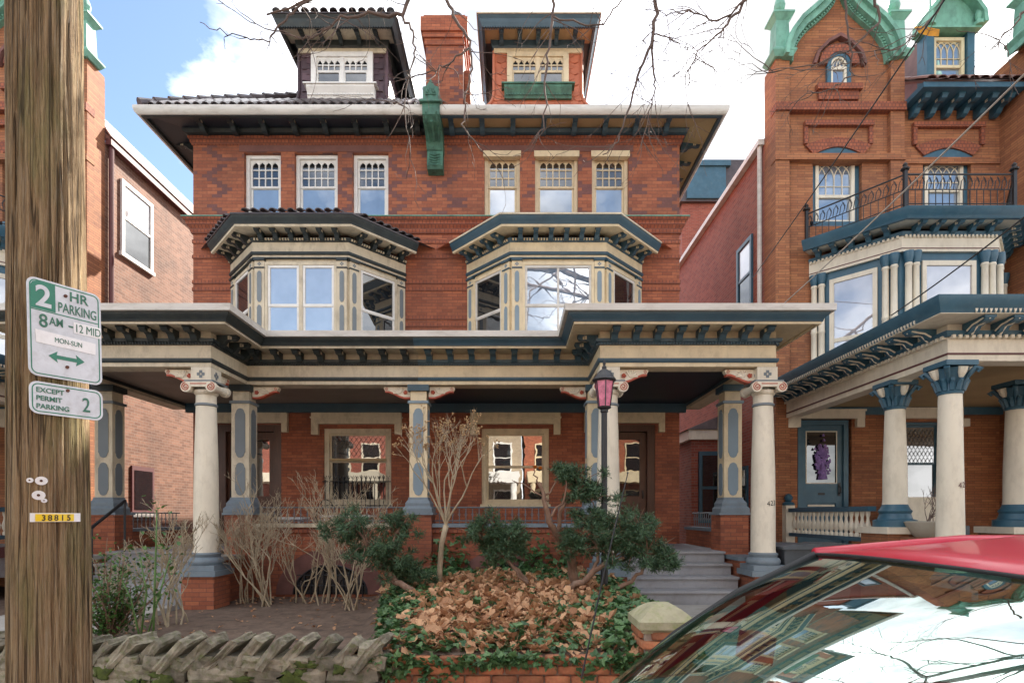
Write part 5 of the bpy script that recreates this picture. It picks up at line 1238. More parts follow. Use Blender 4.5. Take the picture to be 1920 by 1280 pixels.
# ================================================================ front garden walls
random.seed(11)
sw = thing('stone_wall', (-3.0, 4.6, 0.1), 'low garden wall of rough mossy stones with slanted stones along its top', 'wall')
def rough_block(cx, cy, cz, lx, ly, lz, tilt=0, lean=0, rz=0, j=0.12):
    mb = MB(Matrix.Translation((cx,cy,cz)) @ Matrix.Rotation(rz,4,'Z') @ Matrix.Rotation(tilt,4,'Y') @ Matrix.Rotation(lean,4,'X'))
    bm = bmesh.new(); bmesh.ops.create_cube(bm, size=1)
    bmesh.ops.subdivide_edges(bm, edges=bm.edges, cuts=3, use_grid_fill=True)
    sd_ = random.random()*50
    for v in bm.verts:
        p = v.co.copy(); r = 0.5/max(0.5, (abs(p.x)**12+abs(p.y)**12+abs(p.z)**12)**(1/12)); p *= r*1.0; rough2 = 0.5*j*Vector((noise.noise((p.x*7+sd_,p.y*7,p.z*7)), noise.noise((p.x*7,p.y*7+sd_,p.z*7)), noise.noise((p.x*7,p.y*7,p.z*7+sd_)))); p += rough2 if j > 0.05 else Vector((0,0,0))
        n_ = noise.noise_vector((p.x*2.2+sd_, p.y*2.2, p.z*2.2)); p += n_*j
        v.co = Vector((p.x*lx, p.y*ly, p.z*lz))
    vs = [v.co[:] for v in bm.verts]; bm.verts.index_update(); fs = [[v.index for v in f.verts] for f in bm.faces]; bm.free()
    mb.add(vs, fs); return mb
MB().box(-4.95, -1.15, 4.58, 4.86, 0.0, 0.36).obj('core', 'dirt', sw)
for r in range(2):
    x = -4.95
    while x < -1.2:
        l = random.uniform(0.22, 0.5)
        rough_block(x+l/2, 4.68, 0.17+r*0.145, l*1.02, 0.34, 0.155, random.uniform(-.04,.04), 0, 0, 0.07).obj('stone', 'stone_wall', sw)
        x += l
x = -4.9
while x < -1.2:
    l = random.uniform(0.17, 0.215)
    rough_block(x+0.05, 4.68, 0.46, random.uniform(.06,.10), random.uniform(.28,.40), random.uniform(.26,.36), 0.75+random.uniform(-.1,.1), random.uniform(-.08,.08), random.uniform(-.1,.1), 0.10).obj('stone', 'stone_wall', sw)
    rough_block(x+0.11, 4.66, 0.40, 0.16, 0.30, 0.12, 0.1, 0, 0, 0.09).obj('stone', 'stone_wall', sw)
    x += l
rough_block(-1.20, 4.70, 0.36, 0.20, 0.32, 0.36, 0.15, 0, 0.2, 0.12).obj('stone', 'stone_wall', sw)
for i in range(8):
    x = random.uniform(-3.4, -1.25)
    rough_block(x, 4.515, random.uniform(0.22,0.40), random.uniform(0.06,0.2), 0.03, random.uniform(0.04,0.11), 0, 0, 0, 0.5).obj('moss_patch', 'moss', sw, smooth=True)
bw_ = thing('brick_wall', (0.1, 4.66, 0.1), 'low orange brick garden wall overhung with ivy', 'wall')
MB().box(-1.0, 1.05, 4.60, 4.80, 0.0, 0.415).obj('mortar_core', 'mortar', bw_)
plain('brick_single', (0.36,0.13,0.06), 0.85, 0.25, 12, dirt=(0.13,0.14,0.05), dirt_amt=0.5, bmp=0.6, rand=0.35)
bme = rough_block(0, 0, 0, 0.205, 0.10, 0.068, j=0.03).mesh('brick', 'brick_single', smooth=True)
for r in range(5):
    for i in range(11):
        x = -0.98+i*0.217+(0.108 if r % 2 else 0)
        if x > 1.0: continue
        inst('brick', bme, Matrix.Translation((x+0.05, 4.615+random.uniform(-.005,.005), 0.095+r*0.079)) @ Matrix.Rotation(random.uniform(-.02,.02),4,'Z'), bw_)
pr = thing('gate_pier', (1.27, 4.77, 0.1), 'short brick gate pier with mossy pyramid stone cap beside the path', 'pier')
MB().box(1.09, 1.45, 4.59, 4.95, 0.05, 0.63).obj('core', 'mortar', pr)
for r in range(8):
    for (x, y, rz) in ((1.18,4.60,0),(1.37,4.60,0),(1.10,4.70,PI/2),(1.10,4.87,PI/2),(1.44,4.70,PI/2),(1.44,4.87,PI/2)):
        dx = 0.05 if r % 2 else -0.03
        inst('brick', bme, Matrix.Translation((x+(dx if rz == 0 else 0), y+(dx*0.5 if rz else 0), 0.09+r*0.0745)) @ Matrix.Rotation(rz,4,'Z') @ Matrix.Diagonal((0.86,0.9,0.95,1)), pr)
cp = MB(); cx, cy = 1.27, 4.77
cp.box(cx-0.20, cx+0.20, cy-0.20, cy+0.20, 0.632, 0.665)
cp.box(cx-0.235, cx+0.235, cy-0.235, cy+0.235, 0.667, 0.73)
n = 6; vs = []
for k in range(n+1):
    t = k/n; w_ = 0.235*(1-t)+0.02*t; z = 0.73+0.13*math.sin(t*PI/2)
    vs += [(cx-w_,cy-w_,z),(cx+w_,cy-w_,z),(cx+w_,cy+w_,z),(cx-w_,cy+w_,z)]
fs = [(4*k+i, 4*k+(i+1) % 4, 4*k+4+(i+1) % 4, 4*k+4+i) for k in range(n) for i in range(4)]+[(4*n,4*n+1,4*n+2,4*n+3)]
cp.add(vs, fs); cp.obj('cap', 'stone_cap', pr)
# ================================================================ plants
def polyleaf(shape, s, M):
    return [M @ Vector((x*s, y*s, z*s)) for x, y, z in shape]
IVY = [(0,0,0),(0.45,-0.05,0.03),(0.62,0.35,-0.03),(0.28,0.45,0.05),(0,1.0,-0.06),(-0.28,0.45,0.05),(-0.62,0.35,-0.03),(-0.45,-0.05,0.03)]
OAK = [(0,0,0),(0.22,0.15,0.08),(0.40,0.42,0.26),(0.2,0.55,0.08),(0.33,0.85,0.30),(0,1.15,0.12),(-0.33,0.85,0.16),(-0.2,0.55,0.03),(-0.40,0.42,0.28),(-0.22,0.15,0.10)]
def scatter(name, mat, shape, count, region, size, tilt, lift=0.02, dens=None, seed=1):
    rng = random.Random(seed); vs = []; fs = []
    k = 0
    while k < count:
        x, y, z = region(rng)
        if dens and rng.random() > dens(x, y): continue
        M = Matrix.Translation((x, y, z+rng.uniform(0, lift))) @ Matrix.Rotation(rng.uniform(0, 2*PI), 4, 'Z') @ Matrix.Rotation(rng.uniform(-tilt, tilt), 4, 'X') @ Matrix.Rotation(rng.uniform(-tilt, tilt)*0.7, 4, 'Y')
        b = len(vs); pl = polyleaf(shape, rng.uniform(*size), M); vs += pl; n_ = len(pl)
        c = (n_)//2
        fs += [(b, b+i, b+i+1) for i in range(1, n_-1)]
        k += 1
    mb = MB(); mb.add(vs, fs)
    return mb.obj(name, mat, recalc=False)
def bedpt(rng):
    while True:
        x, y = rng.uniform(-2.3, 1.5), rng.uniform(4.66, 9.3)
        t = (y-4.6)/4.6
        if x > -1.15-0.95*t: return x, y, bed_h(x, y)
def patch(x, y, s=1.1, o=0): return noise.noise((x*s+o, y*s, 5.5))
def leafy(x, y):      # where dead leaves lie thick
    d = max(0, 1-((x+0.05)/1.15)**2)*max(0, 1-((y-6.3)/2.3)**2)
    return min(1, max(0.03, 0.15+1.3*d+0.9*patch(x, y, 1.6)))
def ivyd(x, y): return min(1, max(0.10, 1.05-0.95*leafy(x, y)+0.5*patch(x, y, 2.3, 9)))
tag(scatter('ivy_cover', 'ivy', IVY, 7000, bedpt, (0.03, 0.10), 0.95, 0.08, ivyd, 1), 'dark green ivy spreading over the garden bed', 'ivy', kind='stuff')
tag(scatter('leaf_litter', 'dead_leaf', OAK, 4600, bedpt, (0.035, 0.14), 0.85, 0.05, leafy, 2), 'brown fallen leaves lying thick on the garden bed', 'leaves', kind='stuff')
def overhang(rng):
    x = rng.choice([rng.uniform(-1.1, 1.05), rng.gauss(-0.9, 0.25), rng.gauss(-0.05, 0.18), rng.gauss(0.95, 0.15)])
    d = abs(noise.noise((x*2.5, 3, 1)))*0.55+0.06
    return min(1.1, max(-1.15, x)), 4.575-rng.uniform(0, 0.05), 0.46-rng.uniform(0, d)
tag(scatter('hanging_ivy', 'ivy', IVY, 700, overhang, (0.04, 0.08), 1.4, 0.0, None, 3), 'ivy trails hanging over the brick garden wall', 'ivy', kind='stuff')
def rightedge(rng):
    y = rng.uniform(4.9, 8.2); x = 1.5+rng.gauss(0, 0.09); return x, y, rng.uniform(0.2, 0.6)
tag(scatter('edge_ivy', 'ivy', IVY, 1300, rightedge, (0.06, 0.11), 1.3, 0.0, None, 4), 'ivy tumbling down the bed edge beside the path', 'ivy', kind='stuff')
def wallivy(rng):
    c = rng.choice([-1.3, -0.95, -0.3, 0.2, 0.55, 0.9]); z = 0.55+abs(rng.gauss(0, 0.28)); return c+rng.gauss(0, 0.12), YP-0.16-rng.uniform(0, 0.06), min(1.35, z)
tag(scatter('climbing_ivy', 'ivy', IVY, 750, wallivy, (0.05, 0.10), 1.4, 0.0, None, 5), 'ivy climbing the porch wall behind the bed', 'ivy', kind='stuff')
def dirtpt(rng):
    while True:
        x, y = rng.uniform(-4.9, -1.3), rng.uniform(4.9, 9.4)
        if x < -1.15-0.95*(y-4.6)/4.6: return x, y, bed_h(x, y)
tag(scatter('yard_litter', 'dead_leaf', OAK, 260, dirtpt, (0.03, 0.07), 0.5, 0.02, lambda x, y: 0.25+(y > 8.7), 6), 'scattered dry leaves on the bare dirt yard', 'leaves', kind='stuff')
tag(scatter('yard_weeds', 'rose_leaf', IVY, 260, dirtpt, (0.02, 0.04), 0.9, 0.02, lambda x, y: 0.9 if y < 6.2 and patch(x, y, 3) > 0.12 else 0.0, 7), 'small green weeds sprouting in the dirt yard', 'weeds', kind='stuff')
def branch(mb, rng, p, d, L, r, depth, spread=0.5, up=0.15, kids=(2, 3), seg=5, tips=None, shrink=0.68, wob=0.12):
    n_ = 4; pts = [p.copy()]; dd = d.copy()
    for k in range(n_):
        dd = (dd + Vector((rng.gauss(0, wob), rng.gauss(0, wob), rng.gauss(0, wob)+up*0.25))).normalized()
        pts.append(pts[-1]+dd*L/n_)
    mb.tube(pts, [r*(1-0.4*k/n_) for k in range(n_+1)], seg if depth > 1 else 4, cap=False)
    if depth <= 0:
        if tips is not None: tips.append((pts[-1], dd))
        return
    for k in range(rng.randint(*kids)):
        at = pts[-1] if k < 2 else pts[rng.randint(2, n_-1)]
        nd = (dd + Vector((rng.gauss(0, spread), rng.gauss(0, spread), rng.gauss(0, spread*0.6)+up))).normalized()
        branch(mb, rng, at, nd, L*shrink*rng.uniform(0.8, 1.2), max(0.0028, r*0.6), depth-1, spread, up, kids, seg, tips, shrink, wob)
SHG = 'bare twiggy shrubs in front of the porch'
def bare_shrub(px, py, D, h, stems, seed, label, mat='twig', depth=3, spread=0.34):
    rng = random.Random(seed); b = P(px, py, D); b.z = bed_h(b.x, b.y)-0.02
    root = thing('bare_shrub', b, label, 'shrub', SHG)
    for s_ in range(stems+2):
        mb = MB(); d = Vector((rng.gauss(0, 0.22), rng.gauss(0, 0.15), 1)).normalized()
        branch(mb, rng, b+Vector((rng.gauss(0, 0.07), rng.gauss(0, 0.06), 0)), d, h*0.42*rng.uniform(0.7, 1.15), 0.0145, depth+1, spread*1.15, 0.20, (2, 4), 6, None, 0.56, 0.17)
        mb.obj('stem', mat, root, smooth=True)
bare_shrub(500, 1130, 8.6, 2.25, 7, 21, 'tall bare shrub with forked tan stems before the brick pier')
bare_shrub(612, 1125, 8.7, 2.05, 4, 22, 'slim bare shrub standing before the basement window')
bare_shrub(662, 1130, 8.3, 2.05, 6, 23, 'bare shrub with clipped twig ends beside the leaning yew')
bare_shrub(562, 1122, 8.9, 2.0, 3, 26, 'upright bare shrub between the brick pier and the basement window')
bare_shrub(455, 1122, 8.8, 1.9, 3, 27, 'narrow bare shrub rising beside the round column pedestal')
bare_shrub(322, 1165, 7.2, 1.65, 6, 24, 'low spreading bare shrub in front of the round column')
bare_shrub(255, 1160, 7.0, 1.1, 3, 25, 'small thin bare shrub beside the leafy evergreen bush')
# ---- small tree with dry seed heads
def seed_tree():
    b = P(822, 1118, 7.3); b.z = bed_h(b.x, b.y)-0.02
    root = thing('seed_head_tree', b, 'small pale bare tree with dry seed heads in the leafy bed', 'tree')
    rng = random.Random(5); mb = MB(); tips = []
    top = b+Vector((0.10, 0, 0.85))
    mb.tube([b, b+Vector((0.02,0,0.3)), b+Vector((0.04,0.01,0.6)), top], [0.045,0.036,0.033,0.036], 8)
    mb.obj('trunk', 'twig', root, smooth=True)
    mb = MB()
    for k in range(8):
        an = k*2*PI/8
        branch(mb, rng, top, Vector((0.52*math.cos(an), 0.40*math.sin(an), 1)).normalized(), 0.60, 0.015, 4, 0.30, 0.16, (2, 3), 5, tips, 0.62)
    mb.obj('branches', 'twig', root, smooth=True)
    hd = MB()
    for p, d in tips:
        if rng.random() < 0.4:
            for _ in range(5):
                c = p+Vector((rng.gauss(0,.016), rng.gauss(0,.016), rng.gauss(0,.013))); q = rng.uniform(.008,.016)
                hd.add([c+Vector((q,0,0)), c+Vector((-q*.5,q,0)), c+Vector((-q*.5,-q,0)), c+Vector((0,0,q)), c-Vector((0,0,q))], [(0,1,3),(1,2,3),(2,0,3),(1,0,4),(2,1,4),(0,2,4)])
    tag(hd.obj('seed_heads', 'seed_head', root), kind='stuff')
seed_tree()
# ---- yews: cut-back trunks with tufts of dark needles
def needles(mb, rng, c, rad, count, upb=0.3):
    for _ in range(count):
        d = Vector((rng.gauss(0,1), rng.gauss(0,1), rng.gauss(0,1))).normalized()
        rr = rad*(rng.random()**0.45); p = c+Vector((d.x*rr*1.1, d.y*rr, d.z*rr*0.8))
        ax = (d+Vector((rng.gauss(0,.4), rng.gauss(0,.4), upb+rng.gauss(0,.3)))).normalized()
        L = rng.uniform(0.05, 0.10); sd_ = ax.orthogonal().normalized(); sd2 = ax.cross(sd_)
        for k in range(5):
            t = rng.uniform(0, 2*PI); w_ = (sd_*math.cos(t)+sd2*math.sin(t)); q = p+ax*L*(k/5)
            e_ = q+w_*0.034+ax*0.024; wd = ax.cross(w_).normalized()*0.006
            mb.add([q-wd, q+wd, e_], [(0,1,2)])
        mb.add([p-sd_*0.003, p+sd_*0.003, p+ax*L], [(0,1,2)])
def yew(label, base, limbs, tufts, seed):
    """limbs: pixel polylines with depth and radii; tufts: (px, py, D, radius)"""
    rng = random.Random(seed); bx = P(*base)
    root = thing('yew_shrub', Vector((bx.x, bx.y, bed_h(bx.x, bx.y))), label, 'yew', 'cut-back yew shrubs in the ivy bed')
    for pts, r0, r1 in limbs:
        w3 = [P(*q) for q in pts]; n_ = len(w3)
        fine = []
        for i in range(n_-1):
            for k in range(4): fine.append(w3[i].lerp(w3[i+1], k/4)+Vector((rng.gauss(0,.012), rng.gauss(0,.012), rng.gauss(0,.010))))
        fine.append(w3[-1]); m_ = len(fine)
        MB().tube(fine, [r0+(r1-r0)*i/(m_-1) for i in range(m_)], 8).obj('limb', 'bark_yew', root, smooth=True)
    fol = MB(); tw = MB()
    for px, py, D, rad in tufts:
        c = P(px, py, D)
        for k in range(17):
            q = c+Vector((rng.gauss(0, rad*.85), rng.gauss(0, rad*.7), rng.gauss(0, rad*.62)))
            needles(fol, rng, q, rad*0.30, 36)
            tw.tube([c-Vector((0,0,rad*.6)), c.lerp(q, .5), q], [0.010, 0.007, 0.003], 4)
        for k in range(4):
            q = c+Vector((rng.gauss(0, rad), rng.gauss(0, rad*.6), rad*rng.uniform(.5, 1.1)))
            tw.tube([c, c.lerp(q, .6)+Vector((rng.gauss(0,.02),0,0)), q], [0.009, 0.006, 0.002], 4)
    tag(fol.obj('foliage', 'yew', root, recalc=False), kind='stuff'); tw.obj('twigs', 'bark_yew', root)
yew('leaning yew with bent bare trunk and dark tuft beside the bare shrubs', (815, 1135, 6.7),
    [([(820,1136,6.7),(780,1112,6.8),(740,1090,6.9),(715,1060,7.0),(700,1030,7.0)], 0.05, 0.025), ([(745,1092,6.9),(722,1050,7.0),(745,1000,7.0),(765,962,7.0)], 0.028, 0.012), ([(715,1062,7.0),(680,1005,7.0),(655,960,7.0)], 0.022, 0.009)],
    [(690,1010,7.0,.22),(720,1035,7.0,.20),(655,985,7.0,.16),(745,985,7.05,.13),(770,1075,7.1,.15),(735,1062,7.0,.16)], 31)
yew('small upright yew between the pale bare tree and the lantern post', (1020, 1125, 7.1),
    [([(1012,1128,7.1),(985,1085,7.15),(955,1055,7.2),(940,1030,7.2)], 0.038, 0.018), ([(1012,1128,7.1),(975,1078,7.1),(950,1050,7.1)], 0.025, 0.012), ([(1022,1130,7.0),(1005,1090,7.0)], 0.02, 0.006)],
    [(925,1008,7.2,.20),(945,1030,7.2,.18),(905,1000,7.2,.14),(962,1005,7.2,.13)], 32)
yew('large many-trunked yew with bare forked crown around the black lantern post', (1060, 1120, 7.0),
    [([(1078,1100,7.4),(1075,1070,7.4),(1070,1030,7.3),(1045,1005,7.2),(1028,975,7.1),(1022,935,7.1),(1012,905,7.1)], 0.07, 0.02), ([(1045,1005,7.2),(1052,960,7.2),(1075,925,7.2),(1090,915,7.2)], 0.03, 0.014),
     ([(1040,1125,6.9),(1070,1100,6.9),(1110,1075,6.9),(1140,1055,6.9),(1170,1045,6.9)], 0.05, 0.022), ([(1105,1078,6.9),(1120,1050,6.95),(1118,1020,7.0)], 0.03, 0.015),
     ([(1095,1118,6.8),(1150,1108,6.8),(1190,1085,6.8),(1210,1060,6.8),(1225,1035,6.8)], 0.035, 0.014), ([(1025,938,7.1),(1008,900,7.1),(1000,880,7.1)], 0.018, 0.006), ([(1030,975,7.1),(1060,930,7.1),(1062,880,7.1)], 0.018, 0.006), ([(1022,935,7.1),(985,908,7.1),(960,900,7.1)], 0.012, 0.004), ([(1022,930,7.1),(1045,900,7.1),(1050,885,7.1)], 0.014, 0.004)],
    [(1085,905,7.2,.16),(1108,925,7.15,.15),(1120,1010,7.0,.20),(1165,995,6.95,.24),(1195,985,6.95,.20),(1150,1025,6.95,.22),(1215,1030,6.8,.17),(1240,1045,6.8,.13),(1075,1020,7.1,.14),(1190,1020,6.9,.18),(1105,975,7.1,.12),(1062,885,7.15,.07)], 33)
# ---- evergreen bush and green rose cane by the path
def bush():
    b = P(205, 1170, 6.4); b.z = 0.17
    root = thing('evergreen_bush', b, 'leafy dark evergreen bush partly hidden by the utility pole', 'bush')
    rng = random.Random(8); st = MB(); lf = MB(); vs = []
    for k in range(44):
        d = Vector((rng.gauss(0,.38), rng.gauss(0,.3), 1)).normalized(); L = rng.uniform(0.4, 1.25)
        tip = b+d*L; st.tube([b, b+d*L*.5+Vector((rng.gauss(0,.03),0,0)), tip], [0.010,0.007,0.003], 4)
        for j in range(48):
            t = rng.uniform(.2, 1.05); p = b+d*L*t+Vector((rng.gauss(0,.07), rng.gauss(0,.07), rng.gauss(0,.06)))
            M = Matrix.Translation(p) @ Matrix.Rotation(rng.uniform(0,2*PI),4,'Z') @ Matrix.Rotation(rng.uniform(-1,1),4,'X'); s_ = rng.uniform(.03,.055)
            lf.add(polyleaf([(0,0,0),(.35,.35,.05),(.3,.75,0),(0,1.1,-.05),(-.3,.75,0),(-.35,.35,.05)], s_, M), [(0,1,2),(0,2,3),(0,3,4),(0,4,5)])
    st.obj('stems', 'bark_yew', root); tag(lf.obj('foliage', 'rose_leaf', root, recalc=False), kind='stuff')
    b = P(287, 1185, 6.3); b.z = 0.17
    r2 = thing('rose_bush', b, 'tall green rose cane with a few leaves beside the bare shrubs', 'rose')
    cane = MB(); lf = MB()
    for pts in ([(287,1185),(290,1100),(293,1010),(294,955)], [(265,1185),(245,1120),(225,1080)], [(272,1190),(300,1110),(320,1040)], [(262,1185),(275,1110),(262,1040)]):
        w3 = [P(x_, y_, 6.3) for x_, y_ in pts]; w3[0].z = 0.15
        cane.tube(w3, [0.013,0.011,0.009,0.006] if len(w3) == 4 else [0.011,0.009,0.006], 6)
        for q in w3[1:]:
            for j in range(16):
                p = q+Vector((rng.gauss(0,.09), rng.gauss(0,.08), rng.gauss(0,.08))); M = Matrix.Translation(p) @ Matrix.Rotation(rng.uniform(0,2*PI),4,'Z') @ Matrix.Rotation(rng.uniform(-1,1),4,'X')
                lf.add(polyleaf([(0,0,0),(.35,.35,.05),(.3,.75,0),(0,1.1,-.05),(-.3,.75,0),(-.35,.35,.05)], rng.uniform(.035,.07), M), [(0,1,2),(0,2,3),(0,3,4),(0,4,5)])
    cane.obj('canes', 'stem_green', r2, smooth=True); tag(lf.obj('leaves', 'rose_leaf', r2, recalc=False), kind='stuff')
bush()
# ================================================================ street furniture and small things
# ---- lantern post
lp = thing('lamp_post', (P(1133,1105,7.2).x, 7.2, 0.6), 'black garden lantern post with pink glass panes in front of the porch', 'lamp post')
lx, ly = P(1133,1105,7.2).x, 7.2
zt = EYE+(965-765)*ly/FPX
soft(MB().lathe(lx, ly, [(0.048,0.5),(0.048,0.95),(0.040,0.98),(0.038,zt-0.06),(0.05,zt-0.05),(0.05,zt-0.02)], 14).obj('post', 'iron', lp))
hx = MB(); ph = [2*PI*k/6+PI/6 for k in range(6)]
z0, z1 = zt+0.02, zt+0.34
MB().lathe(lx, ly, [(0.05,zt-0.02),(0.085,zt),(0.09,zt+0.02)], 6).obj('lantern_base', 'iron', lp)
pn = lambda r, z, t: (lx+r*math.cos(t), ly+r*math.sin(t), z)
fr = MB()
for t in ph: fr.tube([pn(0.082,z0,t), pn(0.125,z1,t)], 0.007, 5)
fr.lathe(lx, ly, [(0.14,z1),(0.155,z1+0.02),(0.12,z1+0.07),(0.06,z1+0.14),(0.03,z1+0.16),(0.03,z1+0.19),(0.015,z1+0.21),(0.02,z1+0.24),(0.003,z1+0.30)], 12)
fr.obj('lantern_frame', 'iron', lp)
for k in range(6):
    a_, b_ = ph[k], ph[(k+1) % 6]
    MB().add([pn(0.076,z0,a_), pn(0.076,z0,b_), pn(0.118,z1,b_), pn(0.118,z1,a_)], [(0,1,2,3)]).obj('lantern_pane', 'pink_glass', lp, recalc=False)
# ---- utility pole
PX, PY, PR = -2.313, 2.80, 0.165
up = thing('utility_pole', (PX, PY, 0.12), 'thick weathered wooden utility pole carrying two parking signs', 'utility pole')
def pole():
    mb = MB(); seg, rows = 120, 110; vs = []
    for j in range(rows+1):
        z = 0.1+j*9.0/rows; c = Vector((PX-0.012*(z-1.5)*0.6, PY, 0)); r = PR*(1.03-0.030*(z-0.1))
        for k in range(seg):
            t = 2*PI*k/seg; q = (math.cos(t)*5, math.sin(t)*5, z*0.16)
            g_ = noise.noise((q[0]*1.6, q[1]*1.6, q[2])); g2 = noise.noise((q[0]*4, q[1]*4, q[2]*2.2+7))
            crack = -0.014*max(0, 1-abs(g_)/0.07) - 0.007*max(0, 1-abs(g2)/0.10)
            rr = r+0.008*noise.noise((q[0]*.4, q[1]*.4, z*0.5))+crack
            vs.append((c.x+rr*math.cos(t), c.y+rr*math.sin(t), z))
    fs = [(j*seg+k, j*seg+(k+1) % seg, (j+1)*seg+(k+1) % seg, (j+1)*seg+k) for j in range(rows) for k in range(seg)]
    mb.add(vs, fs); return mb.obj('post', 'pole_wood', up, smooth=True)
pole()
def rrect(w_, h, r, n=6):
    out = []
    for cx_, cy_, a0 in ((w_/2-r, h/2-r, 0), (-w_/2+r, h/2-r, PI/2), (-w_/2+r, -h/2+r, PI), (w_/2-r, -h/2+r, 1.5*PI)):
        for k in range(n+1): t = a0+PI/2*k/n; out.append((cx_+r*math.cos(t), cy_+r*math.sin(t)))
    return out
def text(parent, M, s, x, z, h, mat, sx=1.0, y=-0.006, bold=0.0, align='CENTER', name='lettering'):
    cu = bpy.data.curves.new('t', 'FONT'); cu.body = s; cu.align_x = align; cu.size = h/0.72; cu.extrude = 0.0006; cu.offset = bold
    o = bpy.data.objects.new('t', cu); COL.objects.link(o)
    dg = bpy.context.evaluated_depsgraph_get(); me = bpy.data.meshes.new_from_object(o.evaluated_get(dg)); bpy.data.objects.remove(o)
    me.materials.clear(); me.materials.append(MAT[mat]); me.name = name
    me.transform(M @ Matrix.Translation((x, y, z)) @ Matrix.Diagonal((sx,1,1,1)) @ Matrix.Rotation(PI/2, 4, 'X'))
    return place(bpy.data.objects.new(name, me), parent)
sa = math.atan2(0.269, 0.144)
SC = Vector((-2.168, 2.7225, 0))
zsign = EYE+(965-607)*2.59/FPX
M = Matrix.Translation((SC.x, SC.y, zsign)) @ Matrix.Rotation(sa, 4, 'Z') @ Matrix.Rotation(-0.02, 4, 'Y')
sg_ = thing('parking_sign', (SC.x, SC.y, zsign-0.23), 'white and green two-hour parking sign with a double arrow, nailed to the pole', 'sign')
W_, H_ = 0.305, 0.457
def frame_sign(M, W_, H_, parent):
    MB(M).prism(rrect(W_, H_, 0.035), -0.002, 0.002).obj('plate', 'sign_white', parent)
    MB(M).strip(rrect(W_-0.018, H_-0.018, 0.028)+[rrect(W_-0.018, H_-0.018, 0.028)[0]], rrect(W_-0.028, H_-0.028, 0.023)+[rrect(W_-0.028, H_-0.028, 0.023)[0]], -0.0030, -0.0022).obj('border', 'sign_green', parent)
frame_sign(M, W_, H_, sg_)
MB(M).prism([(-0.138,0.085),(-0.042,0.085),(-0.042,0.214),(-0.115,0.214),(-0.130,0.207),(-0.138,0.192)], -0.0034, -0.0023).obj('green_field', 'sign_green', sg_)
MB(M).box(-0.138, 0.138, -0.0030, -0.0022, 0.078, 0.083).obj('rule', 'sign_green', sg_)
text(sg_, M, '2', -0.090, 0.102, 0.098, 'sign_white', 0.95, -0.0045, 0.003)
text(sg_, M, 'HR', 0.055, 0.160, 0.046, 'ink_green', 0.95, -0.004, 0.001)
text(sg_, M, 'PARKING', 0.050, 0.097, 0.046, 'ink_green', 0.62, -0.004, 0.0005)
text(sg_, M, '8', -0.092, 0.005, 0.062, 'ink_green', 0.85, -0.004, 0.001)
text(sg_, M, 'AM', -0.040, 0.022, 0.040, 'ink_green', 0.72, -0.004, 0.0005)
MB(M).box(0.010, 0.030, -0.004, -0.0025, 0.032, 0.039).obj('dash', 'ink_green', sg_)
MB(M).box(0.030, 0.152, -0.0040, -0.0028, 0.008, 0.062).obj('sticker', 'sticker_white', sg_)
text(sg_, M, '12 MID', 0.092, 0.016, 0.040, 'ink_green', 0.68, -0.0052, 0.0)
MB(M).prism([(-0.125,-0.012),(0.125,-0.022),(0.124,-0.078),(-0.122,-0.072)], -0.0040, -0.0026).obj('sticker', 'sticker_white', sg_)
text(sg_, M, 'MON-SUN', 0.008, -0.056, 0.024, 'ink_green', 0.75, -0.0052)
ar = [(-0.075,-0.125),(-0.038,-0.098),(-0.042,-0.116),(0.042,-0.116),(0.038,-0.098),(0.075,-0.125),(0.038,-0.152),(0.042,-0.134),(-0.042,-0.134),(-0.038,-0.152)]
MB(M).prism(ar, -0.0036, -0.0024).obj('arrow', 'sign_green', sg_)
for x, z in ((0.0,0.178),(0.0,-0.165)): MB(M).prism([(x+0.008*math.cos(k), z+0.008*math.sin(k)) for k in (0,1,2,3,4,5)], -0.008, -0.0022).obj('nail', 'rust', sg_)
z2 = EYE+(965-741)*2.59/FPX
M2 = Matrix.Translation((SC.x+0.003, SC.y+0.006, z2)) @ Matrix.Rotation(sa, 4, 'Z') @ Matrix.Rotation(-0.015, 4, 'Y')
s2 = thing('permit_sign', (SC.x, SC.y, z2-0.08), 'small white permit parking sign with number 2, nailed below the larger sign', 'sign')
frame_sign(M2, 0.305, 0.152, s2)
for k, tx in enumerate(('EXCEPT', 'PERMIT', 'PARKING')): text(s2, M2, tx, -0.128, 0.026-k*0.038, 0.023, 'ink_green', 1.0, -0.004, 0.0006, 'LEFT')
text(s2, M2, '2', 0.078, -0.040, 0.072, 'ink_green', 0.75, -0.004, 0.0005)
MB(M2).prism([(0.0+0.008*math.cos(k), 0.052+0.008*math.sin(k)) for k in (0,1,2,3,4,5)], -0.008, -0.0022).obj('nail', 'rust', s2)
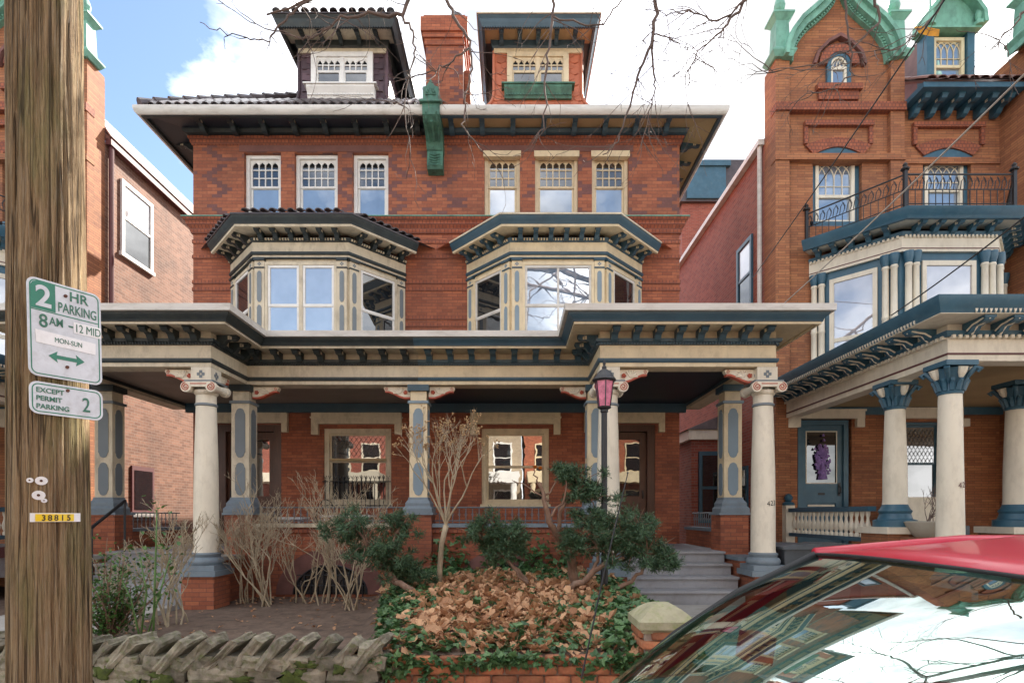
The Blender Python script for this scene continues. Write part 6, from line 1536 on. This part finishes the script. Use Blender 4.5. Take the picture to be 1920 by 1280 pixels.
# number tag and washers on the pole
def on_pole(px, py):
    """point of the pole's bark along a sight line"""
    d = P(px, py, 1.0)-Vector((0,0,EYE)); best = None
    for k in range(400):
        D_ = 2.45+k*0.001; p = Vector((0,0,EYE))+d*D_
        if (p.x-(PX-0.012*(p.z-1.5)*0.6))**2+(p.y-PY)**2 < (PR+0.004)**2: return p
    return P(px, py, 2.65)
tg = thing('number_tag', on_pole(105, 970), 'yellow number strip reading 38815 on the utility pole', 'tag')
p0, p1 = on_pole(57, 972), on_pole(150, 969)
c = (p0+p1)/2; an = math.atan2(p1.y-p0.y, p1.x-p0.x)
pm = on_pole(104, 970)
n_ = Vector((math.sin(an), -math.cos(an), 0))
Mt = Matrix.Translation((pm.x+n_.x*0.004, pm.y+n_.y*0.004, pm.z)) @ Matrix.Rotation(an, 4, 'Z')
def curved_strip(x0, x1, z0, z1, y, mat, nm):
    m = MB(); c0 = []; c1 = []
    for k in range(13):
        x = x0+(x1-x0)*k/12; pp = on_pole(104+x*390, 970); m_ = Vector((pp.x-PX, pp.y-PY, 0)).normalized()
        q0 = pp+m_*(0.003+y); q1 = pp+m_*(0.001+y); dz = -0.02*x
        c0.append((q0.x, q0.y)); c1.append((q1.x, q1.y))
    zc = pm.z
    for k in range(12): m.prism([c0[k], c0[k+1], c1[k+1], c1[k]], zc+z0, zc+z1, 'z')
    return m.obj(nm, mat, tg)
curved_strip(-0.122, 0.117, -0.020, 0.022, 0.0, 'white_metal', 'backing'); curved_strip(-0.095, 0.085, -0.017, 0.018, 0.003, 'tag_yellow', 'strip')
for k, dgt in enumerate('38815'):
    pp = on_pole(104+(-0.055+k*0.029)*390, 970); m_ = Vector((pp.x-PX, pp.y-PY, 0)).normalized(); aa = math.atan2(m_.x, -m_.y)
    text(tg, Matrix.Translation((pp.x+m_.x*0.0068, pp.y+m_.y*0.0068, pm.z-0.013)) @ Matrix.Rotation(aa, 4, 'Z'), dgt, 0, 0, 0.027, 'ink_black', 0.9, 0.0, 0.0008, name='digit')
for i, (px, py, r) in enumerate(((57,900,.014),(78,901,.024),(73,928,.026),(83,938,.012))):
    pp = on_pole(px, py); m_ = Vector((pp.x-PX, pp.y-PY, 0)).normalized(); aa = math.atan2(m_.x, -m_.y)
    Mw = Matrix.Translation(pp+m_*0.004) @ Matrix.Rotation(aa, 4, 'Z')
    wo_ = MB(Mw).prism([(r*math.cos(2*PI*k/14), r*0.85*math.sin(2*PI*k/14)) for k in range(14)], -0.002, 0.002)
    wo_.m = 1; wo_.prism([(r*.25*math.cos(2*PI*k/8), r*.25*math.sin(2*PI*k/8)) for k in range(8)], -0.005, -0.0021)
    tag(wo_.obj('washer', ['white_metal', 'rust']), ('small grey washer nailed beside a bigger pale one, higher on the pole', 'large pale washer, the upper of two large ones above the number strip', 'large pale washer, the lower of two large ones above the number strip', 'tiny washer just under the lower large washer on the pole')[i], 'washer', 'nailed washers on the pole')
# ---- house numbers on two columns
def colnum(colx, coly, rad, z, a0, h, mat, label):
    root = thing('house_number', (colx, coly-rad, z), label, 'house number')
    for k, dgt in enumerate('423'):
        t = a0+k*h*0.72/rad; 
        text(root, Matrix.Translation((colx+math.sin(t)*(rad+0.002), coly-math.cos(t)*(rad+0.002), z+k*0.006)) @ Matrix.Rotation(t, 4, 'Z'), dgt, 0, 0, h, mat, 0.95, 0.0, name='digit')
colnum(AX+5.40, YC, 0.175, EYE+(965-948)*8.31/FPX, 0.02, 0.075, 'ink_black', 'small dark house number 423 on the round column by the grey steps')
colnum(5.86, 7.49, 0.158, EYE+(965-914)*7.3/FPX, 0.05, 0.075, 'maroon', 'dark red house number 423 on the blue-capped column')
# ---- wheelie bins in the passage
def bin_(x, y, rz, label):
    M = Matrix.Translation((x,y,0.16)) @ Matrix.Rotation(rz,4,'Z')
    root = thing('wheelie_bin', (x,y,0.16), label, 'bin', 'grey bins in the passage')
    b = MB(M); b.add([(-.22,-.24,.08),(.22,-.24,.08),(.22,.24,.08),(-.22,.24,.08),(-.29,-.31,.92),(.29,-.31,.92),(.29,.31,.92),(-.29,.31,.92)], [(0,3,2,1),(4,5,6,7),(0,1,5,4),(1,2,6,5),(2,3,7,6),(3,0,4,7)])
    b.obj('body', 'bin_grey', root)
    MB(M).prism([(-.33,.922),(.33,.922),(.33,.96),(.20,1.0),(-.20,1.0),(-.33,.96)], -.35, .35).obj('lid', 'bin_grey', root)
    MB(M).tube([(-.25,.36,.95),(-.25,.42,.97),(.25,.42,.97),(.25,.36,.95)], .016, 6).obj('handle', 'bin_grey', root)
    for s_ in (-1, 1): MB(M).tube([(s_*.25,.24,.10),(s_*.31,.24,.10)], .10, 14).obj('wheel', 'rubber', root)
bin_(4.35, 8.75, 0.1, 'dark grey wheelie bin beside the round column, open end of the passage'); bin_(5.0, 8.9, -0.08, 'blue-grey wheelie bin next to the turreted house porch')
# ---- porch furniture, planter, bench
tb = thing('stool', (-4.05, 10.4, 1.0), 'small white stool with splayed legs on the porch', 'stool')
MB().box(-4.27, -3.83, 10.2, 10.6, 1.52, 1.56).obj('seat', 'white_metal', tb)
for sx in (-1, 1):
    for sy in (-1, 1): MB().tube([(-4.05+sx*.12,10.4+sy*.1,1.52),(-4.05+sx*.2,10.4+sy*.18,1.0)], .018, 6).obj('leg', 'white_metal', tb)
bt = thing('porch_table', (-3.0, 10.3, 1.0), 'low white table on the porch behind the bare shrubs', 'table')
MB().box(-3.45, -2.55, 10.05, 10.55, 1.56, 1.60).obj('top', 'white_metal', bt)
for sx in (-1, 1):
    for sy in (-1, 1): MB().tube([(-3.0+sx*.38,10.3+sy*.2,1.56),(-3.0+sx*.4,10.3+sy*.22,1.0)], .02, 6).obj('leg', 'white_metal', bt)
chh = thing('metal_chair', (-3.62, 10.7, 1.0), 'black metal chair with round hooped back on the porch', 'chair')
MB().lathe(-3.62, 10.7, [(0.20,1.43),(0.21,1.45),(0.19,1.46)], 16).obj('seat', 'iron', chh)
MB().tube([(-3.82+0.2-0.2*math.cos(PI*k/12), 10.9, 1.45+0.45*math.sin(PI*k/12)) for k in range(13)], .014, 6).tube([(-3.62-.12*math.cos(PI*k/10), 10.9, 1.45+0.32*math.sin(PI*k/10)) for k in range(11)], .008, 5).obj('backrest', 'iron', chh)
for sx in (-1, 1):
    for sy in (-1, 1): MB().tube([(-3.62+sx*.13,10.7+sy*.13,1.44),(-3.62+sx*.17,10.7+sy*.17,1.0)], .012, 6).obj('leg', 'iron', chh)
pt = thing('planter', (5.95, 8.15, 0.85), 'pale urn planter with dry stems at the turreted house porch', 'planter')
pc = P(1735, 980, 8.15)
MB().box(pc.x-.3, pc.x+.3, 7.9, 8.3, 0.1, 1.28).obj('pedestal', 'brick_tower', pt)
soft(MB().lathe(pc.x, 8.1, [(0.16,1.281),(0.20,1.33),(0.27,1.45),(0.29,1.50),(0.26,1.51)], 20).obj('bowl', 'terracotta', pt))
rng = random.Random(4); mb = MB()
for k in range(9): branch(mb, rng, Vector((pc.x+rng.gauss(0,.08), 8.1, 1.5)), Vector((rng.gauss(0,.4), rng.gauss(0,.3), 1)).normalized(), .25, .006, 2, .4, .1, (2, 3), 4)
mb.obj('stems', 'twig_dark', pt)
bc = thing('porch_bench', (8.0, 10.6, 1.0), 'pale cushioned bench under the turreted house porch', 'bench')
MB().box(7.45, 8.5, 10.4, 10.9, 1.22, 1.40).obj('seat', 'bin_grey', bc); MB().box(7.45, 8.5, 10.9, 11.02, 1.40, 1.95).obj('backrest', 'cream_pale', bc)
for x_ in (7.5, 8.45):
    for y_ in (10.45, 10.95): MB().box(x_-.03, x_+.03, y_-.03, y_+.03, 1.0, 1.219).obj('leg', 'iron', bc)
# ---- handrail by the entrance steps behind the pole
hr = thing('handrail', (-6.3, 8.9, 0.3), 'black iron handrail on the entrance steps behind the utility pole', 'handrail')
MB().tube([P(170,990,8.6), P(235,938,9.4)], .025, 8).obj('rail', 'iron', hr); MB().tube([P(172,990,8.6), Vector((P(172,990,8.6).x, 8.6, 0.4))], .018, 6).obj('post', 'iron', hr); MB().tube([P(234,939,9.4), Vector((P(234,939,9.4).x, 9.4, 0.95))], .018, 6).obj('post', 'iron', hr)
# ---- service cables
def cable(p0, p1, sag, r, mat, label):
    pts = []
    for k in range(25):
        t = k/24; p = p0.lerp(p1, t); p.z -= sag*4*t*(1-t); pts.append(p)
    tag(MB().tube(pts, r, 5).obj('service_cable', mat, smooth=True), label, 'cable', 'service cables to the houses')
cable(P(1471,568,10.6), P(2030,32,4.6), 0.04, 0.010, 'cable_pale', 'pale service cable rising from the porch roof edge past the balcony')
cable(P(1412,520,11.9), P(1850,-118,4.8), 0.05, 0.009, 'cable', 'dark service cable rising from the side wall past the gabled tower')
cable(P(1671,591,7.2), P(2010,336,4.5), 0.03, 0.008, 'cable', 'thin dark cable crossing in front of the blue trimmed bay')
lf = P(1737, 58, 6.3)
tag(MB(Matrix.Translation(lf) @ Matrix.Rotation(0.3,4,'Y')).add([(-.15,0,0),(-.05,.01,.05),(.05,-.02,.03),(.14,0,.06),(.16,.02,0),(.04,.0,-.05),(-.06,.02,-.03)], [(0,1,6),(1,5,6),(1,2,5),(2,4,5),(2,3,4)]).obj('yellow_leaf', 'leaf_yellow', recalc=False), 'yellow-orange dry leaf caught on the branches beside the copper dormer', 'leaf')
# ================================================================ parked car
def car():
    root = thing('parked_car', (2.2, 1.5, 0), 'parked red car with a sloping windshield reflecting the houses', 'car')
    Y0, Y1 = 0.62, 2.40; yc = (Y0+Y1)/2
    # lower body: loft of cross-sections along x
    secs = []
    def prof(x):
        # half width, sill z, shoulder z, top z
        t = (x+0.75)/4.75
        hw = 0.89*(1-0.10*max(0, (0.18-t)/0.18)**2-0.10*max(0, (t-0.85)/0.15)**2)
        if x < 0.62: top = 0.70+0.215*min(1, max(0, (x+0.75)/1.3))**0.55
        else: top = 0.93
        return hw, top
    nx = 34; mb = MB(); vs = []; ring = 14
    for i in range(nx+1):
        x = -0.75+4.75*i/nx; hw, top = prof(x)
        if i == 0 or i == nx: hw *= 0.93
        sect = [(-hw*.93,.22),(-hw,.35),(-hw,.62),(-hw*.985,top-.10),(-hw*.93,top-.025),(-hw*.80,top),(-hw*.3,top+.022),(hw*.3,top+.022),(hw*.80,top),(hw*.93,top-.025),(hw*.985,top-.10),(hw,.62),(hw,.35),(hw*.93,.22)]
        for y, z in sect: vs.append((x, yc+y, z))
    fs = [(i*ring+k, i*ring+(k+1) % ring, (i+1)*ring+(k+1) % ring, (i+1)*ring+k) for i in range(nx) for k in range(ring)]
    fs += [list(range(ring-1,-1,-1)), [nx*ring+k for k in range(ring)]]
    mb.add(vs, fs)
    soft(mb.obj('body', 'car_red', root), 35)
    # roof and windshield
    RW = 0.60   # half width of the roof at the header
    def header(s_): return Vector((1.20-0.085*(1-s_*s_), yc+s_*0.61+0.08, 1.44+0.022*(1-s_*s_)))
    def cowl(s_): return Vector((0.47-0.30*(1-s_*s_), yc+s_*0.80, 0.925+0.03*(1-s_*s_)))
    n, m_ = 24, 14; gv = []
    for j in range(m_+1):
        t = j/m_
        for i in range(n+1):
            s_ = -1+2*i/n; p = cowl(s_).lerp(header(s_), t); p.x -= 0.05*math.sin(t*PI); p.z += 0.03*math.sin(t*PI)
            gv.append(p)
    gf = [(j*(n+1)+i, j*(n+1)+i+1, (j+1)*(n+1)+i+1, (j+1)*(n+1)+i) for j in range(m_) for i in range(n)]
    MB().add(gv, gf).obj('windshield', 'windshield', root, smooth=True, recalc=False)
    top = MB(); tv = []; L = 12
    for j in range(L+1):
        t = j/L
        for i in range(n+1):
            s_ = -1+2*i/n; h = header(s_)
            x = h.x+0.012+(1.9+0.085*(1-s_*s_))*t; z = h.z+0.006+0.12*math.sin(min(1, t*1.25)*PI/2)*(1-0.35*s_*s_)-0.14*max(0, t-.7)**1.3
            y = h.y+s_*0.02*math.sin(t*PI)
            tv.append((x, y, z))
    for j in (0, L):
        pass
    top.add(tv, [(j*(n+1)+i, j*(n+1)+i+1, (j+1)*(n+1)+i+1, (j+1)*(n+1)+i) for j in range(L) for i in range(n)])
    ro = top.obj('roof', 'car_red', root, smooth=True, recalc=False)
    md = ro.modifiers.new('solid', 'SOLIDIFY'); md.thickness = 0.005; md.offset = -1
    for s_ in (-1, 1):
        MB().tube([cowl(s_)+Vector((-.02,s_*.02,-.02)), cowl(s_).lerp(header(s_), .33)+Vector((-.04,s_*.012,.018)), cowl(s_).lerp(header(s_), .66)+Vector((-.045,s_*.012,.020)), header(s_)+Vector((0,s_*.012,0))], 0.020, 8).obj('pillar_trim', 'rubber', root, smooth=True)
        MB().tube([header(s_)+Vector((0.01,s_*.035,0.0)), header(s_)+Vector((.6,s_*.045,.05)), header(s_)+Vector((1.3,s_*.045,.05)), header(s_)+Vector((1.9,s_*.035,.0))], 0.03, 8).obj('roof_rail', 'car_red', root, smooth=True)
        # front pillar and side glass
        MB().add([cowl(s_)+Vector((.05,s_*.05,0)), cowl(s_)+Vector((.16,s_*.06,0)), header(s_)+Vector((.10,s_*.03,0)), header(s_)+Vector((0,s_*.02,0))], [(0,1,2,3)]).obj('front_pillar', 'car_red', root, recalc=False)
        MB().add([cowl(s_)+Vector((.16,s_*.06,0)), Vector((2.3, yc+s_*.86, .93)), header(s_)+Vector((1.1,s_*.035,.02)), header(s_)+Vector((.10,s_*.03,0))], [(0,1,2,3)]).obj('side_glass', 'windshield', root, recalc=False)
        MB().add([Vector((2.38, yc+s_*.86, .93)), Vector((3.45, yc+s_*.84, .93)), header(s_)+Vector((1.9,s_*.03,-.02)), header(s_)+Vector((1.18,s_*.035,.02))], [(0,1,2,3)]).obj('side_glass', 'windshield', root, recalc=False)
        for x_ in (0.25, 2.95):
            w_ = MB().tube([(x_, yc+s_*.70, .31), (x_, yc+s_*.905, .31)], .31, 28).obj('wheel', 'rubber', root, smooth=False)
            MB().tube([(x_, yc+s_*.90, .31), (x_, yc+s_*.912, .31)], .19, 24).obj('rim', 'chrome', w_)
        MB().prism([(1.02,.96),(1.12,.95),(1.14,1.07),(1.04,1.08)], yc+s_*.90, yc+s_*1.05).obj('door_mirror', 'car_red', root)
        MB().box(-.77, -.70, yc+s_*.62-.16, yc+s_*.62+.16, .52, .66).obj('headlight', 'sticker_white', root)
    hs = [header(-1+2*i/n) for i in range(n+1)]
    MB().tube([h+Vector((-.002,0,.006)) for h in hs], 0.006, 6).obj('header_trim', 'rubber', root, smooth=True)
    MB().add([Vector((3.12+0.0, yc-.6, 1.45)), Vector((3.12, yc+.75, 1.45)), Vector((3.6, yc+.8, .95)), Vector((3.6, yc-.8, .95))], [(0,1,2,3)]).obj('rear_window', 'windshield', root, recalc=False)
    # interior
    MB().prism([(0.35,.90),(0.95,.98),(1.02,.92),(1.0,.6),(0.35,.6)], yc-.78, yc+.78).obj('dashboard', 'dash', root)
    MB().tube([(1.14+.05*math.cos(2*PI*k/20), yc-.36+.18*math.cos(2*PI*k/20), .98+.17*math.sin(2*PI*k/20)) for k in range(21)], .016, 6).obj('steering_wheel', 'rubber', root)
    MB().box(1.16, 1.19, yc-.06, yc+.18, 1.335, 1.40).obj('rear_mirror', 'rubber', root)
    for sy in (-.37, .37):
        MB().prism([(1.55,.5),(2.05,.5),(2.22,1.12),(2.10,1.14),(1.95,.72),(1.55,.68)], yc+sy-.24, yc+sy+.24).obj('seat', 'dash', root)
        MB().box(2.10, 2.20, yc+sy-.13, yc+sy+.13, 1.15, 1.30).obj('headrest', 'dash', root)
    MB().tube([P(1090,1271,2.2), P(1130,1085,2.22), P(1177,887,2.24)], [.004,.003,.002], 5).lathe(P(1177,886,2.24).x, 2.24, [(0.001,P(1177,886,2.24).z-.005),(0.005,P(1177,886,2.24).z),(0.001,P(1177,886,2.24).z+.005)], 6).obj('antenna', 'iron', root)
car()
# ================================================================ street tree, its boughs over the pavement
def street_tree():
    b = Vector((5.4, 3.3, 0.12))
    root = thing('street_tree', b, 'bare street tree whose twigs hang across the sky and upper windows', 'tree')
    rng = random.Random(77)
    MB().tube([b, b+Vector((0.02,0,1.5)), b+Vector((-.1,.1,3.5)), b+Vector((-.25,.3,5.6)), b+Vector((-.5,.5,7.0))], [.28,.22,.20,.17,.14], 12).obj('trunk', 'twig_dark', root, smooth=True)
    crown = b+Vector((-.5,.5,7.0))
    def bough(pts, r0, r1, twigs=10, tl=0.7, droop=-0.25, seed=0):
        rg = random.Random(seed); m = MB(); fine = []
        for i in range(len(pts)-1):
            for k in range(5): fine.append(pts[i].lerp(pts[i+1], k/5)+Vector((rg.gauss(0,.010), rg.gauss(0,.010), rg.gauss(0,.010))))
        fine.append(pts[-1]); n_ = len(fine)
        m.tube(fine, [1.35*(r0+(r1-r0)*(i/(n_-1))**.7) for i in range(n_)], 6)
        for t in range(int(twigs*1.5)):
            i = rg.randint(int(n_*.25), n_-1); dd = (fine[min(i+1, n_-1)]-fine[max(0, i-1)]).normalized()
            nd = (dd*.6+Vector((rg.gauss(0,.6), rg.gauss(0,.4), rg.gauss(0,.4)+droop))).normalized()
            branch(m, rg, fine[i], nd, tl*rg.uniform(.4, 1.0), max(.0052, r1*.9), 2, .45, droop*.4, (1, 2), 4, None, .62, .13)
        m.obj('bough', 'twig_dark', root, smooth=True)
    D1 = 6.2
    ov = lambda x, y, D=D1: P(x, y, D)
    # limbs above the frame, from the crown leftwards
    L1 = [crown, Vector((3.4,4.6,8.3)), Vector((1.4,5.6,8.6)), Vector((-.6,6.0,8.5)), Vector((-2.4,6.1,8.1))]
    bough(L1, .10, .035, 10, .8, -.1, 1)
    bough([crown, Vector((4.0,5.0,8.8)), Vector((3.0,6.0,9.3)), Vector((1.5,6.6,9.5))], .08, .03, 8, .8, -.1, 2)
    # drooping sprays read off the sky
    bough([L1[4], ov(640,-40), ov(600,-5), ov(500,28)], .022, .007, 5, .35, 0, 3)
    bough([ov(600,-10), ov(545,22), ov(520,55), ov(505,78), ov(470,72), ov(425,62), ov(375,42)], .012, .003, 4, .18, -.05, 4)
    bough([L1[3], ov(800,-60), ov(752,28), ov(690,25), ov(640,35), ov(605,60), ov(570,75), ov(480,45)], .024, .004, 12, .5, -.1, 5)
    bough([ov(752,28), ov(775,60), ov(778,110), ov(765,150), ov(758,200), ov(770,300)], .011, .003, 9, .45, -.2, 6)
    bough([L1[3], ov(830,-20), ov(850,30), ov(880,80), ov(885,130), ov(872,190), ov(868,235), ov(905,285)], .018, .004, 10, .45, -.2, 7)
    bough([ov(880,88), ov(840,120), ov(800,140), ov(760,145)], .009, .003, 6, .35, -.1, 8)
    bough([L1[2], ov(1045,-80), ov(1037,0), ov(1033,60), ov(1025,130), ov(1018,240), ov(1000,270)], .020, .004, 11, .4, -.2, 9)
    bough([ov(1037,30), ov(1100,50), ov(1130,45), ov(1165,0), ov(1185,-40)], .008, .006, 6, .35, -.1, 10)
    bough([Vector((1.5,6.6,9.5)), ov(1235,-60,6.5), ov(1230,0,6.5), ov(1225,70,6.5), ov(1200,130,6.5), ov(1180,200,6.5), ov(1160,265,6.5), ov(1130,290,6.5)], .026, .004, 12, .5, -.2, 11)
    bough([ov(1226,62,6.5), ov(1222,120,6.5), ov(1228,165,6.5), ov(1215,220,6.5), ov(1195,290,6.5)], .012, .003, 9, .4, -.2, 12)
    bough([ov(1226,62,6.5), ov(1265,75,6.5), ov(1300,100,6.5)], .008, .002, 6, .4, -.1, 13)
    bough([Vector((3.0,6.0,9.3)), ov(1420,-50), ov(1385,20), ov(1350,60), ov(1310,95), ov(1285,140)], .020, .003, 12, .6, -.15, 14)
    bough([Vector((3.4,4.6,8.3)), ov(1440,-60), ov(1400,5), ov(1345,40), ov(1290,20), ov(1250,30)], .016, .003, 10, .5, -.1, 15)
    bough([Vector((4.0,5.0,8.8)), ov(1660,-60), ov(1640,0), ov(1650,40), ov(1600,90), ov(1530,120), ov(1450,135)], .020, .003, 9, .55, -.1, 16)
    bough([ov(1590,-60), ov(1583,0), ov(1592,80), ov(1600,140), ov(1560,165), ov(1500,185)], .013, .003, 6, .4, -.1, 17)
    bough([Vector((4.0,5.0,8.8)), ov(1800,-60), ov(1760,20), ov(1720,60), ov(1690,90), ov(1640,95)], .014, .003, 8, .45, -.1, 18)
    bough([crown, ov(1990,-60,5.5), ov(1925,20,5.5), ov(1890,60,5.5), ov(1860,95,5.5)], .014, .003, 7, .4, -.1, 19)
    bough([crown, Vector((6.2,2.0,9.0)), Vector((6.0,0.5,10))], .09, .03, 12, 1.2, 0, 20)
    bough([crown, Vector((3.5,2.0,9.0)), Vector((1.5,0.8,10)), Vector((0,0.2,10.6))], .09, .03, 14, 1.2, 0, 21)
street_tree()
# ================================================================ houses across the street, behind the camera: they light and mirror in the panes
for k, (x0, mat_, tr) in enumerate(((-16,'brick_side','cream_pale'),(-7.6,'brick_cream','white_paint'),(0.8,'brick_front','cream'),(9.2,'brick_cream','cream_pale'))):
    labs = ('red brick row house across the street with pale trim', 'cream brick row house across the street with white trim', 'orange brick row house across the street with cream porch', 'cream row house across the street at the far end with pale trim')
    h = thing('row_house', (x0+4, -12, 0.1), labs[k], 'house', 'row houses across the street')
    MB().box(x0, x0+8.2, -20, -12, 0.1, 9.5).obj('wall', mat_, h)
    MB().box(x0-.1, x0+8.3, -12.0, -11.4, 9.3, 9.8).obj('cornice', tr, h)
    MB().box(x0+.2, x0+8.0, -11.99, -10.0, 3.6, 4.2).obj('porch_roof', tr, h)
    for i in range(4): MB().tube([(x0+.5+i*2.4,-10.2,.1),(x0+.5+i*2.4,-10.2,3.6)], .16, 10).obj('porch_post', tr, h)
    for r in range(3):
        for i in range(4):
            x = x0+.8+i*1.9; z = 1.4+r*3.0 if r else 1.4
            wn = MB().box(x-.1, x+1.1, -11.995, -11.93, z-.1, z+1.8).obj('window', tr, h)
            MB().box(x, x+1.0, -11.929, -11.92, z, z+.8).obj('pane', 'glass_dark', wn); MB().box(x, x+1.0, -11.929, -11.92, z+.88, z+1.7).obj('pane', 'glass_dark', wn)
